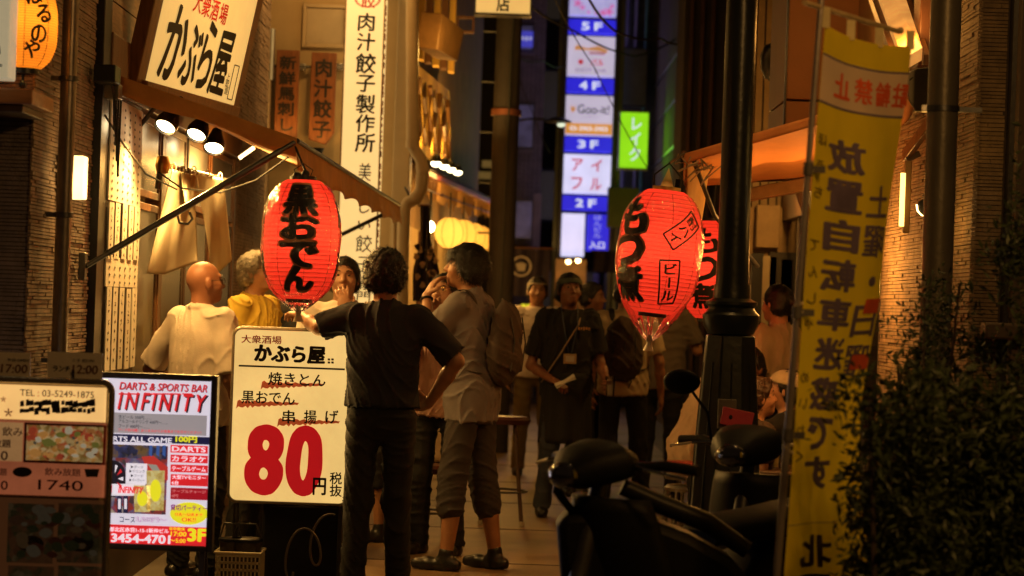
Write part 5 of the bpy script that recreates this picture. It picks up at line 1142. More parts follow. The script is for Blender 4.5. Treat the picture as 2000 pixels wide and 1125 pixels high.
RED80 = M('bright_red_paint', (.72, .018, .02), .45, var=.08, bump=0, emit=(.75, .012, .016), es=.42)
B.text('8', 516, 898, 76, 138, RED80, bold=.09, off=.003, shear=.05, rough=.006, res=9); B.text('0', 594, 900, 72, 138, RED80, bold=.09, off=.003, shear=.05, rough=.006, res=9)
B.text('円', 624, 950, 26, 34, bold=.05, off=.005); B.text('税', 656, 934, 24, 24, bold=.03, off=.004, rough=.008); B.text('抜', 656, 958, 24, 24, bold=.03, off=.004, rough=.008)
g = G()
for sx in (-1, 1): g.tube([(sx * w8 * .86, 0, c.z - h8), (sx * w8 * .86, 0, .06), (sx * w8 * .86, -.12, .02)], .014, 10)
part(t, 'stand', g, DKSTEEL)
for sx in (-1, 1):
    g = G(); g.tube([(sx * w8 * .86, -.16, .02), (sx * w8 * .86, .2, .02)], .014, 10); part(t, 'foot', g, DKSTEEL)
g = G(); g.tube([(w8 + .02, -.03, c.z - h8 * .9), (w8 + .02, -.03, .02)], .012, 10); part(t, 'side_pole', g, STEEL)
light('AREA', V(c.x, Y8 - .12, c.z), 5, (1, .70, .34), t, .45, target=V(c.x, Y8 - 3, c.z), sy=.7, name='sign_glow')
# cable loops beside the sign
g = G(); cc = P(655, 1040, 11.9); pts = [cc + V(.06 * math.cos(a) * (1 - a * .02) - .02 * a, -.02 * math.sin(a), .11 * math.sin(a) - .012 * a) for a in np.linspace(1.2, 12, 60)]
single('cable_coil', 'loops of grey cable hanging below the price sign', 'cable', g.tube(pts, .006, 6), M('grey_cable', (.12, .11, .09), .5), origin=cc)
g = G(); o_ = P(604, 985, 12.2); x0, x1 = P(515, 1000, 12.2).x, P(690, 1000, 12.2).x
t = thing('black_bin', 'black lidded box standing under the price sign', 'storage box', ((x0 + x1) / 2, 12.25, 0)); hw = (x1 - x0) / 2
g = G(); g.box(-hw, hw, -.12, .3, 0.0, .46); part(t, 'body', g, BLACKP, bevel=.015); g = G(); g.box(-hw - .01, hw + .01, -.13, .31, .46, .50); part(t, 'lid', g, BLACKP, bevel=.012)
# unseen lamp post added to fill the banner and street with light
t = thing('added_fill_lamp', 'added fill lamp on a post in front of the right building, out of the picture', 'street lamp', (2.3, 6.0, 0))
g = G(); g.lathe([(.18, 0), (.10, 1.4), (.066, 1.5), (.062, 3.6)], 16); part(t, 'shaft', g, M('black_cast_iron', (.022, .026, .026)))
g = G(); g.lathe([(.062, 3.6), (.15, 3.65), (.2, 4.0), (.0, 4.1)], 8); part(t, 'lantern_head', g, M('lamp_head_glass', (.8, .7, .5)))
light('POINT', (1.9, 5.6, 3.6), 115, (1, .58, .26), t, .15, name='street_or_fill_light')
# ---------------- white plastic basket and dark buckets
c = P(468, 1100, 11.9); t = thing('plastic_basket', 'cream plastic basket with slotted sides on the ground by the price sign', 'basket', (c.x, 11.9, .3)); 
PB = M('cream_plastic', (.45, .38, .24), .5, var=.08); hw = 43 * 11.9 / F; zt_ = P(468, 1076, 11.9).z - .3
g = G(); g.box(-hw, hw, -.10, .14, zt_ - .16, zt_ - .152)
for y in (-.10, .134): 
    g.box(-hw, hw, y, y + .006, zt_ - .02, zt_); g.box(-hw, hw, y, y + .006, zt_ - .15, zt_ - .12)
    for k in range(12): x = -hw + k * 2 * hw / 11.3; g.box(x, x + .007, y + .001, y + .005, zt_ - .12, zt_ - .02)
    for z in (zt_ - .055, zt_ - .09): g.box(-hw, hw, y + .001, y + .0055, z, z + .012)
for x in (-hw, hw - .006): g.box(x, x + .006, -.094, .134, zt_ - .15, zt_)
part(t, 'body', g, PB); g = G(); g.tube([(-hw - .004, -.104, zt_), (hw + .004, -.104, zt_), (hw + .004, .144, zt_), (-hw - .004, .144, zt_), (-hw - .004, -.104, zt_)], .006, 8); part(t, 'rim', g, PB)
t2 = thing('crate_stand', 'dark crate carrying the cream basket', 'crate', (c.x, 11.92, 0)); zz = .3 + zt_ - .16
g = G(); g.box(-hw, hw, -.1, .14, 0, zz); part(t2, 'body', g, BLACKP, bevel=.01); g = G(); g.box(-hw - .006, hw + .006, -.106, .146, zz - .03, zz - .004); part(t2, 'rim', g, BLACKP, bevel=.004)
for i, (px, r, h_) in enumerate(((452, .055, .20), (484, .075, .2))):
    q = thing('umbrella_bucket', ('narrow dark bucket standing in the basket', 'wide dark brown bag standing in the basket')[i], 'bucket', V(P(px, 1070, 12.0).x, 11.95, .3 + zt_ - .15))
    g = G(); g.lathe([(r * .8, 0), (r, h_), (r * .9, h_), (r * .75, .02)], 20); part(q, 'body', g, M('dark_brown_vinyl', (.035, .022, .012), .3, var=.4))
    g = G(); g.lathe([(r, h_ - .01), (r + .006, h_ - .005), (r + .006, h_ + .006), (r, h_ + .01)], 20); part(q, 'rim', g, BLACKP)
    g = G(); g.tube([(-r, 0, h_), (-r * .6, -.0, h_ + .08), (r * .6, 0, h_ + .08), (r, 0, h_)], .005, 6); part(q, 'handle', g, DKSTEEL)

# ---------------- bar poster sign
YI = 9.8; c = P(302, 902, YI); t = thing('bar_sign', 'lit poster sign in a dark frame with a red title and a 3F strip', 'poster sign', (c.x, YI, 0)); B = Board(t, YI - .03)
x0, x1 = P(182, 900, YI).x - c.x, P(422, 900, YI).x - c.x; z0, z1 = P(322, 1074, YI).z, P(322, 730, YI).z
g = G(); g.box(x0 + .01, x1 - .01, -.022, .02, z0 + .01, z1 - .01); part(t, 'backing', g, BLACKP)
g = G()
g.box(x0, x0 + .026, -.04, .03, z0, z1); g.box(x1 - .026, x1, -.04, .03, z0, z1); g.box(x0 + .026, x1 - .026, -.04, .03, z0, z0 + .024); g.box(x0 + .026, x1 - .026, -.04, .03, z1 - .024, z1)
part(t, 'frame', g, M('dark_frame', (.035, .03, .035), .35, .4, var=.2), bevel=.005)
IW = M('poster_white', (.6, .58, .6), .35, emit=(.80, .74, .86), es=.78, evar=.03, bump=0)
def em(name, c, k=.8): return M(name, c, .4, var=.05, bump=0, emit=c, es=k)
ir, ib, ik, iy, ig = em('poster_red', (.72, .02, .025)), em('poster_navy', (.012, .012, .05)), em('poster_black', (.012, .01, .02), .6), em('poster_yellow', (.85, .80, .02)), em('poster_grey', (.42, .38, .40), .6)
iwh = em('poster_lettering_white', (.85, .80, .88))
B.rect(192, 738, 412, 1066, IW, .0, 'poster')
B.text('DARTS & SPORTS BAR', 320, 757, 172, 15, ik, bold=.035, shear=.22, off=.002); B.text('DARTS & SPORTS BAR', 319, 756, 172, 15, ir, bold=.02, shear=.22, off=.003)
IN_ = '\u2009'.join('INFINITY'); B.text(IN_, 319.5, 787, 176, 35, ik, bold=.035, shear=.25, off=.002); B.text(IN_, 317, 785, 174, 34, ir, bold=.025, shear=.25, off=.0035)
for x in (240, 262, 292, 307, 325, 342, 364): B.rect(x - 8, 768, x + 12, 771, ir, .0037, 'serif_print'); 
B.rect(196, 808, 404, 848, ig, .001)
B.text('生ビール 350円……', 264, 815, 64, 7, ik, off=.003, bold=.01); B.text('アルコールドリンク 600円～……', 280, 824, 96, 7, ik, off=.003, bold=.01); B.text('フード 400円～……', 262, 833, 60, 7, ik, off=.003, bold=.01)
B.text('フード約70種！おつまみからお食事までお任せください！', 312, 842, 162, 6, ir, off=.003, bold=.01)
B.rect(192, 850, 412, 865, ib, .001); B.text('DARTS ALL GAME', 266, 858, 140, 10, iwh, off=.003, bold=.03); B.text('100円', 364, 858, 42, 13, iy, off=.003, bold=.05)
ph = B.rect(196, 869, 326, 1003, M_photo('bar_photo', ((.02, .015, .02), (.08, .05, .06), (.35, .04, .03), (.12, .12, .25), (.5, .4, .3), (.03, .02, .02)), 16, .55), .001, 'photo')
B.rect(196, 869, 326, 895, M_photo('bar_ceiling_photo', ((.015, .01, .02), (.2, .12, .04), (.04, .05, .16), (.02, .02, .03), (.3, .25, .2)), 26, .5), .0014, 'photo')
def poly(pts, mat, off=.002, name='printed_field'): return flat(t, name, [tuple(B.p(x, y, off)) for x, y in pts], mat)
poly([(276, 892), (300, 890), (328, 912), (328, 938), (296, 934)], em('table_red', (.55, .04, .03), .7)); poly([(288, 906), (306, 908), (322, 934), (306, 930)], em('table_grey', (.38, .36, .3), .6), .0024)
for x in (292, 306, 318): poly([(x, 870), (x + 6, 870), (x + 5, 892), (x - 1, 888)], em('blue_lit_door', (.05, .12, .4), .6), .0022)
poly(disc_pts_px := [(222 + 25 * math.cos(a), 935 + 36 * math.sin(a)) for a in np.linspace(0, 6.1, 28)], ik, .0022, 'dartboard')
for i in range(10):
    a = i * .628; poly([(222 + 8 * math.cos(a), 935 + 11 * math.sin(a)), (222 + 19 * math.cos(a - .14), 935 + 28 * math.sin(a - .14)), (222 + 19 * math.cos(a + .14), 935 + 28 * math.sin(a + .14))], ir if i % 2 else iwh, .0026, 'dartboard_wedge')
B.rect(246, 905, 287, 945, iwh, .0024); 
for i, s in enumerate(('▶ダーツ', '▶ドリンク', '▶フード', '▶パーティー')): B.text(s, 268, 912 + i * 8.6, 30 - (6 if i in (0, 2) else 0), 6.5, ik, off=.004, bold=.01)
poly([(196, 945), (284, 945), (280, 968), (196, 968)], iwh, .0023); B.text('INFINITY', 256, 957, 50, 13, ir, off=.004, bold=.06, shear=.2)
for x, y, w_, h_ in ((278, 974, 34, 52), (304, 958, 36, 78)):
    poly([(x - w_ / 2, y - h_ / 2), (x + w_ / 2, y - h_ / 2), (x + w_ / 2 - 2, y + h_ / 2), (x - w_ / 2 + 2, y + h_ / 2)], M_photo('drink_photo', ((.35, .2, .04), (.6, .45, .12), (.8, .7, .3), (.5, .3, .1)), 40, .6), .0026, 'bottle_photo')
    poly([(x + w_ * .3 * math.cos(a), y + h_ * .28 * math.sin(a)) for a in np.linspace(0, 6.1, 20)], iy, .003, 'bottle_label')
for x in (234, 246): poly([(x - 5, 968), (x + 4, 968), (x + 4, 1002), (x - 5, 1002)], ib, .0026); poly([(x - 3, 974), (x + 2, 974), (x + 2, 994), (x - 3, 994)], iwh, .003)
for i, (s, y0, y1, hh) in enumerate((('DARTS', 870, 885, 10), ('カラオケ', 889, 904, 11), ('テーブルゲーム', 908, 923, 10), ('大型TVモニター\n6台', 927, 949, 19), ('テーブルチャージ\n0円', 953, 976, 16))):
    B.rect(333, y0, 406, y1, ir if i < 4 else em('dark_red_field', (.42, .01, .02), .7), .001); B.text(s, 369, (y0 + y1) / 2, 66, hh, iwh if i < 4 else em('rose_lettering', (.6, .2, .2)), off=.003, bold=.03)
poly([(369 + 37 * math.cos(a), 1003 + 22 * math.sin(a)) for a in np.linspace(0, 6.2, 32)], iy, .001, 'yellow_oval')
B.text('貸切パーティー', 369, 992, 72, 12, em('poster_purple', (.25, .02, .2), .7), off=.003, bold=.05); B.text('15名～50名まで', 369, 1005, 54, 7, ir, off=.003, bold=.03); B.text('OK!!', 369, 1015, 28, 8, ir, off=.003, bold=.03)
B.text('コース', 249, 1015, 30, 11, ib, off=.003, bold=.03); B.text('3,500円～', 295, 1015, 62, 12, em('poster_purple', (.25, .02, .2)), off=.002, bold=.09); B.text('3,500円～', 295, 1015, 61, 11, iwh, off=.003, bold=.01)
B.rect(192, 1027, 412, 1066, ir, .001); B.text('東京都北区赤羽1-15-1新仲ビル', 262, 1035, 136, 9, iwh, off=.003, bold=.03); B.text('3454-4701', 275, 1052, 116, 17, iwh, off=.003, bold=.05)
B.text('年中無休', 346, 1033, 31, 7, iy, off=.003, bold=.02); B.text('17:00', 349, 1043, 31, 9, iy, off=.003, bold=.03); B.text('～5:00', 347, 1056, 31, 8, iy, off=.003, bold=.02); B.text('3F', 385, 1045, 38, 26, iy, off=.003, bold=.07)
for sx in (x0 + .04, x1 - .04):
    for y, ye in ((.0, -.14), (.03, .2)):
        g = G(); g.beam((sx, y, z0 + .05), (sx, ye, .01), .022, .012, (0, 1, 0)); part(t, 'leg', g, M('dark_frame', (.035, .03, .035)))
light('AREA', V(c.x, YI - .1, .88), 2.6, (.9, .85, 1), t, .4, target=V(c.x, YI - 3, .88), sy=.6, name='sign_glow')

# ---------------- menu stand at the front left
YM = 9.0; c = P(95, 930, YM); t = thing('menu_stand', 'lit menu board with food pictures and a telephone number, nearest the front', 'menu stand', (c.x, YM, 0)); B = Board(t, YM - .045); km = YM / F
x0, x1 = P(-60, 900, YM).x - c.x, P(216, 900, YM).x - c.x; z1 = P(110, 744, YM).z; z0 = .25
g = G(); g.prism([(x + (x0 + x1) / 2, z + (z0 + z1) / 2) for x, z in rrect((x1 - x0) / 2, (z1 - z0) / 2, .035)], -.03, .05); part(t, 'box', g, M('dull_white_box', (.38, .33, .24), .5, var=.15), bevel=.006)
g = G(); w_, h_ = (x1 - x0) / 2, (z1 - z0) / 2; cx, cz = (x0 + x1) / 2, (z0 + z1) / 2
rp = rrect(w_, h_, .035); g.tube([(cx + x, -.035, cz + z) for x, z in rp + rp[:1]], .014, 10, caps=False); part(t, 'rim', g, M('chrome_rim', (.5, .42, .3), .25, .9, var=.15))
MW = M('menu_cream', (.55, .42, .22), .5, var=.12, scale=3, bump=.03)
B.rect(-50, 752, 208, 1190, MW, -.008, 'poster'); B.rect(-50, 753, 207, 821, M('menu_header_lit', (.55, .42, .22), .5, var=.05, scale=2, bump=0, emit=(1, .56, .18), es=.95, evar=.2), -.007, 'lit_header'); B.rect(-50, 824, 44, 900, M('menu_panel_lit', (.5, .35, .2), .5, var=.05, bump=0, emit=(.85, .42, .15), es=.30, evar=.2), -.0045)  # light falling off down the board is put into each field's glow
B.text('TEL : 03-5249-1875', 111, 769, 145, 13, M('brown_black_ink', (.04, .02, .01), .6, bump=0), off=-.004, bold=.015)
g = G(); rg = random.Random(3)
for k in range(34):
    x = 44 + (k % 17) * 8.6 + rg.uniform(-2, 2); y = 788 + (k // 17) * 13 + rg.uniform(-2, 2); q = B.p(x, y, -.0035); a, b = rg.uniform(3, 6) * km, rg.uniform(4, 8) * km
    n_ = len(g.v); g.v += [(q.x - a, q.y - .0001 * k, q.z - b), (q.x + a, q.y - .0001 * k, q.z - b * .8), (q.x + a * .8, q.y - .0001 * k, q.z + b), (q.x - a, q.y - .0001 * k, q.z + b * .7)]; g.f.append((n_, n_ + 1, n_ + 2, n_ + 3))
part(t, 'blurred_print', g, M('brown_black_ink', (.04, .02, .01)), smooth=False)
for i, (x, y, r) in enumerate(((16, 806, 9), (6, 780, 6))):
    flat(t, 'maple_leaf_print', [tuple(B.p(x + r * (.55 + .45 * math.cos(5 * a)) * math.cos(a + .3), y - r * (.55 + .45 * math.cos(5 * a)) * math.sin(a + .3), -.004)) for a in np.linspace(0, 6.2, 40)], M('maple_red', (.55, .1, .03), .6, bump=0))
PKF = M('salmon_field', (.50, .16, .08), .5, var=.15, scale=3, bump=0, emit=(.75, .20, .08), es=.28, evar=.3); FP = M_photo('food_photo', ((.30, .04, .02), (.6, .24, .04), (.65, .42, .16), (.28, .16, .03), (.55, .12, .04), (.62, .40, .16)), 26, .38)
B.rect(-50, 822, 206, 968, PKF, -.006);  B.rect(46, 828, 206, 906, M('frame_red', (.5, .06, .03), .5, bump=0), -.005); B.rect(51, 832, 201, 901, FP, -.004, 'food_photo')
rg = random.Random(12)
def scatter(x0, y0, x1, y1, n_, cols, k_, off, rmin, rmax):
    for ci, cc in enumerate(cols):
        g = G()
        for i in range(n_):
            x, y = rg.uniform(x0 + rmax, x1 - rmax), rg.uniform(y0 + rmax * .7, y1 - rmax * .7); r = rg.uniform(rmin, rmax); e_ = rg.uniform(.5, .9); a0 = rg.uniform(0, 6); q = B.p(x, y, off); q.y -= .00012 * (ci * n_ + i) 
            n0 = len(g.v); g.v += [(q.x + r * km * math.cos(a) * (1 + .2 * math.sin(2 * a + a0)), q.y, q.z + r * km * e_ * math.sin(a)) for a in np.linspace(0, 5.8, 12)]; g.f.append(tuple(range(n0, n0 + 12)))
        part(t, 'food_print', g, M('food_tone%s%d' % (k_, ci), cc, .5, var=.35, scale=60, bump=0, emit=cc, es=.35 if k_ == 'a' else .05), smooth=False, kind='stuff')
scatter(51, 832, 201, 901, 9, ((.55, .2, .05), (.7, .5, .22), (.55, .08, .03), (.75, .62, .40), (.25, .22, .04), (.8, .35, .08)), 'a', -.0038, 5, 11)
scatter(14, 984, 202, 1100, 10, ((.20, .08, .03), (.30, .16, .06), (.14, .03, .01), (.34, .25, .14), (.07, .07, .02)), 'c', -.0042, 6, 15)
scatter(51, 832, 201, 901, 14, ((.8, .7, .45), (.4, .06, .02)), 'b', -.0022 + 0, 1.5, 4)
MI = M('maroon_ink', (.22, .03, .015), .6, bump=0)
B.text('飲み', 24, 843, 40, 18, MI, off=-.004, bold=.02); B.text('放題', 3, 866, 36, 16, MI, off=-.004, bold=.03); B.text('0', 8, 890, 14, 18, MI, off=-.004); B.text('0', 8, 948, 14, 18, MI, off=-.004)
B.text('飲み放題', 122, 922, 70, 15, MI, off=-.004, bold=.015); B.text('1740', 118, 948, 88, 20, MI, off=-.004, bold=.01); B.text('題', 6, 922, 14, 14, MI, off=-.004, bold=.02)
flat(t, 'teapot_print', [tuple(B.p(43 + 19 * math.cos(a), 922 + 10 * math.sin(a), -.004)) for a in np.linspace(0, 6.1, 20)], M('pot_brown', (.12, .08, .04), .5)); flat(t, 'cup_print', [tuple(B.p(x, y, -.004)) for x, y in ((164, 916), (194, 916), (190, 932), (168, 932))], M('tea_green', (.4, .35, .08), .5))
DP = M_photo('dish_photo', ((.02, .012, .008), (.09, .03, .01), (.16, .06, .02), (.05, .04, .012), (.2, .12, .05), (.03, .02, .01)), 14, .10)
B.rect(-50, 974, 206, 1190, M('dark_orange_field', (.16, .06, .02), .5, var=.3, emit=(.3, .10, .03), es=.12), -.006)  # faint glow put into this field to lift the unlit foot
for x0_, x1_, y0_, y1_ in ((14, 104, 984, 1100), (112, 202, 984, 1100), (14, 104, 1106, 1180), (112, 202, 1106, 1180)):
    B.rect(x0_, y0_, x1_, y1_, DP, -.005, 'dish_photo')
    flat(t, 'dish_print', [tuple(B.p((x0_ + x1_) / 2 + 26 * math.cos(a), (y0_ + y1_) / 2 + 20 + 16 * math.sin(a), -.0042)) for a in np.linspace(0, 6.1, 20)], M('bowl_print', (.22, .17, .10), .4, var=.5, scale=30))
g = G(); g.box(x0 + .02, x1 - .02, -.052, -.048, z0 + .02, z1 - .012); part(t, 'clear_cover', g, M_clear('acrylic_cover', .02, .10, bump=.3), smooth=False)
for sx in (x0 + .06, x1 - .06):
    g = G(); g.tube([(sx, .01, z0 + .02), (sx, .01, .01)], .015, 8); part(t, 'leg', g, DKSTEEL)
    g = G(); g.box(sx - .02, sx + .02, -.18, .18, 0, .02); part(t, 'foot', g, DKSTEEL, bevel=.004)
for i, (px, w_, s1, s2) in enumerate(((22, 74, '17:00', '平日 OPEN'), (145, 112, '12:00', '土・日・祝日 OPEN'))):
    k = (YM - .02) / F; cc = P(px, 715, YM - .02); q = thing('opening_hours_card', ('narrow grey card reading 17:00, cut by the picture edge', 'wide grey card with bold black word and 12:00 on the menu board')[i], 'card', V(cc.x, YM - .02, z1 + .012), group='opening hours cards')
    hh = cc.z - q.location.z; hz = 26 * k; x = w_ / 2 * k
    g = G(); g.slab((-x * .92, 0, 0), (x, 0, 0), (x * .93, .03, hh + hz), (-x, .03, hh + hz), .003); part(q, 'paper', g, M('grey_card', (.62, .55, .45), .6, var=.1), smooth=False)
    lettering(q, s1, (x * (.15 if i == 0 else .38), .006, hh * .75), (52 if i == 0 else 50) * k, 17 * k, M('brown_print', (.14, .05, .03), .6, bump=0), bold=.03, ex=(1, 0, 0), ey=(0, .35, 1))
    lettering(q, s2, (x * .3, .014, hh + hz * .45), 42 * k, 6 * k, BLACKINK, bold=.01, ey=(0, .35, 1))
    if i: lettering(q, 'ランチ', (-x * .45, .006, hh * .75), 34 * k, 11 * k, BLACKINK, bold=.05, ey=(0, .35, 1)); g = G(); g.box(-.003, .003, -.008, .0, 0, .03); part(q, 'clip', g, DKSTEEL)

# ================================================================ seating and tables in the alley
def stool(lab, px, py_foot, Y, hs=.72, r=.17):
    b = P(px, 900, Y); t = thing('bar_stool', lab, 'stool', (b.x, Y, .032))
    g = G(); g.lathe([(0, hs - .05), (r, hs - .05), (r + .01, hs - .02), (r * .9, hs), (0, hs)], 24); part(t, 'seat', g, M('dark_red_vinyl', (.06, .02, .015), .4))
    for k in range(4):
        a = R(45 + 90 * k); g = G(); g.tube([(r * .6 * math.cos(a), r * .6 * math.sin(a), hs - .05), (r * 1.15 * math.cos(a), r * 1.15 * math.sin(a), 0)], .013, 8); part(t, 'leg', g, DKWOOD)
        g = G(); g.lathe([(.016, 0), (.016, .03)], 8, (r * 1.15 * math.cos(a), r * 1.15 * math.sin(a), 0)); part(t, 'rubber_foot', g, M('pale_rubber', (.4, .35, .25), .6))
    g = G(); rr = r * .98; g.tube([(rr * math.cos(a), rr * math.sin(a), .22) for a in np.linspace(0, 2 * math.pi, 24)], .008, 6, caps=False); part(t, 'foot_ring', g, DKSTEEL); return t
stool('dark round stool behind the man in the grey shirt', 982, 1020, 16.2)
stool('dark round stool under the seated man beside the black-shirted man', 838, 1030, 14.4, .5, .15)
# stacked steel tables right
c = P(1345, 930, 14.5); t = thing('steel_stool_stack', 'stack of steel stools with a red seat rim beside the lamp post', 'stool stack', (c.x, 14.5, 0))
for k in range(3):
    z = .42 + k * .07; g = G(); g.lathe([(0, z), (.14, z), (.145, z + .02), (.13, z + .035), (0, z + .035)], 24); part(t, 'seat', g, M('red_rim', (.4, .03, .02), .4) if k == 2 else STEEL)
for k in range(8):
    a = R(45 * k + 10); g = G(); g.tube([(.13 * math.cos(a), .13 * math.sin(a), .45), (.17 * math.cos(a), .17 * math.sin(a), .01)], .011, 8); part(t, 'leg', g, STEEL)
g = G(); g.tube([(.15 * math.cos(a), .15 * math.sin(a), .2) for a in np.linspace(0, 2 * math.pi, 24)], .008, 6, caps=False); part(t, 'foot_ring', g, STEEL)
c = P(1500, 860, 13.2); t = thing('outdoor_table', 'dark low table between the lamp post and the banner', 'table', (c.x, 13.2, 0))
g = G(); g.box(-.3, .35, -.3, .3, .62, .66); part(t, 'tabletop', g, DKWOOD, bevel=.01)
for sx in (-.26, .31):
    for sy in (-.26, .26): g = G(); g.tube([(sx, sy, 0), (sx, sy, .62)], .018, 8); part(t, 'leg', g, DKSTEEL)
g = G(); q = P(1520, 812, 13.0); t = thing('beer_mug', 'glass beer mug on the low table by the banner', 'mug', (q.x, 13.1, .66)); g.lathe([(.035, 0), (.038, .13), (.034, .13), (.031, .01), (0, .01)], 20); part(t, 'glass', g, M_clear('mug_glass', .12, .05)); g = G(); g.lathe([(0, .012), (.030, .012), (.033, .1), (0, .1)], 20); part(t, 'beer', g, M('beer', (.6, .3, .04), .2, emit=(.6, .25, .02), es=.05))
g = G(); g.tube([(.036, 0, .11), (.065, 0, .1), (.065, 0, .04), (.036, 0, .03)], .006, 6); part(t, 'handle', g, M_clear('mug_glass', .12, .05))

# ================================================================ scooters
PAINT = M('black_gloss_paint', (.007, .007, .007), .55, .0, var=.3, bump=.1); SEATM = M('black_vinyl', (.005, .005, .005), .75, var=.3, bump=.2, bscale=120); CHR = M('chrome', (.5, .5, .48), .12, 1., var=.05, bump=0)

for m_ in (PAINT, SEATM, BLACKP): m_.node_tree.nodes['Principled BSDF'].inputs['Specular IOR Level'].default_value = .2
MIR = M('mirror_glass', (.75, .75, .72), .06, 1., var=.02, bump=0)
def loft(secs, n=20):
    """closed rounded sections: (x, cy, cz, ry, rz)"""
    g = G()
    for (x, cy_, cz, ry, rz_) in secs:
        for j in range(n):
            a = 2 * math.pi * j / n; ca, sa = math.cos(a), math.sin(a); e = .75
            g.v.append((x, cy_ + ry * math.copysign(abs(ca) ** e, ca), cz + rz_ * math.copysign(abs(sa) ** e, sa)))
    m = len(secs)
    for i in range(m - 1):
        for j in range(n): g.f.append((i * n + j, i * n + (j + 1) % n, (i + 1) * n + (j + 1) % n, (i + 1) * n + j))
    g.f.append(tuple(range(n - 1, -1, -1))); g.f.append(tuple((m - 1) * n + j for j in range(n))); return g
def scooter(lab, loc, rz, mirrors=(1, 1), mir_h=.0, steer=0.):
    """local -x is the front"""
    t = thing('motor_scooter', lab, 'scooter', loc, rz)
    for x, nm in ((-.60, 'front_wheel'), (.60, 'rear_wheel')):
        g = G(); pts = [(x + .215 * math.cos(a), 0, .25 + .215 * math.sin(a)) for a in np.linspace(0, 2 * math.pi, 33)]; g.tube(pts, .045, 10, caps=False); wl_ = part(t, nm, g, M('tyre_rubber', (.015, .015, .015), .8))
        g = G(); k0 = len(g.v); g.add([], []); gg = G(); gg.lathe([(.0, -.03), (.05, -.03), (.17, -.015), (.175, 0), (.17, .015), (.05, .03), (0, .03)], 24); gg.v = [(a[0] + x, a[2], a[1] + .25) for a in gg.v]; part(t, 'rim', gg, DKSTEEL, parent=wl_)
    part(t, 'body', loft([(-.10, 0, .36, .12, .06), (.10, 0, .36, .15, .09), (.25, 0, .48, .16, .18), (.5, 0, .56, .17, .17), (.75, 0, .62, .14, .12), (.88, 0, .66, .07, .06)]), PAINT)
    part(t, 'footboard', loft([(-.36, 0, .33, .13, .035), (-.1, 0, .30, .15, .04), (.15, 0, .31, .15, .05)]), BLACKP)
    g = G()
    def shield(u, v):
        z = .28 + .58 * v; w_ = .24 * (1 - .3 * (v - .35) ** 2 * 2); y = (u - .5) * 2 * w_; x = -.34 - .20 * (1 - v) * .0 - .16 * v * .9 + .16 * (abs(u - .5) * 2) ** 2 - .05; return (x, y, z)
    g.grid(shield, 16, 12); o = part(t, 'leg_shield', g, PAINT); so = o.modifiers.new('s', 'SOLIDIFY'); so.thickness = .03
    part(t, 'front_fender', loft([(-.84, 0, .40, .05, .03), (-.72, 0, .50, .08, .035), (-.58, 0, .52, .08, .04), (-.44, 0, .46, .07, .03)]), PAINT)
    part(t, 'seat', loft([(.02, 0, .70, .10, .03), (.12, 0, .73, .14, .05), (.35, 0, .745, .15, .055), (.55, 0, .77, .14, .06), (.78, 0, .79, .11, .045), (.84, 0, .79, .06, .02)]), SEATM)
    g = G(); g.tube([(-.60, 0, .3), (-.50, 0, .7), (-.44, 0, .92)], [.035, .035, .03], 12); part(t, 'steering_column', g, DKSTEEL)
    hs = part(t, 'handlebar_cowl', loft([(-.62, 0, .93, .05, .035), (-.55, 0, .96, .12, .07), (-.45, 0, .98, .15, .075), (-.36, 0, .97, .10, .05), (-.33, 0, .96, .05, .02)]), PAINT)
    g = G(); g.ell((-.615, 0, .935), (.03, .07, .045)); part(t, 'headlight', g, M_clear('lens_glass', .25, .05), parent=hs)
    for s_ in (-1, 1):
        g = G(); g.tube([(-.42, s_ * .14, .97), (-.37, s_ * .24, .98), (-.33, s_ * .36, .97)], [.014, .019, .019], 10); part(t, 'grip', g, BLACKP)
        g = G(); g.tube([(-.44, s_ * .17, .975), (-.47, s_ * .24, .97), (-.42, s_ * .36, .95), (-.40, s_ * .37, .945)], .006, 8); part(t, 'brake_lever', g, CHR)
        if mirrors[(s_ + 1) // 2]:
            g = G(); g.tube([(-.42, s_ * .18, .98), (-.42, s_ * .20, 1.10 + mir_h), (-.42, s_ * .27, 1.18 + mir_h)], .0065, 8); part(t, 'mirror_stem', g, BLACKP)
            g = G(); g.ell((-.425, s_ * .32, 1.22 + mir_h), (.022, .082, .052), n=24, m=14); mh = part(t, 'mirror_housing', g, PAINT)
            g = G(); gg = [(-.400 + .0, s_ * .32 + .074 * math.cos(a), 1.22 + mir_h + .045 * math.sin(a)) for a in np.linspace(0, 2 * math.pi, 29)[:-1]]; g.add(gg, [tuple(range(28))]); part(t, 'mirror_glass', g, MIR, parent=mh, smooth=False)
    g = G(); g.ell((.90, 0, .62), (.03, .09, .035)); part(t, 'tail_light', g, M('tail_lens', (.25, .01, .01), .2))
    g = G(); g.tube([(.62, 0, .84), (.85, 0, .86), (.97, .06, .80), (.97, -.06, .80), (.85, 0, .86)], .01, 8); part(t, 'rear_grab_rail', g, CHR)
    g = G(); g.box(.93, .94, -.07, .07, .42, .52); part(t, 'number_plate', g, M('dim_plate', (.15, .14, .12), .5), bevel=.003)
    g = G(); g.tube([(.2, .14, .2), (.75, .15, .26), (.92, .15, .30)], [.03, .045, .045], 14); part(t, 'exhaust', g, DKSTEEL)
    g = G(); g.tube([(.1, -.12, .25), (.18, -.22, .01)], .012, 8); part(t, 'kick_stand', g, DKSTEEL)
    return t
scooter('black scooter parked nearest the camera in front of the lamp post', V(.66, 8.49, 0), R(40), (0, 0))
scooter('black scooter behind the nearest one with its round mirror raised', V(1.19, 10.05, 0), R(60), (0, 1), -.01)
Y_ = 8.15
sc1 = bpy.data.objects['motor_scooter']
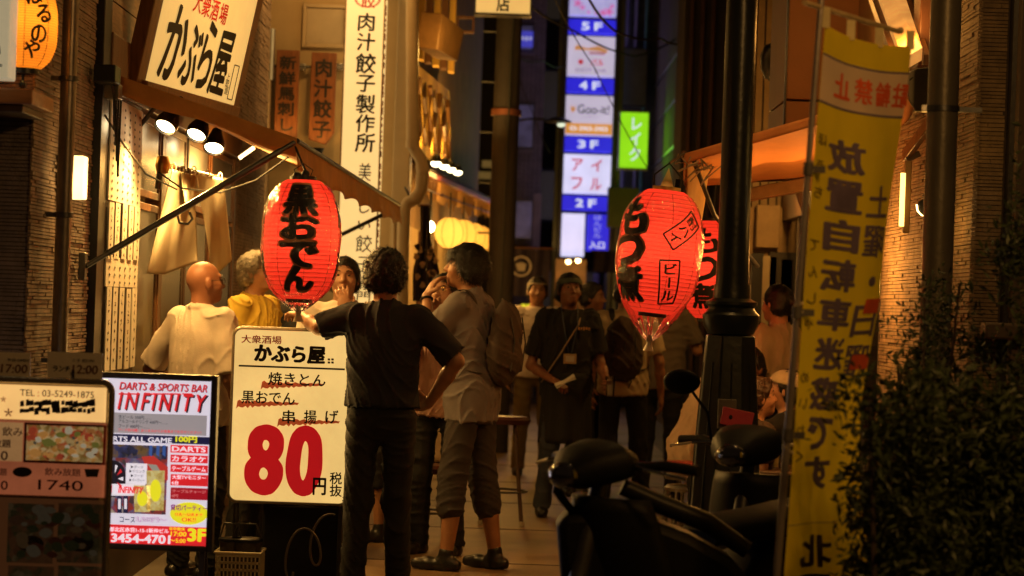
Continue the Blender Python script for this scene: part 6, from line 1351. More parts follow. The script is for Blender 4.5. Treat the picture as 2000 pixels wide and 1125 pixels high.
g = G(); pl = [P(x, y, Y_) for x, y in ((1088, 1030), (1094, 1012), (1110, 1003), (1180, 1001), (1262, 1012), (1350, 1046), (1430, 1092), (1490, 1160), (1500, 1330), (1120, 1330), (1100, 1180))]
g.prism([(p.x, p.z) for p in pl], Y_, Y_ + .26); part(sc1, 'body_cowl', g, PAINT, world=True, bevel=.035)
g = G(); g.tube([P(x, y, 8.2) for x, y in ((1172, 936), (1140, 930), (1108, 934), (1090, 944), (1088, 958), (1100, 976), (1118, 998), (1132, 1016))], [.012, .014, .017, .018, .017, .015, .013, .012], 12); part(sc1, 'lever_guard', g, BLACKP, world=True)
g = G(); g.tube([P(x, y, 8.25) for x, y in ((1215, 950), (1290, 985), (1380, 1020), (1460, 1075))], [.03, .035, .035, .03], 12); part(sc1, 'frame_tube', g, BLACKP, world=True)
# ================================================================ shrubs
LEAF = M('dark_leaf', (.045, .065, .018), .5, var=.7, scale=20, bump=.1); BARK = M('twig_bark', (.06, .04, .025), .8)
def shrub(name, lab, base, blobs, n, leaf, stems, seed, cat='shrub', drop=0.):
    rg = np.random.default_rng(seed); t = thing(name, lab, cat, base)
    g = G(); tot = sum(b[3] * b[4] * b[5] for b in blobs)
    for (bx, by, bz, rx, ry, rz_) in blobs:
        m = int(n * rx * ry * rz_ / tot); cl = rg.normal(size=(max(6, m // 22), 3)); cl /= np.linalg.norm(cl, axis=1)[:, None]; cl *= rg.uniform(.35, 1, size=(len(cl), 1)) ** .5
        for i in range(m):
            d = cl[rg.integers(len(cl))] * [rx, ry, rz_] + rg.normal(size=3) * .045; c_ = np.array([bx, by, bz]) + d
            a = rg.normal(size=3); a /= np.linalg.norm(a); b = np.cross(a, rg.normal(size=3)); b /= np.linalg.norm(b); L_ = leaf * rg.uniform(.5, 1.6); w_ = L_ * .36
            cc = np.cross(a, b) * L_ * .12
            k = len(g.v); g.v += [tuple(c_ - a * L_), tuple(c_ + b * w_ + cc), tuple(c_ + a * L_), tuple(c_ - b * w_ + cc), tuple(c_ - cc)]
            g.f += [(k, k + 1, k + 4), (k + 1, k + 2, k + 4), (k + 2, k + 3, k + 4), (k + 3, k, k + 4)]
    part(t, 'leaf_mass', g, LEAF, smooth=False, kind='stuff')
    for k in range(stems):
        b_ = blobs[k % len(blobs)]; g = G(); e = np.array([b_[0], b_[1], b_[2]]) + rg.normal(size=3) * [b_[3], b_[4], b_[5]] * .5; m_ = e * .5 + rg.normal(size=3) * .05; m_[2] = e[2] * .55
        g.tube([(rg.uniform(-.05, .05), rg.uniform(-.05, .05), 0), tuple(m_), tuple(e)], [.012, .009, .004], 6); part(t, 'stem', g, BARK)
    return t
def gx(px, Y): return V(P(px, 900, Y).x, Y, 0)
shrub('shrub', 'large dark shrub filling the lower right corner', gx(1880, 7.9), [(0, 0, .80, .24, .22, .34), (-.17, -.1, .72, .19, .18, .36), (.16, 0, .85, .18, .2, .38), (-.06, .05, 1.18, .16, .14, .16), (.02, -.05, .38, .35, .2, .25), (.14, 0, 1.22, .10, .1, .13)], 15000, .021, 7, 1)
shrub('shrub', 'dark shrub overlapping the lower edge of the yellow banner', gx(1735, 7.5), [(.0, 0, 1.02, .11, .10, .18), (.07, 0, .68, .15, .13, .26), (.0, -.05, .3, .14, .1, .2), (-.10, 0, 1.24, .07, .06, .07), (.09, 0, 1.2, .09, .08, .13)], 5200, .018, 5, 2)
shrub('tall_plant', 'upright leafy plant rising in front of the grey pole', gx(1822, 9.2), [(.0, 0, 1.20, .07, .07, .34), (.04, 0, 1.55, .06, .06, .13), (-.11, .0, 1.22, .06, .05, .20), (.14, 0, 1.32, .05, .04, .28), (0, 0, .8, .2, .1, .4)], 5200, .016, 5, 3, 'plant')
shrub('slender_plant', 'thin sprig plant standing beside the banner edge', gx(1752, 9.0), [(0, 0, 1.25, .04, .04, .30), (.03, 0, .9, .09, .08, .3), (.10, 0, 1.55, .03, .03, .06)], 1500, .014, 3, 4, 'plant')
shrub('hanging_branch', 'dark leafy branch reaching in from the right edge', V(P(2040, 400, 8.4).x, 8.4, 0), [(-.02, 0, 1.9, .07, .06, .28), (-.10, 0, 1.72, .06, .06, .12), (.0, 0, 1.3, .08, .08, .3)], 2200, .017, 3, 5, 'plant')
t = thing('planter_box', 'long dark planter box under the shrubs at lower right', 'planter', gx(1860, 8.2)); g = G(); g.box(-.75, .9, -.5, .5, 0, .18); part(t, 'trough', g, M('dark_planter', (.04, .03, .025), .8), bevel=.01); g = G(); g.box(-.7, .85, -.45, .45, .18, .19); part(t, 'soil', g, M('soil', (.03, .02, .012), .95))
for c_ in [o for o in COL.objects if o.name.startswith(('shrub', 'tall_plant', 'slender_plant')) and o.parent is None]: pass
# ================================================================ people
def nA(p): return np.asarray(p, dtype=np.float32)
class Field:
    """smooth union of tapered limbs and ellipsoids, turned into one continuous skin"""
    def __init__(s, vox): s.vox = vox; s.pr = []
    def cone(s, a, b, ra, rb, k=.02, cut=None, flat=None): s.pr.append(('c', nA(a), nA(b), ra, rb, k, cut, flat)); return s
    def ell(s, c, r, rot=None, k=.02, cut=None): s.pr.append(('e', nA(c), nA(r), rot, None, k, cut, None)); return s
    def mesh(s, name, mat, post=None, disp=None):
        lo = np.full(3, 1e9); hi = -lo
        bbs = []
        for q in s.pr:
            if q[0] == 'c': l_ = np.minimum(q[1] - q[3], q[2] - q[4]); h_ = np.maximum(q[1] + q[3], q[2] + q[4])
            else: m = float(max(q[2])); l_, h_ = q[1] - m, q[1] + m
            bbs.append((l_, h_)); lo = np.minimum(lo, l_); hi = np.maximum(hi, h_)
        pad = 4 * s.vox; lo = lo - pad; hi = hi + pad; n = np.ceil((hi - lo) / s.vox).astype(int) + 1
        Fd = np.full(n, .08, np.float32); ax = [lo[i] + np.arange(n[i]) * s.vox for i in range(3)]
        for q, (l_, h_) in zip(s.pr, bbs):
            k = q[5]; m = k + 3 * s.vox; i0 = np.maximum(((l_ - m - lo) / s.vox).astype(int), 0); i1 = np.minimum(((h_ + m - lo) / s.vox).astype(int) + 2, n)
            X, Y, Z = np.meshgrid(ax[0][i0[0]:i1[0]], ax[1][i0[1]:i1[1]], ax[2][i0[2]:i1[2]], indexing='ij')
            if q[0] == 'c':
                a, b, ra, rb = q[1], q[2], q[3], q[4]; d = b - a; L2_ = max(float(d @ d), 1e-9)
                fy = q[7] or 1.; d = d * nA((1, 1 / fy, 1)); L2_ = max(float(d @ d), 1e-9); px, py, pz = X - a[0], (Y - a[1]) / fy, Z - a[2]; t = np.clip((px * d[0] + py * d[1] + pz * d[2]) / L2_, 0, 1)
                dist = np.sqrt((px - t * d[0]) ** 2 + (py - t * d[1]) ** 2 + (pz - t * d[2]) ** 2) - (ra + (rb - ra) * t)
            else:
                px, py, pz = X - q[1][0], Y - q[1][1], Z - q[1][2]
                if q[3] is not None:
                    Rm = np.array(q[3]).T; px, py, pz = (Rm[0, 0] * px + Rm[0, 1] * py + Rm[0, 2] * pz, Rm[1, 0] * px + Rm[1, 1] * py + Rm[1, 2] * pz, Rm[2, 0] * px + Rm[2, 1] * py + Rm[2, 2] * pz)
                r = q[2]; k0 = np.sqrt((px / r[0]) ** 2 + (py / r[1]) ** 2 + (pz / r[2]) ** 2); k1 = np.sqrt((px / r[0] ** 2) ** 2 + (py / r[1] ** 2) ** 2 + (pz / r[2] ** 2) ** 2)
                dist = k0 * (k0 - 1) / np.maximum(k1, 1e-6)
            if q[6] is not None:
                for (cp, cn) in q[6]: dist = np.maximum(dist, (X - cp[0]) * cn[0] + (Y - cp[1]) * cn[1] + (Z - cp[2]) * cn[2])
            sub = Fd[i0[0]:i1[0], i0[1]:i1[1], i0[2]:i1[2]]; h = np.maximum(k - np.abs(sub - dist), 0) / k
            Fd[i0[0]:i1[0], i0[1]:i1[1], i0[2]:i1[2]] = np.minimum(sub, dist) - h * h * k * .25
        if post is not None or disp is not None:
            X, Y, Z = np.meshgrid(*ax, indexing='ij')
            if disp is not None: Fd = Fd + disp(X, Y, Z).astype(np.float32)
            if post is not None: Fd = post(Fd, X, Y, Z)
        gr = vdb.FloatGrid(.08); gr.transform = vdb.createLinearTransform(voxelSize=float(s.vox)); gr.copyFromArray(np.ascontiguousarray(Fd, np.float32))
        pts, quads = gr.convertToQuads(0.0); pts = pts + lo
        me = bpy.data.meshes.new(name); me.vertices.add(len(pts)); me.vertices.foreach_set('co', pts.astype(np.float32).ravel())
        quads = quads[:, ::-1]; me.loops.add(quads.size); me.loops.foreach_set('vertex_index', quads.astype(np.int32).ravel())
        me.polygons.add(len(quads)); me.polygons.foreach_set('loop_start', np.arange(0, quads.size, 4, dtype=np.int32)); me.update(calc_edges=True)
        me.materials.append(mat); me.shade_smooth(); return me
def folds(seed, amp, f=26., vert=.35, z0=None):
    rg = np.random.default_rng(seed); ph = rg.uniform(0, 6.28, 12); q = rg.uniform(.8, 1.25, 6)
    def fn(X, Y, Z):
        w1 = np.sin(X * f * .5 * q[0] + ph[0]) + np.sin(Z * f * .35 * q[1] + ph[1]) + np.sin(Y * f * .6 + ph[6])
        a = np.sin(f * q[2] * (X * 1.0 + Z * vert) + 2.2 * w1 + ph[2]); b = np.sin(f * 1.7 * q[3] * (X * .5 - Z * .8 + Y * .4) + 1.6 * w1 + ph[3]); c_ = np.sin(f * .45 * (Z * 1.3 + X) + ph[4])
        d_ = np.sin(f * 1.15 * q[4] * (X * .9 + Z * (vert + .35) - Y * .5) + 2.6 * w1 + ph[5]); return amp * (-.95 * (1 - np.abs(a)) ** 4 - .8 * (1 - np.abs(d_)) ** 5 + .12 * b + .12 * c_ + .25)
    return fn
def skin_mat(name, c): return M(name, c, .46, var=.22, scale=11, bump=.22, bscale=240)
SK = [skin_mat('skin_tan', (.34, .16, .08)), skin_mat('skin_light', (.42, .21, .12)), skin_mat('skin_ruddy', (.24, .10, .055))]
HAIRB = M('black_hair', (.010, .008, .007), .45, var=.4, scale=30, bump=.4, bscale=120); HAIRG = M('grey_hair', (.26, .22, .17), .5, var=.35, scale=30, bump=.4, bscale=120)
HAIRBR = M('brown_hair', (.045, .02, .01), .45, var=.4, scale=30, bump=.4, bscale=120)
def cloth_m(name, c, rough=.85):
    m = M(name, c, rough, var=.13, scale=9, bump=.25, bscale=230); n = m.node_tree.nodes; l = m.node_tree.links
    if 'wrinkle' not in n:
        b = n['Principled BSDF']; tc = n.new('ShaderNodeTexCoord'); mp = n.new('ShaderNodeMapping'); mp.inputs['Scale'].default_value = (1, 1, .55); mp.inputs['Rotation'].default_value = (.3, .5, 0)
        r = n.new('ShaderNodeTexNoise'); r.name = 'wrinkle'; r.noise_type = 'RIDGED_MULTIFRACTAL'; r.inputs['Scale'].default_value = 5.5; r.inputs['Detail'].default_value = 2.5; r.inputs['Distortion'].default_value = .6
        bp = n.new('ShaderNodeBump'); bp.inputs['Strength'].default_value = .55; bp.inputs['Distance'].default_value = .012; bp.invert = True
        l.new(tc.outputs['Object'], mp.inputs[0]); l.new(mp.outputs[0], r.inputs['Vector']); l.new(r.outputs[0], bp.inputs['Height'])
        old = b.inputs['Normal'].links[0].from_node; l.new(old.outputs[0], bp.inputs['Normal']); l.new(bp.outputs[0], b.inputs['Normal'])
    return m
C_WHITE = cloth_m('white_shirt_cloth', (.56, .48, .42)); C_YEL = cloth_m('yellow_shirt_cloth', (.62, .42, .05)); C_BLK = cloth_m('black_cloth', (.008, .007, .008)); C_NAVY = cloth_m('navy_cloth', (.008, .0075, .014))
C_GREY = cloth_m('grey_shirt_cloth', (.15, .13, .135)); C_DGREY = cloth_m('dark_shorts_cloth', (.035, .028, .028)); C_BEI = cloth_m('beige_shirt_cloth', (.46, .35, .22)); C_JEAN = cloth_m('dark_jeans', (.025, .03, .045)); C_OLIVE = cloth_m('olive_trousers_cloth', (.16, .11, .04))
C_PINK = cloth_m('pale_pink_cloth', (.50, .30, .24)); C_BRN = cloth_m('brown_cloth', (.05, .032, .024)); C_CREAM = cloth_m('cream_shirt_cloth', (.60, .42, .27))
SHOE = M('black_shoe_leather', (.012, .011, .01), .35, var=.3)
def lerp(a, b, t): return nA(a) * (1 - t) + nA(b) * t
def unit(v): v = nA(v); return v / max(float(np.linalg.norm(v)), 1e-6)
def hand(f, wrist, d, n, side, curl=.5, spread=.0, k=.008, sc=1.):
    """palm along d with normal n (palm side), side=+1 right hand; five separate fingers"""
    d, n = unit(d), unit(n); n = unit(n - d * float(n @ d)); w_ = np.cross(d, n) * side      # w_ points to the thumb side
    rot = Matrix((Vector(w_), Vector(d), Vector(n))).transposed(); rr = [list(r) for r in rot]
    f.ell(wrist + d * .045 * sc, (.040 * sc, .052 * sc, .017 * sc), rr, k=.02)
    for i, (off, L_) in enumerate(((.030, .068), (.010, .076), (-.011, .070), (-.030, .055))):
        b = wrist + d * .085 * sc + w_ * off * sc; dd = unit(d + w_ * spread * off * 12); c = curl * (.9 + .12 * i)
        p1 = b + (dd * math.cos(c * .7) + n * math.sin(c * .7)) * L_ * .5 * sc; p2 = p1 + (dd * math.cos(c * 1.7) + n * math.sin(c * 1.7)) * L_ * .5 * sc
        f.cone(b, p1, .0095 * sc, .0088 * sc, k=k); f.cone(p1, p2, .0088 * sc, .0074 * sc, k=k)
    b = wrist + d * .025 * sc + w_ * .03 * sc; p1 = b + (d * .6 + w_ * .75 + n * .35) * .035 * sc; p2 = p1 + (d * .9 + w_ * .15 + n * .4) * .032 * sc
    f.cone(b, p1, .013 * sc, .011 * sc, k=k); f.cone(p1, p2, .011 * sc, .009 * sc, k=k)
def strands(me_pts, ctr, n, ln, wd, seed, down=.6, rnd=.5, name='hair_strands'):
    rg = np.random.default_rng(seed); P_ = me_pts[rg.integers(0, len(me_pts), n)]; N_ = P_ - ctr; N_ /= np.linalg.norm(N_, axis=1)[:, None]
    D = np.stack([N_[:, 0] * .2, N_[:, 1] * .2 - .15, -np.full(n, down)], 1) + rg.normal(size=(n, 3)) * rnd; D -= N_ * (np.sum(D * N_, 1)[:, None]) * .75; D /= np.linalg.norm(D, axis=1)[:, None]
    W_ = np.cross(D, N_); W_ /= np.linalg.norm(W_, axis=1)[:, None] + 1e-6; L_ = ln * rg.uniform(.5, 1.3, n)[:, None]
    a = P_ - N_ * .002; b = P_ + D * L_ * .5 + N_ * .004; c = P_ + D * L_ + N_ * .003 * rg.normal(size=(n, 1)) + np.cross(D, W_) * 0
    vs = np.concatenate([a - W_ * wd, a + W_ * wd, b + W_ * wd * .8, b - W_ * wd * .8, c], 1).reshape(-1, 3); k = np.arange(n) * 5
    fs = [(int(i), int(i + 1), int(i + 2), int(i + 3)) for i in k] + [(int(i + 3), int(i + 2), int(i + 4)) for i in k]
    g = G(); g.v = [tuple(v) for v in vs]; g.f = fs; return g
def person(lab, X, Y, rz, H=1.72, skin=0, head=(0, 0, 0), L=None, Rr=None, handL=None, handR=None, legs=None, lean=0., twist=0., hair='short', hairm=None, shirt=None, trousers=None, shoes=True,
           sleeve=.62, hem=.86, leg_len=.09, rolled=False, vox=.008, face=True, collar=False, loose=1., build=1., sit=0., extras=(), z0=.03, seed=1, belt=False, group=None, fold=.008, legw=1.):
    k = H / 1.72; t = thing('person', lab, 'person', (X, Y, z0), R(rz), group); A = lambda *p: nA(p) * k
    hipz = .92 if not sit else sit + .08; sk = SK[skin]; dz = hipz - .92
    Lm = Matrix.Rotation(R(-lean), 3, 'X')
    def T(x, y, z):     # torso point, leaned about the hips
        v = Lm @ Vector((x, y, z - .95)); return nA((v.x, v.y, v.z + .95 + dz)) * k
    bw = build
    hips = [A(-.092 * bw, 0, hipz - .02), A(.092 * bw, 0, hipz - .02)]
    if legs is None: legs = ((-.105, .03, .49), (-.12, -.01, .085), (.105, .03, .49), (.12, -.01, .085)) if not sit else ((-.13, .40, sit + .06), (-.14, .38, .09), (.13, .40, sit + .06), (.14, .38, .09))
    kn = [A(*legs[0]), A(*legs[2])]; an = [A(*legs[1]), A(*legs[3])]
    sh = [T(-.172 * bw, 0, 1.405), T(.172 * bw, 0, 1.405)]
    el = [A(*L[0]) if L else T(-.235 * bw, -.03, 1.13), A(*Rr[0]) if Rr else T(.235 * bw, -.03, 1.13)]
    wr = [A(*L[1]) if L else T(-.245 * bw, .06, .88), A(*Rr[1]) if Rr else T(.245 * bw, .06, .88)]
    hc = T(0, .015, 1.60); HR = Matrix.Rotation(R(head[0]), 3, 'Z') @ Matrix.Rotation(R(-head[1]), 3, 'X') @ Matrix.Rotation(R(head[2]), 3, 'Y'); HN = np.array(HR)
    def Hd(x, y, z): return hc + HN @ (nA((x, y, z)) * k)
    hr = [list(r) for r in HR]; e_ = lambda r: tuple(q * k for q in r)
    f = Field(vox * k)
    f.ell(Hd(0, -.012, .027), e_((.076, .094, .090)), hr).ell(Hd(0, .020, -.040), e_((.060, .068, .070)), hr, k=.03).ell(Hd(0, .062, -.082), e_((.026, .022, .020)), hr, k=.03)
    f.cone(Hd(0, .082, .018), Hd(0, .104, -.020), .008 * k, .0125 * k, k=.012).ell(Hd(-.010, .094, -.024), e_((.010, .010, .008)), hr, k=.01).ell(Hd(.010, .094, -.024), e_((.010, .010, .008)), hr, k=.01)
    f.cone(Hd(-.045, .070, .036), Hd(-.012, .084, .034), .008 * k, .008 * k, k=.014).cone(Hd(.045, .070, .036), Hd(.012, .084, .034), .008 * k, .008 * k, k=.014)
    f.ell(Hd(0, .083, -.050), e_((.024, .010, .006)), hr, k=.008).ell(Hd(0, .081, -.060), e_((.020, .010, .006)), hr, k=.008)
    for sx in (-1, 1): f.ell(Hd(sx * .080, -.006, -.004), e_((.010, .020, .033)), hr, k=.006); f.ell(Hd(sx * .042, .052, -.022), e_((.024, .024, .024)), hr, k=.03)
    f.cone(T(0, -.015, 1.43), Hd(0, -.018, -.045), .056 * k, .056 * k, k=.03)
    f.cone(T(-.13, -.005, 1.415), T(.13, -.005, 1.415), .05 * k, .05 * k, k=.04).ell(T(0, 0, 1.27), e_((.155 * bw, .10, .17))).ell(T(0, 0, 1.06), e_((.13 * bw, .09, .14))).ell(A(0, 0, hipz + .01), e_((.145 * bw, .10, .10)))
    for i in (0, 1):
        f.cone(sh[i], el[i], .045 * k, .036 * k, k=.03); m_ = lerp(el[i], wr[i], .35); f.cone(el[i], m_, .035 * k, .037 * k, k=.02); f.cone(m_, wr[i], .037 * k, .0245 * k, k=.02)
        q_ = .66 if trousers is not None else 1; f.cone(hips[i], kn[i], .075 * k * q_, .052 * k * q_, k=.03); m_ = lerp(kn[i], an[i], .3) + A(0, -.012, 0); f.cone(kn[i], m_, .050 * k * q_, .054 * k * (q_ if leg_len < .2 else 1), k=.03); f.cone(m_, an[i], .054 * k * (q_ if leg_len < .2 else 1), .034 * k, k=.03)
        hd_ = (handL, handR)[i]; d = unit(wr[i] - el[i])
        if hd_ is None: hd_ = (tuple(d), (-1 if i == 1 else 1, .15, 0), .45)
        hand(f, wr[i], nA(hd_[0]), nA(hd_[1]), 1 if i == 1 else -1, hd_[2], spread=.3, sc=k * (1.0 if vox < .009 else 1.12))
    o = part(t, 'body', f.mesh('body', sk), sk)
    # clothing
    inf = .014 * loose
    if shirt is not None:
        f = Field(.0075 * k if vox < .0075 else .010 * k if vox < .009 else .013 * k); hz = (hem + dz) * k
        cut = [((0, 0, hz), (0, 0, -1))]; nk = T(0, .0, 1.468); tn = Lm @ Vector((0, .34, .94)); ncut = [(nk, tuple(tn))]
        f.ell(T(0, 0, 1.27), e_((.170 * bw + inf, .115 + inf, .20)), k=.05).ell(T(0, 0, 1.09), e_((.150 * bw + inf, .112 + inf, .20)), k=.06).ell(A(0, 0, hipz + .02), e_((.158 * bw + inf, .118 + inf, .17)), k=.05, cut=cut)
        f.cone(T(0, 0, 1.16), A(0, 0, hem + dz - .12), .148 * k * bw + inf, .160 * k * bw + inf * 1.3, k=.05, cut=cut, flat=.74)
        f.cone(T(-.155 * bw, -.005, 1.405), T(.155 * bw, -.005, 1.405), .058 * k, .058 * k, k=.05, cut=ncut); f.cone(T(0, -.012, 1.41), T(0, -.012, 1.49), .070 * k, .062 * k, k=.03, cut=ncut)
        for i in (0, 1):
            if sleeve <= 1: e = lerp(sh[i], el[i], sleeve); dn = unit(el[i] - sh[i]); f.cone(sh[i], lerp(sh[i], el[i], sleeve + .15), .062 * k, (.056 + .014 * loose) * k, k=.04, cut=[(e, tuple(dn))])
            else: e = lerp(el[i], wr[i], sleeve - 1); dn = unit(wr[i] - el[i]); f.cone(sh[i], el[i], .060 * k, .052 * k, k=.04); f.cone(el[i], lerp(el[i], wr[i], sleeve - .9), .052 * k, .042 * k, k=.03, cut=[(e, tuple(dn))])
        if collar:
            for a0 in np.linspace(-2.5, 2.5, 12):
                p0 = T(.066 * math.sin(a0), -.012 - .062 * math.cos(a0), 1.47 - .012 * abs(a0) / 2.5); a1 = a0 + .45; p1 = T(.066 * math.sin(a1), -.012 - .062 * math.cos(a1), 1.47 - .012 * abs(a1) / 2.5)
                f.cone(p0, p1, .013 * k, .013 * k, k=.006)
        part(t, 'shirt', f.mesh('shirt', shirt, disp=folds(seed, fold * 1.6)), shirt)
    if trousers is not None:
        f = Field(.008 * k if vox < .0075 else .010 * k if vox < .009 else .013 * k); wc = [(A(0, 0, hipz + .11), (0, 0, 1))]
        f.ell(A(0, 0, hipz + .02), e_((.155 * bw, .112, .16)), k=.04, cut=wc)
        for i in (0, 1):
            up = unit(an[i] - kn[i]); f.cone(hips[i], kn[i], .086 * k, .069 * k * legw, k=.03)
            tot = float(np.linalg.norm(an[i] - kn[i])); e = an[i] - up * (leg_len - .09) * k if leg_len > .09 else an[i] + up * .03 * k
            f.cone(kn[i], an[i] + up * .06 * k, .067 * k * legw, .060 * k * legw, k=.03, cut=[(e, tuple(up))])
            if rolled: f.cone(e - up * .035 * k, e - up * .008 * k, .072 * k, .074 * k, k=.012); f.cone(e - up * .10 * k, e - up * .07 * k, .070 * k, .070 * k, k=.03)
        fb_ = folds(seed + 5, .008, 22, 1.2)
        part(t, 'trousers', f.mesh('trousers', trousers, disp=fb_), trousers)
        if belt:
            g = G(); g.lathe([(.148 * bw * k, (hipz + .075) * k), (.151 * bw * k, (hipz + .078) * k), (.151 * bw * k, (hipz + .108) * k), (.148 * bw * k, (hipz + .11) * k)], 28, caps=False); g.v = [(a, b * .74, c) for a, b, c in g.v]; part(t, 'belt', g, SHOE)
    if shoes:
        for i in (0, 1):
            f = Field(.009 * k); a = an[i]; fw = unit(nA((0.12 * (1 if i else -1), 1, 0))); base = nA((a[0], a[1], max(a[2] - .055 * k, .028)))
            f.cone(base - fw * .045 * k, base + fw * .10 * k, .040 * k, .036 * k, k=.03, cut=[((0, 0, base[2] - .026), (0, 0, -1))]); f.cone(base + fw * .10 * k, base + fw * .165 * k, .038 * k, .030 * k, k=.03, cut=[((0, 0, base[2] - .026), (0, 0, -1))])
            f.cone(base, a + nA((0, 0, .01)), .042 * k, .040 * k, k=.03); sm_ = shoes if isinstance(shoes, bpy.types.Material) else SHOE; part(t, 'shoe', f.mesh('shoe', sm_), sm_)
    # head details
    hm = hairm or HAIRB
    if hair:
        f = Field(.007 * k if vox < .009 else .009 * k); c0 = HN @ nA((0, .84, -.54)); cutp = Hd(0, .072, .076); nap = HN @ nA((0, .25, -.97))
        thick = {'short': .013, 'curly': .024, 'mop': .020, 'grey': .016, 'pony': .012}[hair]
        f.ell(Hd(0, -.014, .030), e_((.077 + thick, .094 + thick, .091 + thick)), hr, cut=[(cutp, tuple(c0)), (Hd(0, -.06, -.075), tuple(nap))])
        f.cone(Hd(-.045, -.05, -.02), Hd(.045, -.05, -.02), .052 * k, .052 * k, k=.02, cut=[(Hd(0, -.06, -.078), tuple(nap))])
        for sx in (-1, 1): f.cone(Hd(sx * .073, .022, .03), Hd(sx * .073, .018, -.004), .014 * k, .008 * k, k=.012)
        if hair == 'mop': f.cone(Hd(-.045, .070, .070), Hd(.045, .074, .066), .026 * k, .024 * k, k=.02); f.cone(Hd(-.03, .088, .055), Hd(.035, .09, .050), .014 * k, .014 * k, k=.015)
        if hair == 'pony': f.cone(Hd(0, -.10, .04), Hd(0, -.15, .0), .03 * k, .018 * k, k=.01)
        if hair == 'grey': f.cone(Hd(-.05, .05, .085), Hd(.05, .06, .09), .024 * k, .02 * k, k=.02)
        am, fr = {'short': (.003, 120), 'curly': (.009, 150), 'mop': (.005, 90), 'grey': (.006, 110), 'pony': (.002, 100)}[hair]
        me = f.mesh('hair', hm, disp=lambda X_, Y_, Z_: am * (np.sin(X_ * fr + 2 * np.sin(Z_ * fr * .6)) * np.sin(Z_ * fr * .9 + 1.5 * np.sin(Y_ * fr * .5)) + .5 * np.sin(Y_ * fr * 1.4 + X_ * 40)))
        ho = part(t, 'hair', me, hm)
        pts = np.empty(len(me.vertices) * 3, np.float32); me.vertices.foreach_get('co', pts); pts = pts.reshape(-1, 3)
        g = strands(pts, hc + HN @ nA((0, -.014, .02)), 4200 if vox < .009 else 900, {'curly': .022, 'mop': .04, 'grey': .032}.get(hair, .022) * k * (1.15 if hair != 'short' else 1), .0011, seed, rnd=.9 if hair in ('curly', 'grey') else .35)
        part(t, 'hair_strands', g, hm, parent=ho, smooth=False, kind='stuff')
    if face:
        for sx in (-1, 1):
            g = G(); g.ell(Hd(sx * .030, .0765, .014), e_((.0115, .008, .0058)), HR, 12, 8); part(t, 'eye', g, M('eye_white', (.30, .22, .17), .2, bump=0))
            g = G(); g.ell(Hd(sx * .030, .0825, .0135), e_((.0062, .003, .0062)), HR, 10, 6); part(t, 'iris', g, M('dark_iris', (.02, .01, .008), .15, bump=0))
            g = G(); g.tube([Hd(sx * .015, .0885, .034), Hd(sx * .030, .0880, .040), Hd(sx * .048, .0765, .034)], [.0028 * k, .0034 * k, .002 * k], 6); part(t, 'eyebrow', g, hm if hm is not HAIRG else HAIRBR)
        g = G(); g.tube([Hd(-.021, .0865, -.0545), Hd(-.008, .0915, -.0535), Hd(.008, .0915, -.0535), Hd(.021, .0865, -.0545)], [.0018, .0034, .0034, .0018], 6); part(t, 'lips', g, M('lip_skin', (.30, .09, .06), .4, bump=0))
    for x in extras: x(t, k, Hd, T, A, hc, HR, sh, el, wr)
    return t
# extras
def glasses(frm=None, rim=True):
    def f(t, k, Hd, T, A, hc, HR, sh, el, wr):
        m_ = frm or M('thin_gold_frame', (.6, .4, .2), .2, 1.); g = G()
        for sx in (-1, 1):
            g.tube([Hd(sx * .031 + .021 * math.cos(a), .096, .010 + .015 * math.sin(a)) for a in np.linspace(0, 2 * math.pi, 15)], .0015, 5, caps=False); g.tube([Hd(sx * .052, .095, .014), Hd(sx * .078, .06, .016), Hd(sx * .084, -.01, .012)], .0015, 5)
        g.tube([Hd(-.010, .098, .012), Hd(.010, .098, .012)], .0015, 5); part(t, 'glasses', g, m_)
    return f
def headband(m_, z=.052, h=.018, wrap=False):
    def f(t, k, Hd, T, A, hc, HR, sh, el, wr):
        g = G(); n = 30
        for zz, e in ((z - h, 1.155), (z - h * .5, 1.19), (z + h * .5, 1.19), (z + h, 1.15)):
            for j in range(n): a = 2 * math.pi * j / n; g.v.append(tuple(Hd(.076 * e * math.cos(a), -.012 + .093 * e * math.sin(a), zz + .010 * math.sin(a))))
        for i in range(3):
            for j in range(n): g.f.append((i * n + j, i * n + (j + 1) % n, (i + 1) * n + (j + 1) % n, (i + 1) * n + j))
        o = part(t, 'headband', g, m_); s_ = o.modifiers.new('s', 'SOLIDIFY'); s_.thickness = .003
    return f
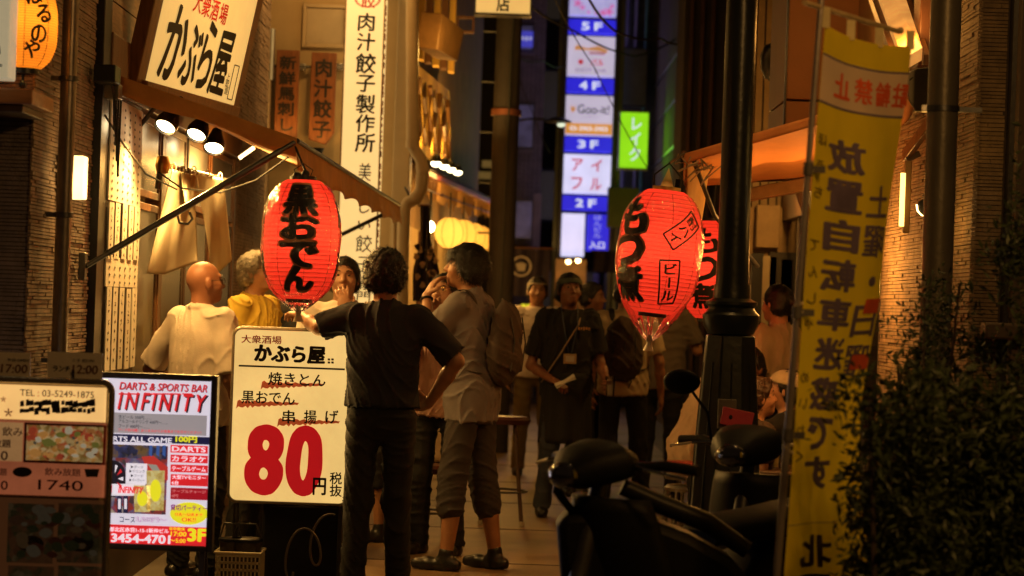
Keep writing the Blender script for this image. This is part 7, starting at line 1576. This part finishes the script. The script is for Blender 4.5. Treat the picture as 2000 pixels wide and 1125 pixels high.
def backpack(m1, m2, w_=.30, h_=.46, d_=.17, z=1.22, yb=-.13):
    def f(t, k, Hd, T, A, hc, HR, sh, el, wr):
        q = Field(.010); c = T(0, yb - d_ / 2, z); q.ell(c, (w_ / 2, d_ / 2, h_ / 2), k=.05); q.ell(c - nA((0, 0, h_ * .18)), (w_ / 2 * 1.02, d_ / 2 * 1.1, h_ * .34), k=.05); q.ell(c + nA((0, -.03, h_ * .12)), (w_ / 2 * .8, d_ / 2 * .9, h_ * .30), k=.04)
        q.ell(c + nA((0, -d_ * .42, -h_ * .2)), (w_ * .36, .05, h_ * .2), k=.015)
        o = part(t, 'backpack', q.mesh('backpack', m1, disp=folds(77, .011, 24, .8)), m1)
        for sx in (-1, 1):
            g = G(); pts = [T(sx * .085, yb * .8, z + h_ * .40), T(sx * .105, -.05, 1.495), T(sx * .115, .03, 1.487), T(sx * .125, .10, 1.42), T(sx * .135, .135, 1.30), T(sx * .155, .10, 1.14), T(sx * .175, .0, 1.06), T(sx * .13, yb, 1.03)]
            k_ = len(g.v)
            for i, p in enumerate(pts):
                for dx in (-.024, .024): g.v.append(tuple(p + nA((dx, 0, 0))))
            g.f += [(k_ + 2 * i, k_ + 2 * i + 1, k_ + 2 * i + 3, k_ + 2 * i + 2) for i in range(len(pts) - 1)]
            s1 = part(t, 'shoulder_strap', g, m2, parent=o); so = s1.modifiers.new('s', 'SOLIDIFY'); so.thickness = .010; sb = s1.modifiers.new('b', 'SUBSURF'); sb.levels = sb.render_levels = 2
        g = G()
        for k_ in range(3): x = (-.08, .0, .08)[k_]; g.tube([c + nA((x, -d_ * .55, h_ * .3)), c + nA((x + .02, -d_ * .68, 0)), c + nA((x, -d_ * .6, -h_ * .35))], .004, 6)
        part(t, 'zip', g, DKSTEEL, parent=o)
        g = G(); g.tube([c + nA((.04, .03, -h_ * .42)), c + nA((.07, -.02, -h_ * .52)), c + nA((.05, -.04, -h_ * .62))], .006, 6); part(t, 'loose_strap', g, m2, parent=o)
    return f
def watch(i, m_=None):
    def f(t, k, Hd, T, A, hc, HR, sh, el, wr):
        d = unit(wr[i] - el[i]); p = wr[i] - d * .02; a = unit(np.cross(d, nA((0, 0, 1)))); b = np.cross(d, a); g = G()
        g.tube([p + (a * math.cos(q) + b * math.sin(q)) * .031 for q in np.linspace(0, 2 * math.pi, 18)], .007, 6, caps=False); part(t, 'wristwatch', g, BLACKP)
    return f
# 1 black shirt, back to the camera
person('man in black shirt and trousers, back turned, arm out over the price sign', -.615, 11.74, 4, 1.70, 0, head=(-12, -4, 0), hair='curly', shirt=C_NAVY, trousers=C_BLK,
       L=((-.32, .05, 1.34), (-.42, .27, 1.40)), Rr=((.36, -.02, 1.20), (.235, .10, .985)), handL=((-.35, .9, .05), (0, 0, -1), .5), handR=((-.8, .45, -.1), (-.4, -.8, 0), .3), build=.97, sleeve=.9, loose=1.2, hem=.98, belt=True, vox=.007, legs=((-.10, .02, .50), (-.115, -.02, .085), (.09, .04, .50), (.11, .02, .085)), seed=3, fold=.006)
# 2 grey shirt, profile
person('man in grey T-shirt and rolled trousers with brown backpack, hand at mouth', -.195, 13.35, 68, 1.79, 0, head=(14, -8, 0), hair='mop', shirt=C_GREY, trousers=C_DGREY, L=((-.22, .17, 1.24), (-.12, .24, 1.44)), Rr=((.24, .10, 1.16), (.16, .28, 1.30)),
       handL=((.45, -.25, .85), (.7, -.6, 0), .5), handR=((-.3, .2, .9), (-.8, -.4, 0), .5), lean=5, sleeve=.85, hem=.79, leg_len=.33, rolled=True, loose=1.6, vox=.007, legs=((-.10, .06, .50), (-.13, .07, .085), (.11, -.02, .50), (.13, -.10, .085)), seed=11,
       extras=(backpack(C_BRN, M('strap_webbing', (.05, .035, .03), .7), .27, .46, .13, 1.20, -.12), watch(0)), fold=.008, legw=1.12)
# 3 man with glasses behind him
person('man with glasses in a pale pink shirt holding a small cup before his face', -.395, 14.1, 158, 1.63, 1, head=(0, -10, 0), hair='short', shirt=C_PINK, trousers=C_BLK, L=((-.21, .16, 1.20), (-.07, .22, 1.40)), Rr=((.21, .16, 1.20), (.06, .2, 1.40)),
       handL=((.2, -.1, 1), (.7, -.7, 0), .6), handR=((-.2, -.1, 1), (-.7, -.7, 0), .6), extras=(glasses(),), seed=13)
# 4 staff man with headband
def staff_extra(t, k, Hd, T, A, hc, HR, sh, el, wr):
    g = G(); 
    def apr(u, v): a = (u - .5) * 2.6; z = (1.02 - .50 * v); r = .165 + .018 * v + .010 * math.sin(u * 26) * v; return tuple(nA((r * 1.08 * math.sin(a), r * .85 * math.cos(a) + .01, z)) * k)
    g.grid(apr, 40, 12); o = part(t, 'apron', g, C_BLK); s_ = o.modifiers.new('s', 'SOLIDIFY'); s_.thickness = .004
    y = .155
    g = G(); g.tube([T(-.06, .03, 1.50), T(-.05, .135, 1.36), T(-.01, y, 1.16)], .003, 5); g.tube([T(.06, .03, 1.50), T(.05, .135, 1.36), T(.01, y, 1.16)], .003, 5); part(t, 'lanyard', g, M('blue_lanyard', (.03, .05, .12), .6))
    g = G(); g.box(-.045, .045, y * k + .0, y * k + .008, 1.085 * k, 1.155 * k); b = part(t, 'name_badge', g, M('badge_card', (.45, .32, .18), .4)); g = G(); g.box(-.03, .03, y * k + .009, y * k + .010, 1.10 * k, 1.14 * k); part(t, 'card_print', g, M('pale_print', (.6, .55, .45), .5), parent=b)
    g = G(); g.tube([T(-.10, .0, 1.47), T(-.055, .13, 1.36), T(.06, y + .01, 1.17), T(.17, .10, .98), T(.19, .0, .92)], .006, 6); part(t, 'bag_strap', g, M('tan_strap', (.35, .24, .14), .6))
    g = G()
    for j in range(5): g.box(-.135 + j * .018, -.123 + j * .018, .148 * k, .150 * k, (1.325 + .004 * (j % 2)) * k, (1.343 + .003 * (j % 3)) * k)
    part(t, 'chest_print', g, M('orange_cloth_print', (.6, .32, .1), .7, bump=0), smooth=False)
stf = person('staff man in black T-shirt and apron with a grey-green headband and name badge', .40, 17.0, 186, 1.70, 2, head=(6, -8, 0), hair='short', shirt=C_BLK, trousers=C_JEAN, Rr=((.255, -.02, 1.06), (.13, .21, .97)), L=((-.235, .0, 1.10), (-.27, .19, .955)),
       handR=((-.65, .6, -.3), (-.3, .2, -.9), .7), handL=((.0, .8, -.1), (1, .0, 0), 1.0), legs=((-.09, -.06, .50), (-.05, -.34, .20), (.11, .06, .50), (.15, .05, .085)), extras=(headband(M('grey_green_band', (.09, .11, .09), .9)), staff_extra), vox=.008, seed=17, sleeve=.8, loose=1.5)
hp = stf.matrix_world @ Vector(tuple(nA((-.27, .29, .93))))
g = G(); t = thing('drinking_glass', 'clear tall glass held in the staff man\'s hand', 'glass', hp + V(.0, 0, -.07)); g.lathe([(.030, 0), (.036, .14), (.034, .14), (.028, .008), (0, .008)], 20); part(t, 'glass', g, M_clear('mug_glass', .12, .05)); g = G(); g.lathe([(0, .01), (.027, .01), (.031, .08), (0, .08)], 16); part(t, 'drink', g, M('pale_drink', (.5, .35, .15), .15, emit=(.5, .3, .1), es=.03))
hp = stf.matrix_world @ Vector(tuple(nA((.05, .33, .955)))); t = thing('paper_slips', 'folded white slips of paper in the staff man\'s other hand', 'paper', hp)
for a in (-8, 6): g = G(); g.obox((0, 0, 0), (.15, .05, .002), Matrix.Rotation(R(-28 + a), 3, 'Y') @ Matrix.Rotation(R(25), 3, 'X')); part(t, 'slip', g, WHITEP, smooth=False)
# 5.. others
person('man in a pale V-neck top with a thin white headband behind the staff man', .215, 21.0, 184, 1.71, 0, hair='short', shirt=C_WHITE, trousers=C_OLIVE, vox=.011, extras=(headband(M('dull_headband', (.3, .25, .2), .8), .058, .007),), seed=19, loose=1.6, sleeve=.7)
person('dark-haired man looking sideways just behind the staff man\'s shoulder', .62, 19.0, 250, 1.66, 2, hair='short', shirt=C_BRN, trousers=C_BLK, vox=.011, seed=21)
person('man in a beige shirt with a dark backpack below the bagged lantern', .83, 17.6, -6, 1.70, 0, hair='short', shirt=C_BEI, trousers=C_BLK, vox=.009, seed=23, extras=(backpack(C_BRN, C_BLK, .28, .46, .14, 1.20),), sleeve=.8, loose=1.5, Rr=((.26, .0, 1.10), (.275, .08, .86)), legs=((-.10, .0, .49), (-.13, -.06, .085), (.12, .06, .49), (.16, .1, .085)))
person('man in a grey-brown shirt with a raised forearm standing left of the lamp post', 1.16, 18.6, -15, 1.74, 0, hair='short', shirt=cloth_m('taupe_cloth', (.13, .10, .08)), trousers=C_BLK, vox=.010, seed=25, sleeve=.8, loose=1.6, Rr=((.27, .05, 1.15), (.22, .16, 1.36)))
person('seated man in a cream shirt hunched beside the lamp post', 1.16, 15.3, -80, 1.74, 0, hair='short', shirt=C_CREAM, trousers=C_BLK, vox=.010, seed=27, sit=.50, lean=28, L=((-.2, .42, .92), (-.1, .58, .80)), Rr=((.2, .42, .92), (.1, .58, .80)), sleeve=.85, loose=2.)
person('bald man in a white short-sleeved shirt with his hand on his hip, back turned', -1.60, 12.5, -42, 1.64, 2, head=(-22, -4, 0), hair=None, shirt=C_WHITE, trousers=C_BLK, vox=.007, seed=29, collar=True, build=1.08, L=((-.40, -.02, 1.12), (-.24, .10, .99)), Rr=((.27, -.02, 1.08), (.27, .12, .86)), sleeve=.9, loose=1.6, hem=.84,
       extras=(glasses(M('dark_glasses_frame', (.03, .02, .02), .3)),), fold=.004, handL=((.7, .5, -.3), (.3, -.8, 0), .4))
person('grey-haired man with glasses in a yellow collared shirt facing right', -1.50, 14.1, -112, 1.72, 1, head=(-4, -12, 0), hair='grey', hairm=HAIRG, shirt=C_YEL, trousers=C_BLK, vox=.007, seed=31, collar=True, build=1.1, loose=1.8, extras=(glasses(),), sleeve=.9, fold=.008)
person('man in a white shirt pressing his hand to his mouth behind the red lantern', -.955, 13.7, 172, 1.70, 1, head=(10, -6, 0), hair='short', shirt=C_WHITE, trousers=C_BLK, vox=.007, seed=33, L=((-.20, .17, 1.22), (-.05, .17, 1.42)), handL=((.25, -.15, 1), (.3, -1, 0), .35), Rr=((.23, .1, 1.15), (.1, .25, 1.05)), loose=1.6, collar=True)
person('man in a dark jacket mostly hidden behind the red lantern', -1.25, 14.9, 160, 1.66, 0, hair='short', shirt=C_BLK, trousers=C_BLK, vox=.011, seed=35, sleeve=1.9)
person('dark-haired person sitting behind the tavern window', -2.17, 13.7, 20, 1.66, 1, hair='pony', shirt=C_NAVY, trousers=C_BLK, vox=.011, seed=37, sit=.56, z0=.0, shoes=False, face=False)
person('seated man with a bare crossed leg behind the black-shirted man', -.47, 14.9, 110, 1.66, 0, hair='short', shirt=C_BEI, trousers=C_BLK, vox=.010, seed=39, sit=.50, legs=((-.12, .40, .56), (-.12, .36, .09), (.10, .42, .62), (-.14, .62, .42)), leg_len=.34, L=((-.24, .14, .93), (-.1, .34, .86)), Rr=((.24, .14, .93), (.1, .34, .86)))
person('person with tied-up dark hair in a beige top between post and banner', 1.62, 14.7, 48, 1.64, 1, hair='pony', shirt=C_BEI, trousers=C_BLK, vox=.009, seed=41, loose=1.8, sleeve=.9)
person('dark-haired person in black sitting close to the lamp post', 1.40, 14.1, 150, 1.62, 2, hair='short', shirt=C_BLK, trousers=C_BLK, vox=.010, seed=43, sit=.46)
person('brown-haired person looking right, seated beside the lamp post', 1.35, 13.2, -78, 1.60, 1, head=(0, -8, 0), hair='grey', hairm=HAIRBR, shirt=C_BRN, trousers=C_BLK, vox=.009, seed=45, sit=.32)
def cap_x(t, k, Hd, T, A, hc, HR, sh, el, wr):
    f = Field(.008); f.ell(Hd(0, -.014, .040), (.094, .11, .085), [list(r) for r in HR], cut=[(Hd(0, 0, .035), tuple(-(np.array(HR) @ nA((0, 0, 1)))))]); f.ell(Hd(0, .12, .040), (.06, .06, .008), [list(r) for r in HR], k=.01)
    m_ = M('cream_cap', (.5, .4, .26), .8, var=.12); part(t, 'cap', f.mesh('cap', m_), m_)
person('man in a cream cap facing left, seated at the low table by the banner', 1.58, 13.75, 82, 1.62, 1, head=(0, -12, 0), hair='short', shirt=C_BLK, trousers=C_BLK, vox=.009, seed=47, sit=.34, extras=(cap_x,), L=((-.22, .2, .82), (-.1, .4, .80)))
for (x, y, lab, hh) in ((1.16, 15.28, 'low stool under the man in the cream shirt', .47), (-.47, 14.9, 'low stool under the seated man with the bare leg', .47), (1.40, 14.1, 'low stool under the person in black', .43), (1.35, 13.2, 'low stool under the brown-haired person', .29), (1.58, 13.75, 'low stool under the man in the cream cap', .31), (-2.17, 13.7, 'stool inside the tavern window', .5)):
    t = thing('low_stool', lab, 'stool', (x, y, .03)); g = G(); g.lathe([(0, hh - .04), (.14, hh - .04), (.15, hh - .02), (.14, hh - .005), (0, hh)], 20); part(t, 'seat', g, M('dark_red_vinyl', (.06, .02, .015), .4))
    for k in range(4): a = R(45 + 90 * k); g = G(); g.tube([(.09 * math.cos(a), .09 * math.sin(a), hh - .04), (.14 * math.cos(a), .14 * math.sin(a), 0)], .01, 6); part(t, 'leg', g, DKSTEEL)
